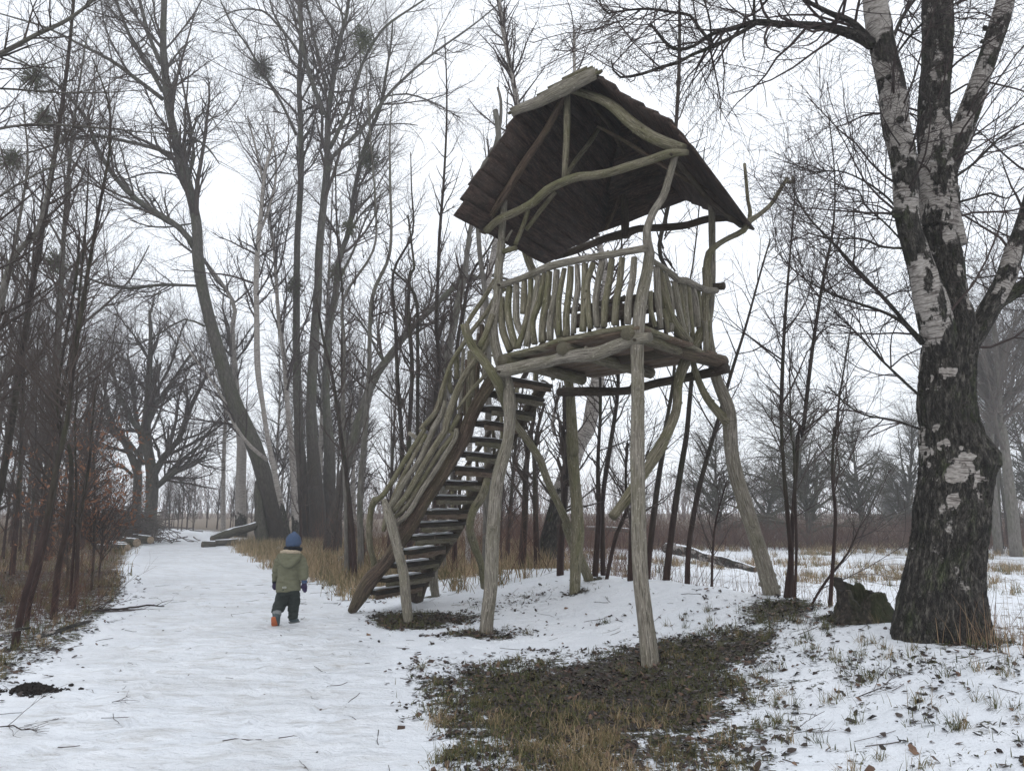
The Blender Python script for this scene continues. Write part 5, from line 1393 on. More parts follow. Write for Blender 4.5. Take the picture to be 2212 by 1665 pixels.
P1b, R1b = grow(P0[:5], R0[:5], 60, (.6, 1.8), .1, (.7, 1.3), .02, .13, 7, rr=.25, rmin=.006, rmax=.014)
P1, R1 = np.concatenate([P1, P1b]), np.concatenate([R1, R1b])
P2, R2 = grow(np.concatenate([P1, resample_n(P0[5:], 7)]), np.concatenate([R1, resample_n(R0[5:], 7)]), 900, (.35, 1.1), .15, (.4, 1.1), -.02, .16, 6, rmin=.0028, rmax=.006)
P3, R3 = grow(P2, R2, 3600, (.25, .8), .1, (.3, 1.0), -.06, .16, 5, rmin=.0021)
P4, R4 = grow(P3, R3, 4500, (.12, .4), .1, (.4, 1.0), -.04, .18, 4, rmin=.0018)
def clear_of_roof(P, R):          # the twigs stop short of the tower: none brush over its roof or deck
    v = P - np.array((0, 0, CAM_Z))
    fwd = v[..., 1] * CP + v[..., 2] * SP
    px, py = 1106 + F * v[..., 0] / fwd, 832.5 - F * (-v[..., 1] * SP + v[..., 2] * CP) / fwd
    top = np.interp(px, [960, 1110, 1260, 1420, 1500, 1640], [470, 240, 140, 235, 320, 500])
    hit = (px > 950) & (px < 1640) & (py > top - 6) & (py < 1400)
    k = ~hit.any(1)
    return P[k], R[k]
for (Pk, Rk), nn in zip(((P1, R1), (P2, R2), (P3, R3), (P4, R4)), (5, 4, 3, 3)):
    b.twigs(*clear_of_roof(Pk, Rk), nn)
b.build('crown', M['twig_birch'], birch)
settle(birch)

# ------------------------------------------------------------------ mistletoe
def mistletoe(crop, u, v, r, D, label):
    c = at(*pix(crop, u, v), D)
    rr = r * CROPS[crop][2] / F * D
    o = thing('mistletoe', label, 'mistletoe', c, 'mistletoe clumps in the poplars')
    K = 4
    n = 260
    d = rng.normal(size=(n, 3)); d /= np.linalg.norm(d, axis=1)[:, None]
    t = np.linspace(0, 1, K)[None, :, None]
    P = d[:, None, :] * t * rr * rng.uniform(.6, 1.05, n)[:, None, None] * np.array((1, 1, 1.15)) + c + rng.normal(size=(n, K, 3)) * .03 * t - np.array((0, 0, .1 * rr)) * t ** 2
    b = Bag()
    b.twigs(P, np.broadcast_to(np.array([.012, .010, .008, .006]), (n, K)).copy(), 3)
    b.build('stems', M['mistletoe'], o)
    m = 520
    i = rng.integers(0, n, m); s = rng.uniform(.55, 1, m)
    f = s * (K - 1); k = np.minimum(f.astype(int), K - 2); fr = (f - k)[:, None]
    p = P[i, k] * (1 - fr) + P[i, k + 1] * fr
    a = rng.normal(size=(m, 3)) * .05
    b_ = rng.normal(size=(m, 3)) * .018
    V = np.stack([p, p + a * .5 + b_, p + a, p + a * .5 - b_], 1).reshape(-1, 3)
    Bag().add(V, np.arange(m * 4).reshape(-1, 4)).build('leaves', M['mistletoe'], o, kind='stuff')
    settle(o)
mistletoe('G', 275, 370, 95, 35, 'oval mistletoe clump highest on the left limb of the tall grey trunk')
mistletoe('G', 835, 215, 90, 31.5, 'mistletoe clump highest among the steep limbs of the forked tree')
mistletoe('G', 868, 880, 92, 34.5, 'mistletoe clump hanging halfway down the slimmer bending trunk')
mistletoe('G', 755, 1265, 62, 34.5, 'small mistletoe clump low where the bending trunk curves')
mistletoe('G', 690, 1520, 60, 34.5, 'lowest small mistletoe clump on the bending trunk')
mistletoe('G', 450, 1590, 70, 33.5, 'dim mistletoe clump against the tall grey trunk low down')
mistletoe('M', 150, 335, 95, 30, 'large dark mistletoe clump at the top left of the view')
mistletoe('M', 190, 510, 55, 30, 'small mistletoe clump directly under the large top left one')
mistletoe('M', 50, 690, 75, 30, 'mistletoe clump touching the left border of the view')
mistletoe('M', 250, 1140, 85, 31, 'greenish mistletoe clump over the left wood, halfway up the view')
# ------------------------------------------------------------------ the wood all round: template trees, then copies of trunk and crown
def template(name, h, r, bark, twig, nl, spread=(.35, .8), lean=.04, bushy=1.0, low=None, cat='tree', trop=.06, rtw=.006, kinds=1.0, clear=.3, ang=(.35, .9), droop=0.0):
    z = np.linspace(0, 1, 9)
    ph = rng.uniform(0, 6, 4)
    C = np.stack([lean * h * (np.sin(z * 2.4 + ph[0]) - np.sin(ph[0])) * z, lean * h * (np.sin(z * 2.1 + ph[1]) - np.sin(ph[1])) * z, z * h - .15, r * (1 - .85 * z) * (1 + .35 * np.exp(-z * 18))], -1)
    V, Q, T, A, x, Cs = stem_bag(C, 8, .08, 0, h / 26, low)
    t = thing(name, 'template', cat)
    Bag().add(V, Q, T, A, x).build('trunk', M[bark], t)
    P0, R0 = resample(Cs[:, :3], Cs[:, 3], 16)
    P0, R0 = P0[None], R0[None]
    P1, R1 = grow(P0, R0, nl, (h * spread[0] * .6, h * spread[0]), clear, ang, trop, .12, 8, rr=.6, rmin=rtw * 1.6)
    P2, R2 = grow(np.concatenate([P1, resample_n(P0, 8)]), np.concatenate([R1, resample_n(R0, 8)]), int(nl * 7 * bushy), (h * .07, h * .2), .12, (.4, 1.0), trop - droop, .16, 6, rmin=rtw * .9)
    P3, R3 = grow(P2, R2, int(nl * 42 * bushy), (h * .035, h * .11), .1, (.4, 1.0), trop * .5 - droop, .18, 5, rmin=rtw * .65)
    P4, R4 = grow(P3, R3, int(nl * 70 * bushy), (h * .02, h * .06), .1, (.4, 1.0), 0, .18, 4, rmin=rtw * .5)
    b = Bag()
    b.twigs(P1, R1, 5); b.twigs(P2, R2, 4); b.twigs(P3, R3, 3); b.twigs(P4, R4, 3)
    b.build('crown', M[twig], t)
    return t

def copy_tree(root, loc, rz, s, label, group, name=None):
    c = root.copy()
    COL.objects.link(c)
    c.location, c.rotation_euler, c.scale = loc, (rng.uniform(-.05, .05), rng.uniform(-.05, .05), rz), (s, s, s * rng.uniform(.9, 1.15))
    c['label'], c['group'] = label, group
    for ch in root.children:
        k = ch.copy()
        COL.objects.link(k)
        k.parent = c
    return c

T_young = [template('young_alder', 8.5, .055, 'alder', 'twig', 16, (.22, .5), .05, .6, (.2, 2.4), 'young tree', .10, .0036, clear=.25) for _ in range(3)]
T_tall = [template('woodland_tree', 15, .14, 'poplar', 'twig', 18, (.35, .8), .04, .75, (.3, 5.0), 'tree', .07, .0062, clear=.3) for _ in range(3)]
T_birch = [template('woodland_birch', 13, .12, 'birch', 'twig_birch', 20, (.26, .7), .05, .9, (.1, 1.6), 'birch', .03, .006, clear=.35) for _ in range(2)]
T_bush = [template('bushy_willow', 6.6, .15, 'oak', 'twig_green', 60, (.62, 1.0), .10, 1.4, None, 'willow', .0, .0055, clear=.03, ang=(.45, 1.25), droop=.07) for _ in range(2)]

used = set()
def plant(tm, x, y, label, group, s=1.0, jig=.25):
    k = rng.integers(0, len(tm))
    root = tm[k]
    sc = s * rng.uniform(1 - jig, 1 + jig)
    z = gz(x, y) - .02
    if root.name in used:
        return copy_tree(root, (x, y, z), rng.uniform(0, 6.28), sc, label, group)
    used.add(root.name)
    root.location, root.rotation_euler, root.scale = (x, y, z), (0, 0, rng.uniform(0, 6.28)), (sc, sc, sc)
    root['label'], root['group'] = label, group
    return root
band = lambda v, a, b, w: w[0] if v < a else (w[1] if v < b else w[2])

def left_edge(y):
    return float(np.interp(y, PATH_C[:, 1], PATH_C[:, 0] - PATH_C[:, 2]))
def right_edge(y):
    return float(np.interp(y, PATH_C[:, 1], PATH_C[:, 0] + PATH_C[:, 2]))
for k in range(19):                       # thicket left of the path
    y = rng.uniform(14.5, 34)
    x = left_edge(y) - .7 - .10 * max(0, y - 14) - rng.exponential(4.0)
    if x < -.78 * y: x = -rng.uniform(.55, .75) * y
    if x > left_edge(y) - .5: continue
    plant(T_young, x, y, band(y, 16.5, 22, ('thin young alder in the front ranks of the wood left of the path', 'thin young alder in the middle ranks of the wood left of the path', 'thin misty young alder farther back in the wood left of the path')), 'young alders in the wood left of the path', rng.uniform(.7, 1.15))
for k in range(20):                       # taller trees deeper in the wood
    y = rng.uniform(22, 62)
    x = left_edge(y) - 3.2 - rng.uniform(0, 1) ** .9 * (.72 * y + left_edge(y) - 1.5 if .72 * y + left_edge(y) > 3 else 3)
    plant(T_tall, x, y, band(y, 34, 48, ('tall bare tree in the left wood, standing nearer than the oaks', 'tall bare tree in the left wood about as far as the oaks', 'tall bare tree in the left wood, paler than the oaks')), 'tall trees in the left wood', rng.uniform(.7, 1.1))
for k in range(14):                       # behind the row of poplars
    y = rng.uniform(40, 64)
    x = rng.uniform(max(right_edge(y) + 3, -.32 * y), -.02 * y)
    plant(T_tall if k % 3 else T_birch, x, y, 'bare tree fading in the mist behind the poplar row', 'misty trees behind the poplar row', rng.uniform(.7, 1.05))
for k in range(6):
    y = rng.uniform(36, 46); x = rng.uniform(right_edge(y) + 3.5, -.07 * y)
    plant(T_birch, x, y, band(x / y, -.2, -.13, ('background birch seen left of the tall poplar trunks', 'background birch seen among the tall poplar trunks', 'background birch seen right of the tall poplar trunks')), 'birches among the poplars', rng.uniform(.8, 1.1))
for k in range(34):                       # low growth at the far bend
    y = rng.uniform(50, 66); x = rng.uniform(-.48 * y, -.26 * y)
    plant(T_young, x, y, band(x / y, -.40, -.33, ('small misty tree beyond the bend, left of the oaks', 'small misty tree straight beyond the bend of the path', 'small misty tree beyond the fallen log')), 'small trees beyond the bend', rng.uniform(.42, .7))
for k in range(17):                       # thicket behind the stairs
    y = rng.uniform(16, 30); x = rng.uniform(-.27 * y, .10 * y)
    if x < right_edge(y) + 1.6: continue
    plant(T_young, x, y, band(x / y, -.15, -.02, ('slight young tree in the thicket between the child and the stair foot', 'slight young tree in the thicket seen past the stair rail', 'slight young tree in the thicket seen through the treads and front posts')), 'young trees in the thicket beyond the stairs', rng.uniform(.45, .85))
for k in range(8):                       # far side of the field, pale
    y = rng.uniform(80, 110); x = rng.uniform(-.05 * y, .68 * y)
    plant(T_tall if k % 2 else T_bush, x, y, 'distant bare tree almost lost in the mist beyond the field', 'distant trees beyond the field', rng.uniform(.5, .8))
for (px_, py0, D, s, lab) in ((1745, 1095, 37, 1.14, 'broadest dense willow bush beyond the brown bramble hedge'), (1550, 1100, 40, .92, 'dense willow behind the leaning right leg of the tower'),
                              (1860, 1098, 41, .95, 'willow bush showing just left of the great birch'), (1650, 1095, 45, .95, 'paler willow between the two denser ones'), (2250, 1100, 42, 1.0, 'willow at the right border beyond the hedge'),
                              (1960, 1098, 46, 1.05, 'willow hidden largely by the great birch trunk')):
    p = at(px_, py0, D)
    plant(T_bush, p[0], p[1], lab, 'willows beyond the bramble hedge', s, .03)
for k in range(9):
    y = rng.uniform(30, 52); x = y * rng.uniform(.56, .75)
    plant(T_tall, x, y, 'bare tree at the right edge beyond the field', 'trees at the right edge', rng.uniform(.6, .9))

# ------------------------------------------------------------------ what covers the ground
def attr_mat(name, stops, rough=.9, trans=0.0):
    m, nt, b = nodes(name)
    a = N(nt, 'ShaderNodeAttribute', attribute_name='val')
    nt.links.new(ramp(nt, a.outputs['Fac'], stops), b.inputs['Base Color'])
    b.inputs['Roughness'].default_value = rough
    return m
M['litter'] = attr_mat('wet_leaf_litter', [(0, (.012, .009, .008)), (.35, (.038, .025, .019)), (.6, (.085, .050, .034)), (.85, (.15, .085, .055)), (1, (.25, .16, .10))], .5)
M['grass'] = attr_mat('winter_grass', [(0, (.030, .034, .013)), (.35, (.072, .080, .028)), (.6, (.13, .122, .055)), (.8, (.22, .155, .085)), (1, (.36, .27, .165))])
M['stem'] = attr_mat('dry_stems', [(0, (.048, .024, .019)), (.4, (.105, .052, .038)), (.7, (.165, .10, .062)), (1, (.32, .235, .15))])

def scatter(n, region, dens):
    """points in region (x0,x1,y0,y1) kept where a random number falls under dens(x, y)"""
    x = rng.uniform(region[0], region[1], n); y = rng.uniform(region[2], region[3], n)
    k = rng.uniform(0, 1, n) < dens(x, y)
    return x[k], y[k]

def blades(name, x, y, L, w, val, mat, lean=.5, K=3, kind='stuff', label=None, clump=None):
    n = len(x)
    z = height(x, y) - .006
    L = rng.uniform(L[0], L[1], n)
    az = rng.uniform(0, 2 * PI, n)
    ln = np.abs(rng.normal(0, lean, n))
    t = np.linspace(0, 1, K)[None, :]
    h = L[:, None] * (np.sin(np.clip(PI / 2 - ln[:, None] * t * .8, .02, 2)) * t)
    r = L[:, None] * (np.sin(ln)[:, None] * t ** 1.4)
    P = np.stack([x[:, None] + np.cos(az)[:, None] * r, y[:, None] + np.sin(az)[:, None] * r, z[:, None] + h], -1)
    wv = w * rng.uniform(.6, 1.4, n)
    side = np.stack([-np.sin(az), np.cos(az), np.zeros(n)], -1)
    flip = rng.uniform(0, 1, n) < .5
    side[flip] = np.stack([np.ones(n), np.zeros(n), np.zeros(n)], -1)[flip]
    ww = wv[:, None] * np.array([1, .8, .15] if K == 3 else np.linspace(1, .15, K))[None, :]
    A_l, B_l = P - side[:, None, :] * ww[:, :, None], P + side[:, None, :] * ww[:, :, None]
    V = np.stack([A_l, B_l], 2).reshape(-1, 3)
    base = (np.arange(n) * K * 2)[:, None, None]
    i = (np.arange(K - 1) * 2)[None, :, None]
    Q = (base + i + np.array([0, 1, 3, 2])[None, None, :]).reshape(-1, 4)
    vv = np.repeat(val, K * 2)
    o = link_mesh(name, V, [Q], M[mat], attrs={'val': vv}, smooth=False, kind=kind)
    if label:
        tag(o, label, 'grass')
    return o

def leaves(name, x, y, size, val, mat, up=.012, label=None, curl=.5):
    n = len(x)
    z = height(x, y)
    s = rng.uniform(size[0], size[1], n)
    az = rng.uniform(0, 2 * PI, n)
    d = np.stack([np.cos(az), np.sin(az), rng.normal(0, curl * .6, n)], -1)
    e = np.stack([-np.sin(az), np.cos(az), rng.normal(0, curl * .6, n)], -1)
    c = np.stack([x, y, z + rng.uniform(.004, up + .004, n)], -1)
    cu = np.array((0, 0, 1.0))
    S = s[:, None]
    q = [c - d * S, c - d * S * .35 + e * S * .55 + cu * S * .3 * rng.uniform(-1, 1, (n, 1)), c + d * S * .45 + e * S * .42, c + d * S, c + d * S * .35 - e * S * .5 + cu * S * .5 * rng.uniform(-.6, 1, (n, 1)), c - d * S * .5 - e * S * .5]
    V = np.stack(q, 1).reshape(-1, 3)
    b = (np.arange(n) * 6)[:, None]
    Q = np.vstack([b + np.array([0, 1, 4, 5]), b + np.array([1, 2, 3, 4])])
    o = link_mesh(name, V, [Q], M[mat], attrs={'val': np.repeat(val, 6)}, smooth=False, kind='stuff')
    if label:
        tag(o, label, 'leaves')
    return o

def visible(x, y, m=.04):
    return (np.abs(x) < (.665 + m) * y) & (y > 4.2)
def bm(x, y):
    q = .5 + .5 * fbm2(x, y, 1.9, 4, 40.)
    return sstep(.42, .70, q * .38 + (.5 + .5 * fbm2(x, y, 7.0, 3, 50.)) * .30 + bare_mask(x, y) * .46)
green_n = lambda x, y: .5 + .5 * fbm2(x, y, 1.3, 3, 77.)

# leaf litter: thick on the bare places, sprinkled over the snow
x, y = scatter(60000, (-3.5, 4.2, 4.3, 12.5), lambda x, y: bm(x, y) * .7 * visible(x, y) * (path_sd(x, y) > -.1))
leaves('leaf_litter', x, y, (.010, .033), np.clip(rng.beta(1.3, 3.4, len(x)), 0, 1), 'litter', .022, 'dark wet leaves matted on the thawed patches under the tower')
x, y = scatter(5000, (-3.0, 5.0, 4.3, 11), lambda x, y: (.05 + .10 * sstep(1.4, 2.6, x) + .55 * sstep(.12, .5, bare_mask(x, y))) * visible(x, y) * (path_sd(x, y) > -.3))
leaves('fallen_leaves', x, y, (.016, .042), np.clip(rng.beta(1.6, 2.2, len(x)), 0, 1), 'litter', .012, 'curled brown leaves scattered over the snowy bank')
x, y = scatter(34000, (-12, -2.0, 4.3, 19), lambda x, y: (bm(x, y) * .9 + .05) * visible(x, y) * (path_sd(x, y) > -.08))
leaves('leaf_litter', x, y, (.014, .04), np.clip(rng.beta(1.5, 3.2, len(x)), 0, 1), 'litter', .02, 'dark leaves and crumbs of earth along the left edge of the path')
x, y = scatter(700, (-6, .5, 4.3, 18), lambda x, y: .18 * visible(x, y) * (path_sd(x, y) < 0))
leaves('fallen_leaves', x, y, (.008, .022), rng.beta(1.6, 2.2, len(x)), 'litter', .006, 'small dark scraps lying on the trodden snow of the path')

# grass: short and mixed green under the tower
x, y = scatter(90000, (-3.5, 4.2, 4.3, 12.5), lambda x, y: bm(x, y) * sstep(.42, .66, green_n(x, y) + .13 * (y < 7.0)) * visible(x, y) * (path_sd(x, y) > -.05))
blades('grass', x, y, (.025, .085), .0030, np.clip(.40 * green_n(x * 3, y * 3) + rng.normal(.18, .17, len(x)), 0, 1), 'grass', 1.7, label='short matted green and straw grass on the thawed patches')
# tufts: clumps of straw-coloured grass
def tufts(name, cx, cy, per, spread, L, val0, label, lean=.8, w=.003, dv=.18):
    n = len(cx)
    idx = np.repeat(np.arange(n), per)
    r = np.abs(rng.normal(0, spread, len(idx)))
    a = rng.uniform(0, 2 * PI, len(idx))
    v0 = np.clip(rng.normal(val0, .15, n), 0, 1)
    return blades(name, cx[idx] + r * np.cos(a), cy[idx] + r * np.sin(a), L, w, np.clip(v0[idx] + rng.normal(0, dv, len(idx)), 0, 1), 'grass', lean, label=label)
x, y = scatter(900, (1.3, 5.2, 4.2, 9.5), lambda x, y: .17 * visible(x, y) * (.4 + fbm2(x, y, .8, 3, 3.)) * 2)
tufts('grass_tufts', x, y, 26, .035, (.05, .14), .52, 'small tufts of grass poking through the snow of the bank', 1.3, w=.0017)
x, y = scatter(170, (-1.2, 2.8, 4.3, 6.4), lambda x, y: .75 * visible(x, y) * bm(x, y))
tufts('grass_tufts', x, y, 60, .09, (.05, .12), .60, 'ragged straw-coloured tufts at the near edge of the thawed patch', 2.2, .0020)
x, y = scatter(260, (-1.4, 3.6, 6.2, 10.4), lambda x, y: .5 * visible(x, y) * bm(x, y))
tufts('grass_tufts', x, y, 45, .05, (.04, .11), .52, 'low grass tufts round the feet of the tower posts', 1.5, .0022)
x, y = scatter(150, (-1.2, 1.0, 4.3, 6.0), lambda x, y: visible(x, y) * sstep(.10, .45, bare_mask(x, y)) * sstep(.45, .6, .5 + .5 * fbm2(x, y, 2.2, 3, 66.)))
tufts('grass_tufts', x, y, 110, .085, (.05, .13), .80, 'orange-brown flattened grass tufts at the lower left of the thawed patch', 2.4, .0019, .10)
x, y = scatter(1500, (-9, -2.3, 4.4, 16), lambda x, y: .5 * bm(x, y) * visible(x, y) * (path_sd(x, y) > .05))
tufts('grass_tufts', x, y, 45, .06, (.07, .2), .62, 'straggly grass tufts on the left verge of the path', 1.0, .0028)
x, y = scatter(2600, (-15, 1.0, 13, 36), lambda x, y: visible(x, y) * (path_sd(x, y) > .15) * (x > np.interp(y, PATH_C[:, 1], PATH_C[:, 0])) * sstep(9, 14, y) * .8)
tufts('dry_grass', x, y, 38, .16, (.14, .42), .84, 'brown dry grass bank right of the path before the poplar row', .85, .006)
x, y = scatter(2600, (-40, -6, 14, 60), lambda x, y: visible(x, y) * (path_sd(x, y) > .3) * (x < np.interp(y, PATH_C[:, 1], PATH_C[:, 0])) * (.22 + .6 * sstep(17, 26, y)))
tufts('dry_grass', x, y, 24, .2, (.10, .36), .70, 'brown dry undergrowth carpeting the wood left of the path', .85, .008)
# the snowy field: straw tussocks
x, y = scatter(9000, (-2, 34, 10, 44), lambda x, y: visible(x, y) * (ridge_dist(x, y) > .9) * sstep(.40, .62, .5 + .5 * fbm2(x, y, .35, 3, 12.)) * .55)
tufts('field_tussocks', x, y, 30, .13, (.10, .34), .80, 'straw-coloured tussocks poking through the snow of the field', .95, .0055)
# reeds behind the bank
x, y = scatter(9000, (-1, 9, 5.5, 17), lambda x, y: visible(x, y) * (ridge_dist(x, y) > .45) * (ridge_dist(x, y) < 3.2) * .33 * (.5 + .5 * fbm2(x, y, 1.1, 2, 5.) + .2))
blades('reeds', x, y, (.35, .95), .0042, np.clip(rng.normal(.86, .12, len(x)), 0, 1), 'stem', .22, K=4, label='thin straw-coloured reeds standing in the ditch behind the bank')
x, y = scatter(900, (3.0, 5.0, 5.2, 6.9), lambda x, y: visible(x, y) * (ridge_dist(x, y) > -.35) * .6)
blades('dry_grass', x, y, (.12, .42), .0030, np.clip(rng.normal(.84, .12, len(x)), 0, 1), 'stem', .6, K=4, label='dry grass bending in front of the great birch foot')

# thin shoots and brambles
def shoots(name, x, y, L, r, val, label, lean=.3, K=6, branch=2.0, cat='undergrowth'):
    n = len(x)
    z = height(x, y, False) - .05
    d = np.stack([rng.normal(0, lean, n), rng.normal(0, lean, n), np.ones(n)], -1)
    Ls = rng.uniform(L[0], L[1], n)
    pos = np.stack([x, y, z], -1); P = [pos]
    for k in range(1, K):
        d = d + rng.normal(size=(n, 3)) * np.array((.14, .14, .03)) * (1 + lean)
        d /= np.linalg.norm(d, axis=1)[:, None]
        pos = pos + d * (Ls / (K - 1))[:, None]
        P.append(pos)
    P = np.stack(P, 1)
    R = r * rng.uniform(.6, 1.4, n)[:, None] * np.linspace(1, .35, K)[None, :]
    b = Bag()
    b.twigs(P, R, 3, x=np.repeat(np.broadcast_to(val, (n,)), K * 3))
    if branch:
        P2, R2 = grow(P, R, int(n * branch), (L[0] * .25, L[1] * .45), .25, (.4, 1.0), .04, .2, 4, rmin=r * .4)
        b.twigs(P2, R2, 3, x=rng.uniform(.15, .6, len(P2)).repeat(12))
    o = b.build(name, M['stem'], kind='stuff')
    return tag(o, label, cat)
x, y = scatter(3800, (-34, -3.5, 9.5, 46), lambda x, y: visible(x, y) * (path_sd(x, y) > .6) * (x < np.interp(y, PATH_C[:, 1], PATH_C[:, 0])) * (.35 + .65 * sstep(12, 20, y)))
shoots('undergrowth', x, y, (.5, 2.3), .0055, rng.normal(.34, .14, len(x)), 'tangled reddish shoots filling the wood left of the path', .22)
x, y = scatter(2600, (-7.5, 3.5, 13.2, 30), lambda x, y: visible(x, y) * (path_sd(x, y) > 1.6) * (ridge_dist(x, y) > -2.0 - 2 * (y > 16)) * .75)
shoots('undergrowth', x, y, (.5, 2.2), .005, rng.normal(.38, .14, len(x)), 'tangled reddish shoots in the thicket beyond the stairs', .25)
x, y = scatter(12000, (-4, 34, 30, 46), lambda x, y: visible(x, y) * (y > 33 + 1.6 * fbm2(x, y * 0, .2, 2, 1.)) * (x > -.02 * y))
shoots('bramble_hedge', x, y, (.9, 2.0), .008, rng.normal(.27, .12, len(x)), 'long dense band of dark reddish brambles along the far side of the field', .5, 5, 1.6, 'brambles')
x, y = scatter(500, (2.0, 6.5, 7.0, 14), lambda x, y: visible(x, y) * (ridge_dist(x, y) > .3) * .5)
shoots('undergrowth', x, y, (.5, 1.7), .0028, rng.normal(.45, .14, len(x)), 'wispy bare shoots among the reeds behind the bank', .35, 6, 1.5)
x, y = scatter(900, (-7.5, -4.0, 8.8, 14), lambda x, y: visible(x, y) * (path_sd(x, y) > .5) * .8)
shoots('undergrowth', x, y, (.4, 1.4), .003, rng.normal(.42, .14, len(x)), 'wispy shoots between the close alders on the left verge', .35, 6, 1.5)

# a far wood, hardly more than a tone in the mist
x, y = scatter(2600, (-110, 110, 105, 135), lambda x, y: np.ones_like(x) * .9)
shoots('far_wood', x, y, (3.5, 9.0), .05, rng.normal(.3, .1, len(x)), 'pale line of distant trees fading into the mist', .16, 6, 3.0, 'wood')
# ------------------------------------------------------------------ the child on the path
def bake(o, parent, *mods):
    for m in mods:
        md = o.modifiers.new(m[0].lower(), m[0])
        for k, v in m[1].items():
            setattr(md, k, v)
    dg = bpy.context.evaluated_depsgraph_get()
    me = bpy.data.meshes.new_from_object(o.evaluated_get(dg))
    o.modifiers.clear()
    me.polygons.foreach_set('use_smooth', np.ones(len(me.polygons), bool))
    old = o.data
    o.data = me
    bpy.data.meshes.remove(old)
    me.name = o.name
    o.parent = parent
    return o

def ellipsoid(c, r, n=14):
    th = np.linspace(0, PI, n)
    ph = np.arange(2 * n) / (2 * n) * 2 * PI
    V = np.stack(np.broadcast_arrays(np.sin(th)[:, None] * np.cos(ph)[None], np.sin(th)[:, None] * np.sin(ph)[None], np.cos(th)[:, None]), -1) * np.asarray(r) + np.asarray(c)
    i = np.arange(n - 1)[:, None] * 2 * n; j = np.arange(2 * n)[None, :]
    Q = np.stack([i + j, i + 2 * n + j, i + 2 * n + (j + 1) % (2 * n), i + (j + 1) % (2 * n)], -1).reshape(-1, 4)
    return V.reshape(-1, 3), Q

def soft(name, chains, balls, mat, parent, voxel=.010, folds=0.0, fsc=.06, smooth=4):
    """chains: [(x, y, z, rx, ry)] elliptical sleeves; balls: (centre, radii); fused into one skin"""
    b = Bag()
    for ch in chains:
        C = catmull(np.array([(c[0], c[1], c[2], c[3], c[4]) for c in ch], float), .02)
        n = 18
        th = np.arange(n) / n * 2 * PI
        P = C[:, :3]
        T = np.gradient(P, axis=0); T /= np.linalg.norm(T, axis=1)[:, None]
        ref = np.array((0, 1.0, 0))
        S = np.cross(T, ref); S /= np.linalg.norm(S, axis=1)[:, None]
        U = np.cross(S, T)
        V = P[:, None] + np.cos(th)[None, :, None] * S[:, None] * C[:, 3][:, None, None] + np.sin(th)[None, :, None] * U[:, None] * C[:, 4][:, None, None]
        K = len(P)
        i = np.arange(K - 1)[:, None] * n; j = np.arange(n)[None, :]
        Q = np.stack([i + j, i + (j + 1) % n, i + n + (j + 1) % n, i + n + j], -1).reshape(-1, 4)
        nv = K * n
        V = np.vstack([V.reshape(-1, 3), P[:1], P[-1:]])
        j = np.arange(n)
        t = np.vstack([np.stack([np.full(n, nv), (j + 1) % n, j], -1), np.stack([np.full(n, nv + 1), (K - 1) * n + j, (K - 1) * n + (j + 1) % n], -1)])
        b.add(V, Q, t)
    for c, r in balls:
        V, Q = ellipsoid(c, r)
        b.add(V, Q)
    o = b.build(name, M[mat])
    bake(o, None, ('REMESH', dict(mode='VOXEL', voxel_size=voxel, use_smooth_shade=True)), ('SMOOTH', dict(factor=.5, iterations=smooth)))
    if folds:
        me = o.data
        co = np.empty(len(me.vertices) * 3, np.float32); me.vertices.foreach_get('co', co); co = co.reshape(-1, 3)
        nr = np.empty(len(me.vertices) * 3, np.float32); me.vertices.foreach_get('normal', nr); nr = nr.reshape(-1, 3)
        q = co * np.array((.7, .7, 1.9)) / fsc
        f = 1 - np.abs(fbm(q, 2)) * 3.2
        co += nr * (f * folds)[:, None]
        me.vertices.foreach_set('co', co.ravel()); me.update()
    o.parent = parent
    return o

M['jacket'] = plain('olive_jacket', (.135, .135, .088), .85, .10, 30, .15)
M['trousers'] = plain('dark_green_trousers', (.021, .027, .024), .8, .15, 30, .15)
M['wool_blue'] = plain('blue_knit', (.060, .090, .155), .95, .18, 120, .5)
M['scarf'] = plain('black_fleece', (.008, .009, .012), .95, .2, 80, .4)
M['fleece'] = plain('cream_fleece', (.42, .35, .26), .95, .2, 90, .6)
M['glove'] = plain('dark_purple_mitten', (.035, .024, .060), .85, .3, 60, .3)
M['skin'] = plain('skin', (.48, .29, .22), .55, .04, 10)
M['boot'] = plain('slate_boot', (.055, .075, .080), .6, .12, 40, .1)
M['boot_grey'] = plain('grey_boot_shaft', (.19, .20, .20), .8, .12, 40, .1)
M['sole'] = plain('orange_sole', (.42, .115, .045), .6, .08, 40, .1)
M['tag'] = plain('pale_label', (.50, .50, .44), .7, .03, 10)
M['tag_print'] = plain('label_print', (.04, .04, .04), .7, .03, 10)
CD = 10.3
def kp(u, v, dd=0.0):
    return at(*pix('K', u, v), CD + dd)
U_ = .1771 / F * CD
def kc(u, v, ru, rd, dd=0.0):
    p = kp(u, v, dd)
    return (p[0], p[1], p[2], ru * U_, rd)
foot = kp(560, 1375)
child = thing('person', 'small child in blue hat and olive jacket walking away along the snowy path', 'person', (foot[0], foot[1], gz(foot[0], foot[1])))
hd = kp(668, 372, .02)
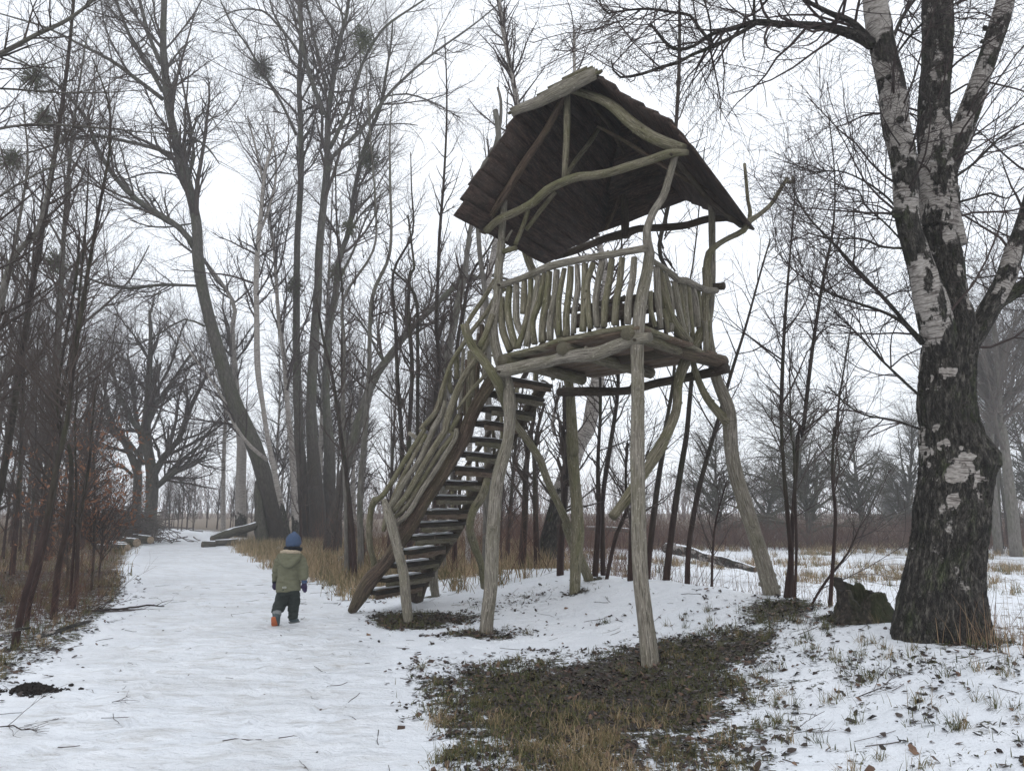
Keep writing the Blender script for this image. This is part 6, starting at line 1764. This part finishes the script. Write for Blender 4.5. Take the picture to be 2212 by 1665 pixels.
soft('body', [[kc(660, 470, 42, .045, .02), kc(662, 420, 42, .045, .02)],
              [kc(606, 500, 70, .06), kc(612, 560, 118, .075), kc(606, 700, 108, .075), kc(602, 850, 108, .08), kc(602, 960, 108, .08)],
              [kc(515, 560, 34, .035), kc(455, 700, 30, .03, .04), kc(440, 840, 24, .025, .06)], [kc(720, 555, 34, .035), kc(782, 690, 30, .03), kc(795, 840, 24, .025, -.03)],
              [kc(550, 950, 52, .06), kc(515, 1110, 44, .05, .03), kc(462, 1230, 34, .036, -.08), kc(450, 1300, 26, .03, -.12)], [kc(660, 950, 52, .06), kc(668, 1110, 44, .05, .08), kc(660, 1280, 34, .036, .10)]],
     [(hd, (.078, .088, .098)), (hd + np.array((.05, .078, -.025)), (.012, .016, .014)), (hd + np.array((.078, .0, -.02)), (.012, .02, .026)), (hd + np.array((.03, .07, -.06)), (.03, .02, .012)),
      (hd + np.array((.072, .045, .0)), (.012, .012, .010))], 'skin', child, .010, 0, smooth=3)
soft('trousers', [[kc(603, 930, 128, .125), kc(603, 1000, 124, .12)],
                  [kc(545, 980, 74, .085), kc(525, 1060, 78, .088, .02), kc(490, 1150, 72, .08, -.01), kc(462, 1215, 62, .066, -.06), kc(455, 1240, 52, .056, -.08)],
                  [kc(665, 980, 72, .085), kc(670, 1080, 70, .082, .05), kc(664, 1190, 62, .072, .08), kc(655, 1290, 56, .066, .09)]], [], 'trousers', child, .010, .0075, .075, 3)
soft('jacket', [[kc(628, 478, 70, .062, .02), kc(622, 510, 122, .085, .01), kc(622, 560, 142, .10), kc(618, 660, 138, .108), kc(606, 765, 128, .11), kc(604, 860, 140, .122), kc(606, 962, 148, .132)],
                [kc(530, 545, 54, .055), kc(490, 600, 54, .056, .01), kc(462, 690, 48, .052, .03), kc(446, 770, 42, .047, .05), kc(440, 838, 33, .036, .06)],
                [kc(712, 540, 56, .058), kc(758, 600, 62, .062), kc(782, 690, 62, .062, -.01), kc(790, 770, 54, .056, -.02), kc(792, 830, 42, .044, -.03)]], [], 'jacket', child, .009, .0062, .085, 3)
soft('hood', [[kc(500, 520, 34, .04, -.05), kc(540, 600, 44, .045, -.10), kc(605, 640, 48, .05, -.125), kc(680, 590, 44, .045, -.11), kc(738, 515, 34, .04, -.05)]],
     [(kp(612, 565, -.09), (.128, .052, .085))], 'jacket', child, .009, .005, .06, 3)
soft('hood_lining', [[kc(520, 492, 20, .024, -.03), kc(560, 480, 24, .028, -.08), kc(630, 484, 24, .028, -.10), kc(700, 486, 22, .026, -.07), kc(742, 490, 16, .02, -.02)]], [], 'fleece', child, .006, .003, .03, 2)
soft('scarf', [[kc(568, 442, 26, .028, .03), kc(600, 448, 30, .032, -.045), kc(660, 446, 32, .034, -.07), kc(720, 446, 28, .032, -.03), kc(748, 452, 24, .028, .05), kc(700, 450, 28, .03, .10), kc(610, 448, 28, .03, .10), kc(568, 442, 26, .028, .03)]], [], 'scarf', child, .008, .003, .03, 2)
hat = soft('hat', [], [(hd + np.array((-.003, -.004, .018)), (.098, .104, .112)), (hd + np.array((0, 0, .125)), (.028, .028, .022))], 'wool_blue', child, .008, .0015, .02, 2)
me = hat.data
co = np.empty(len(me.vertices) * 3, np.float32); me.vertices.foreach_get('co', co); co = co.reshape(-1, 3)
cut = hd[2] - .055 + (co[:, 0] - hd[0]) * .10
co[:, 2] = np.maximum(co[:, 2], cut)
rib = (co[:, 2] < cut + .055)
d2 = co[:, :2] - hd[:2]
co[:, :2] += d2 * np.where(rib, .05 + .012 * np.cos(np.arctan2(d2[:, 1], d2[:, 0]) * 60), 0)[:, None]
me.vertices.foreach_set('co', co.ravel()); me.update()
def mitten(u, v, L, side, dd, parts):
    base = kp(u, v, dd)
    ch = [[kc(u, v - 25, 30, .030, dd), kc(u, v + 10, 30, .026, dd), kc(u + side * 2, v + L * .55, 34, .026, dd)]]
    for k, (ox, ln) in enumerate(((-22, .80), (-8, .97), (8, 1.0), (21, .88))):
        ch.append([kc(u + ox + side * 2, v + L * .45, 10, .011, dd + .006 * k), kc(u + ox + side * 2, v + L * .75 * ln, 9.5, .0105, dd - .006), kc(u + ox * .9 + side * 4, v + L * ln, 8, .009, dd + .008)])
    ch.append([kc(u - side * 18, v + 12, 11, .012, dd + .01), kc(u - side * 34, v + L * .38, 10, .011, dd + .012), kc(u - side * 34, v + L * .58, 8, .010, dd + .014)])
    g = soft('glove', ch, [], 'glove', child, .0045, .001, .02, 2)
    soft('cuff', [[kc(u, v - 34, 35, .036, dd), kc(u, v + 4, 33, .033, dd)]], [], 'wool_blue' if side > 0 else 'scarf', g, .006, .0015, .02, 1)
    return g
mitten(440, 862, 84, -1, .06, 1)
mitten(798, 862, 116, 1, -.03, 1)
# boots: the left one is lifted at the heel and shows its orange sole
bl_ = soft('boot', [[kc(462, 1225, 48, .050, -.09), kc(458, 1275, 46, .050, -.115), kc(450, 1330, 50, .040, -.085), kc(446, 1375, 46, .030, -.04)]], [], 'boot', child, .007, .001, .05, 2)
soft('shaft', [[kc(464, 1212, 52, .054, -.085), kc(462, 1262, 50, .052, -.11)]], [], 'boot_grey', bl_, .007, .002, .04, 2)
soft('sole', [[kc(420, 1275, 24, .012, -.165), kc(424, 1320, 32, .012, -.150), kc(436, 1380, 40, .014, -.095)]], [], 'sole', bl_, .005, .001, .05, 2)
br_ = soft('boot', [[kc(655, 1290, 50, .052, .09), kc(658, 1315, 50, .050, .09)], [kc(632, 1325, 26, .040, .08), kc(680, 1322, 30, .044, .11), kc(722, 1318, 22, .036, .14)]], [], 'boot', child, .007, .001, .05, 2)
soft('sole', [[kc(616, 1346, 11, .045, .07), kc(675, 1342, 10, .05, .11), kc(735, 1330, 10, .036, .15)]], [], 'boot_grey', br_, .005, .0, .05, 1)
c0, c1, c2, c3 = kp(530, 908, -.158), kp(577, 906, -.158), kp(577, 926, -.160), kp(530, 928, -.160)
back = np.array((0, .004, 0))
tagm = link_mesh('hem_label', [c0, c1, c2, c3, c0 + back, c1 + back, c2 + back, c3 + back], [[(0, 3, 2, 1), (4, 5, 6, 7), (0, 1, 5, 4), (1, 2, 6, 5), (2, 3, 7, 6), (3, 0, 4, 7)]], M['tag'], child, smooth=False)
bb = Bag()
for k in range(5):
    a = kp(538 + k * 7.2, 913, -.161)
    q = np.array([a, kp(542.5 + k * 7.2, 913, -.161), kp(542.5 + k * 7.2, 921, -.162), kp(538 + k * 7.2, 921, -.162)])
    bb.add(np.vstack([q, q + back * .4]), [(0, 3, 2, 1), (4, 5, 6, 7), (0, 1, 5, 4), (1, 2, 6, 5), (2, 3, 7, 6), (3, 0, 4, 7)])
bb.build('lettering', M['tag_print'], tagm, smooth=False)
settle(child)
child.location.z += 0

# ------------------------------------------------------------------ logs, stump, brush and fallen branches
def log(name, label, cat, pts, D, mat, n=14, snow=False, cut=True, group=None, lift=True, knots=.12, par=None, cutmat='cutwood'):
    C = path3(pts, D)
    if lift:                      # let it lie on the land
        for c in C:
            c[2] = max(c[2], gz(c[0], c[1]) + c[3] * .75)
    Cs = catmull(C, .15)
    t = thing(name, label, cat, (C[0, 0], C[0, 1], gz(C[0, 0], C[0, 1])), group)
    Bag().tube(Cs[:, :3], Cs[:, 3], n, knots=knots, cap=False, x=.55).build('bark', M[mat], t)
    for e, s in ((0, 1), (-1, -1)):
        if not cut: break
        d = (Cs[1, :3] - Cs[0, :3]) if e == 0 else (Cs[-1, :3] - Cs[-2, :3])
        d /= np.linalg.norm(d)
        c = Cs[e, :3]
        Bag().tube(np.array([c - d * .01 * s, c + d * .03 * s]) if e == 0 else np.array([c - d * .03, c + d * .01]), np.full(2, Cs[e, 3] * .97), n, knots=.03).build('cut_end', M[cutmat], t)
    if snow:
        K = len(Cs)
        up = np.array((0, 0, 1.0))
        d = np.gradient(Cs[:, :3], axis=0); d /= np.linalg.norm(d, axis=1)[:, None]
        s = np.cross(d, up); s /= np.linalg.norm(s, axis=1)[:, None]
        w = Cs[:, 3] * (.42 + .22 * noise3(np.stack([np.arange(K) * .7, np.zeros(K), np.zeros(K)], -1)))
        rows = []
        for a in np.linspace(-1, 1, 6):
            zz = np.sqrt(np.maximum(1 - (a * w / Cs[:, 3]) ** 2, 0)) * Cs[:, 3] * 1.02 + .014 * (1 - a * a) + .004
            rows.append(Cs[:, :3] + s * (a * w)[:, None] + up * zz[:, None])
        V = np.stack(rows, 1).reshape(-1, 3)
        i = np.arange(K - 1)[:, None] * 6; j = np.arange(5)[None, :]
        Q = np.stack([i + j, i + j + 1, i + 6 + j + 1, i + 6 + j], -1).reshape(-1, 4)
        link_mesh('snow', V, [Q], M['snow'], t)
    settle(t)
    return t
M['cutwood'] = plain('sawn_log_end', (.30, .235, .165), .9, .25, 20, .2)
M['cutdark'] = plain('old_sawn_end', (.10, .08, .06), .9, .25, 20, .2)
log('fallen_log', 'thick snow-topped fallen trunk reaching down to the right edge of the path', 'log', [('H', 272, 1568, 52), ('H', 330, 1545, 56), ('H', 400, 1518, 54), ('H', 480, 1500, 50), ('H', 560, 1472, 46)], (31.5, 32.8), 'oak', snow=True, lift=False, cutmat='cutdark')
log('log', 'short sawn log lying under the end of the snow-topped trunk', 'log', [('H', 205, 1607, 44), ('H', 285, 1603, 44)], (30.6, 30.9), 'oak', snow=True, cutmat='cutdark')
log('log', 'second low log behind the short sawn one, half buried in dry grass', 'log', [('H', 290, 1590, 40), ('H', 430, 1578, 36)], (31.3, 31.8), 'oak', snow=True, cutmat='cutdark')
for lab, pts, D in (('cut log nearest the path in the small stack on the left verge', [('N', 548, 1004, 34), ('N', 622, 1014, 34)], (28.6, 28.2)),
                    ('cut log leftmost of the small stack on the left verge', [('N', 470, 1016, 30), ('N', 528, 1024, 30)], (28.6, 28.2)),
                    ('cut log with a pale end lying behind the small stack', [('N', 600, 975, 40), ('N', 668, 982, 40)], (31, 30.4)),
                    ('upper cut log of the small stack on the left verge', [('N', 540, 990, 28), ('N', 612, 994, 28)], (29.4, 29.0)),
                    ('dark cut log closest to the brush pile', [('N', 650, 960, 40), ('N', 735, 968, 36)], (33, 32))):
    log('log', lab, 'log', pts, D, 'oak', n=12, snow=True, group='cut logs on the left verge')
log('fallen_birch', 'pale rotting birch trunk lying across the snowy field behind the tower', 'log',
    [('E', 865, 790, 60), ('E', 940, 800, 64), ('E', 1040, 822, 60), ('E', 1130, 850, 50), ('E', 1220, 872, 58), ('E', 1330, 900, 48), ('E', 1445, 930, 30)], (23, 19), 'birch', n=16, snow=True, knots=.25, cutmat='cutdark')
log('fallen_log', 'far straight log with snow on top, seen between the tower legs', 'log', [('E', 340, 662, 26), ('E', 480, 664, 28), ('E', 640, 676, 26)], (38, 37), 'oak', snow=True, lift=False, cutmat='cutdark')
# birch limb and sticks on the left verge
log('birch_branch', 'pale fallen birch limb on the left verge close to the camera', 'branch', [('N', 190, 1438, 20), ('N', 260, 1420, 19), ('N', 350, 1388, 18), ('N', 420, 1368, 15), ('N', 455, 1362, 10)], (7.9, 8.9), 'birch', n=10)
log('birch_branch', 'thinner pale branch lying behind the nearest alder at the left edge', 'branch', [('N', -40, 1428, 18), ('N', 60, 1408, 16), ('N', 150, 1395, 12)], (8.2, 8.4), 'birch', n=8)
def fallen_branch(label, pts, D, nt_, L, r0):
    C = path3(pts, D)
    Cs = catmull(C, .06)
    t = thing('fallen_branch', label, 'branch', (C[0, 0], C[0, 1], gz(C[0, 0], C[0, 1])))
    Cs[:, 2] = height(Cs[:, 0], Cs[:, 1]) + Cs[:, 3] + .012 + .02 * np.abs(np.sin(np.arange(len(Cs)) * .3))
    Bag().tube(Cs[:, :3], Cs[:, 3], 7, knots=.2).build('stick', M['alder'], t)
    P, R = resample(Cs[:, :3], Cs[:, 3], 12)
    P1, R1 = grow(P[None], R[None], nt_, L, .1, (.3, .8), .0, .08, 7, rmin=.0022)
    gzv = height(P1[..., 0], P1[..., 1], False)
    P1[..., 2] = np.maximum(P1[..., 2], gzv + .01)
    b = Bag(); b.twigs(P1, R1, 4)
    P2, R2 = grow(P1, R1, nt_ * 3, (L[0] * .3, L[1] * .5), .2, (.3, .8), 0, .1, 5, rmin=.0016)
    P2[..., 2] = np.maximum(P2[..., 2], height(P2[..., 0], P2[..., 1], False) + .008)
    b.twigs(P2, R2, 3)
    b.build('twigs', M['twig'], t)
    settle(t)
fallen_branch('dark fallen branch lying from the left verge onto the snowy path', [('N', 395, 1258, 8), ('N', 520, 1254, 10), ('N', 620, 1243, 10), ('N', 720, 1243, 9), ('N', 805, 1233, 5)], (11.6, 12.3), 9, (.25, 1.0), .01)
fallen_branch('small forked twig lying on the path near the bottom left', [('L', 735, 1020, 4), ('L', 765, 1005, 4), ('L', 800, 985, 2)], 6.3, 4, (.08, .2), .003)
fallen_branch('wiry twigs lying at the bottom left corner', [('L', 0, 1340, 7), ('L', 90, 1325, 7), ('L', 200, 1305, 5)], 5.6, 8, (.1, .4), .004)
fallen_branch('thin twig on the snow before the great birch', [('I', 560, 1460, 6), ('I', 650, 1455, 7), ('I', 740, 1430, 5)], 5.7, 7, (.1, .4), .004)
fallen_branch('slender twig at the bottom right of the snowy bank', [('I', 100, 1550, 5), ('I', 250, 1560, 4), ('I', 330, 1590, 3)], 5.2, 4, (.1, .3), .003)
# heap of brushwood at the bend
pb = at(*pix('N', 610, 900), 34.0)
heap = thing('brush_pile', 'grey heap of cut brushwood beside the oaks on the left', 'brush pile', (pb[0], pb[1], gz(pb[0], pb[1])))
n = 420
c = np.stack([pb[0] + rng.normal(0, .85, n), pb[1] + rng.normal(0, 1.0, n), np.zeros(n)], -1)
c[:, 2] = rng.uniform(0, 1, n) * 1.5 * np.exp(-((c[:, 0] - pb[0]) / 1.9) ** 2) + .05
d = np.stack([rng.normal(0, 1, n), rng.normal(0, .8, n), rng.normal(.05, .28, n)], -1); d /= np.linalg.norm(d, axis=1)[:, None]
t_ = np.linspace(-.5, .5, 6)[None, :, None]
P = c[:, None] + d[:, None] * t_ * rng.uniform(.8, 2.2, n)[:, None, None] + rng.normal(0, .05, (n, 6, 3))
P[..., 2] = np.maximum(P[..., 2], .02)
R = rng.uniform(.008, .035, n)[:, None] * np.linspace(1, .4, 6)[None]
Bag().twigs(P, R, 5).build('branches', M['twig_grey'], heap, kind='stuff')
settle(heap)
# the black stump beside the birch
sb = at(1866, 1296, 7.9)
sz = gz(sb[0], sb[1])
st = thing('tree_stump', 'black rotten hollow stump with a jagged rim left of the great birch', 'tree stump', (sb[0], sb[1], sz))
n, K = 84, 34
th = np.arange(n) / n * 2 * PI
hz = np.linspace(-.15, 1, K)
rim = .30 + .10 * np.cos(th - PI * .93) + .06 * np.cos(th * 1 - .3) + .05 * noise3(np.stack([np.cos(th) * 3, np.sin(th) * 3, th * 0], -1)) + .035 * noise3(np.stack([np.cos(th) * 9, np.sin(th) * 9, th * 0], -1)) - .10 * np.exp(-((th - 4.3) / .45) ** 2)
def wall(rs, inner):
    out = []
    for k, h in enumerate(hz):
        z = h * rim if h > 0 else h * np.ones(n)
        r = (.205 + .10 * np.exp(-np.maximum(z, 0) / .10) + .03 * np.maximum(0, np.cos(th + .2)) * (1 - h))
        q = np.stack([np.cos(th) * 4.5, np.sin(th) * 4.5, np.full(n, h * 1.2)], -1)
        r = r * (1 + .16 * fbm(q, 3) - .30 * np.abs(fbm(q * 2.2, 3))) * rs
        lean = z * (-.22 if not inner else -.20)
        out.append(np.stack([sb[0] + r * 1.1 * np.cos(th) + lean * 0.5, sb[1] + r * .9 * np.sin(th), sz + z * (1 if not inner else .98)], -1))
    return np.stack(out, 0)
Wo, Wi = wall(1.0, False), wall(.70, True)
V = np.concatenate([Wo.reshape(-1, 3), Wi.reshape(-1, 3)])
i = np.arange(K - 1)[:, None] * n; j = np.arange(n)[None, :]
Qo = np.stack([i + j, i + (j + 1) % n, i + n + (j + 1) % n, i + n + j], -1).reshape(-1, 4)
Qi = Qo[:, ::-1] + K * n
j = np.arange(n)
Qt = np.stack([(K - 1) * n + j, (K - 1) * n + (j + 1) % n, K * n + (K - 1) * n + (j + 1) % n, K * n + (K - 1) * n + j], -1)
ta = np.concatenate([np.stack([np.tile(np.cos(th) * .25, K), np.tile(np.sin(th) * .25, K), np.repeat(hz * .35, n)], -1)] * 2)
link_mesh('bark', V, [Qo, Qi, Qt], M['stump'], st, {'tube': ta, 'val': np.zeros(len(V))})
V, Q = ellipsoid((sb[0] - .02, sb[1], sz + .05), (.16, .13, .05), 8)
link_mesh('snow', V, [Q], M['snow'], st)
settle(st)
# heap of thrown-up earth at the bottom left
mb = ground_pt(*pix('L', 205, 1150))
mh = thing('molehill', 'small heap of black earth on the snow at the lower left', 'molehill', (mb[0], mb[1], gz(mb[0], mb[1])))
M['soil'] = plain('black_soil', (.016, .012, .010), .95, .4, 60, .8)
b = Bag()
n = 260
r = np.abs(rng.normal(0, .11, n)); a = rng.uniform(0, 2 * PI, n)
cx, cy = mb[0] + r * np.cos(a) * 1.6, mb[1] + r * np.sin(a) * .9
cz = height(cx, cy) + .045 * np.exp(-(r / .09) ** 2)
for k in range(n):
    s = rng.uniform(.006, .026) * (1.3 if r[k] < .08 else .8)
    V, Q = ellipsoid((cx[k], cy[k], cz[k] + s * .2), (s * rng.uniform(.8, 1.4), s, s * rng.uniform(.6, 1)), 4)
    V = V + rng.normal(0, s * .14, V.shape)
    b.add(V, Q)
b.build('clods', M['soil'], mh, kind='stuff', smooth=False)
settle(mh)
# young beech that keeps its rust-coloured leaves
def rusty(label, pts, D, spread, nl, group=None):
    t = hero('leafy_sapling', label, 'young tree', pts, [], 'alder', 'twig', LV_SAP(1.6, .003), D, n=7, crown_from=.25, group=group)
    cr = [c for c in t.children if c.name.startswith('crown')][0]
    co = np.empty(len(cr.data.vertices) * 3, np.float32); cr.data.vertices.foreach_get('co', co); co = co.reshape(-1, 3)
    co = co[rng.integers(0, len(co), nl)] + rng.normal(0, .03, (nl, 3))
    a = rng.normal(size=(nl, 3)); a /= np.linalg.norm(a, axis=1)[:, None]
    c = rng.normal(size=(nl, 3)); c /= np.linalg.norm(c, axis=1)[:, None]
    s = rng.uniform(.035, .065, nl)[:, None]
    V = np.stack([co, co + a * s + c * s * .4, co + a * s * 2, co + a * s - c * s * .4], 1).reshape(-1, 3)
    o = Bag().add(V, np.arange(nl * 4).reshape(-1, 4)).build('leaves', M['rust'], t, kind='stuff', smooth=False)
    o.location = cr.location
rusty('sapling still holding rust-coloured leaves, upper one behind the close alders', [('N', 455, 1080, 12), ('N', 460, 900, 10), ('N', 462, 700, 8), ('N', 455, 540, 5)], 14.5, 1, 900)
rusty('sapling with rust-coloured leaves low on the left, in the close alders', [('N', 330, 1120, 12), ('N', 325, 980, 9), ('N', 335, 860, 6)], 13.8, 1, 700)
rusty('small rust-leaved sapling nearest the path edge', [('N', 490, 1060, 10), ('N', 500, 960, 8), ('N', 505, 870, 5)], 15.5, 1, 350)
# bits of stick scattered on the ground
x, y = scatter(420, (-7, 5.0, 4.3, 16), lambda x, y: .5 * visible(x, y))
n = len(x)
a = rng.uniform(0, 2 * PI, n); L = rng.uniform(.05, .35, n)
t_ = np.linspace(-.5, .5, 4)[None]
X = x[:, None] + np.cos(a)[:, None] * L[:, None] * t_ + rng.normal(0, .006, (n, 4)); Y = y[:, None] + np.sin(a)[:, None] * L[:, None] * t_ + rng.normal(0, .006, (n, 4))
P = np.stack([X, Y, height(X, Y) + .006], -1)
tag(Bag().twigs(P, rng.uniform(.0015, .0035, n)[:, None] * np.ones((1, 4)), 4).build('fallen_twigs', M['twig'], kind='stuff'), 'short broken twigs strewn over the snow', 'twigs')
# ------------------------------------------------------------------ the mist
hm = bpy.data.materials.new('mist')
hm.use_nodes = True
hn = hm.node_tree
hn.nodes.clear()
ho = hn.nodes.new('ShaderNodeOutputMaterial')
hv = hn.nodes.new('ShaderNodeVolumePrincipled')
hv.inputs['Color'].default_value = (.985, .99, 1.0, 1)
hv.inputs['Density'].default_value = .0020
hv.inputs['Anisotropy'].default_value = .2
hn.links.new(hv.outputs[0], ho.inputs['Volume'])
hx, hy0, hy1, hz0, hz1 = 185., -45., 255., -2.2, 30.
HV = [(-hx, hy0, hz0), (hx, hy0, hz0), (hx, hy1, hz0), (-hx, hy1, hz0), (-hx, hy0, hz1), (hx, hy0, hz1), (hx, hy1, hz1), (-hx, hy1, hz1)]
link_mesh('haze', HV, [[(0, 3, 2, 1), (4, 5, 6, 7), (0, 1, 5, 4), (1, 2, 6, 5), (2, 3, 7, 6), (3, 0, 4, 7)]], hm, smooth=False, kind='stuff')
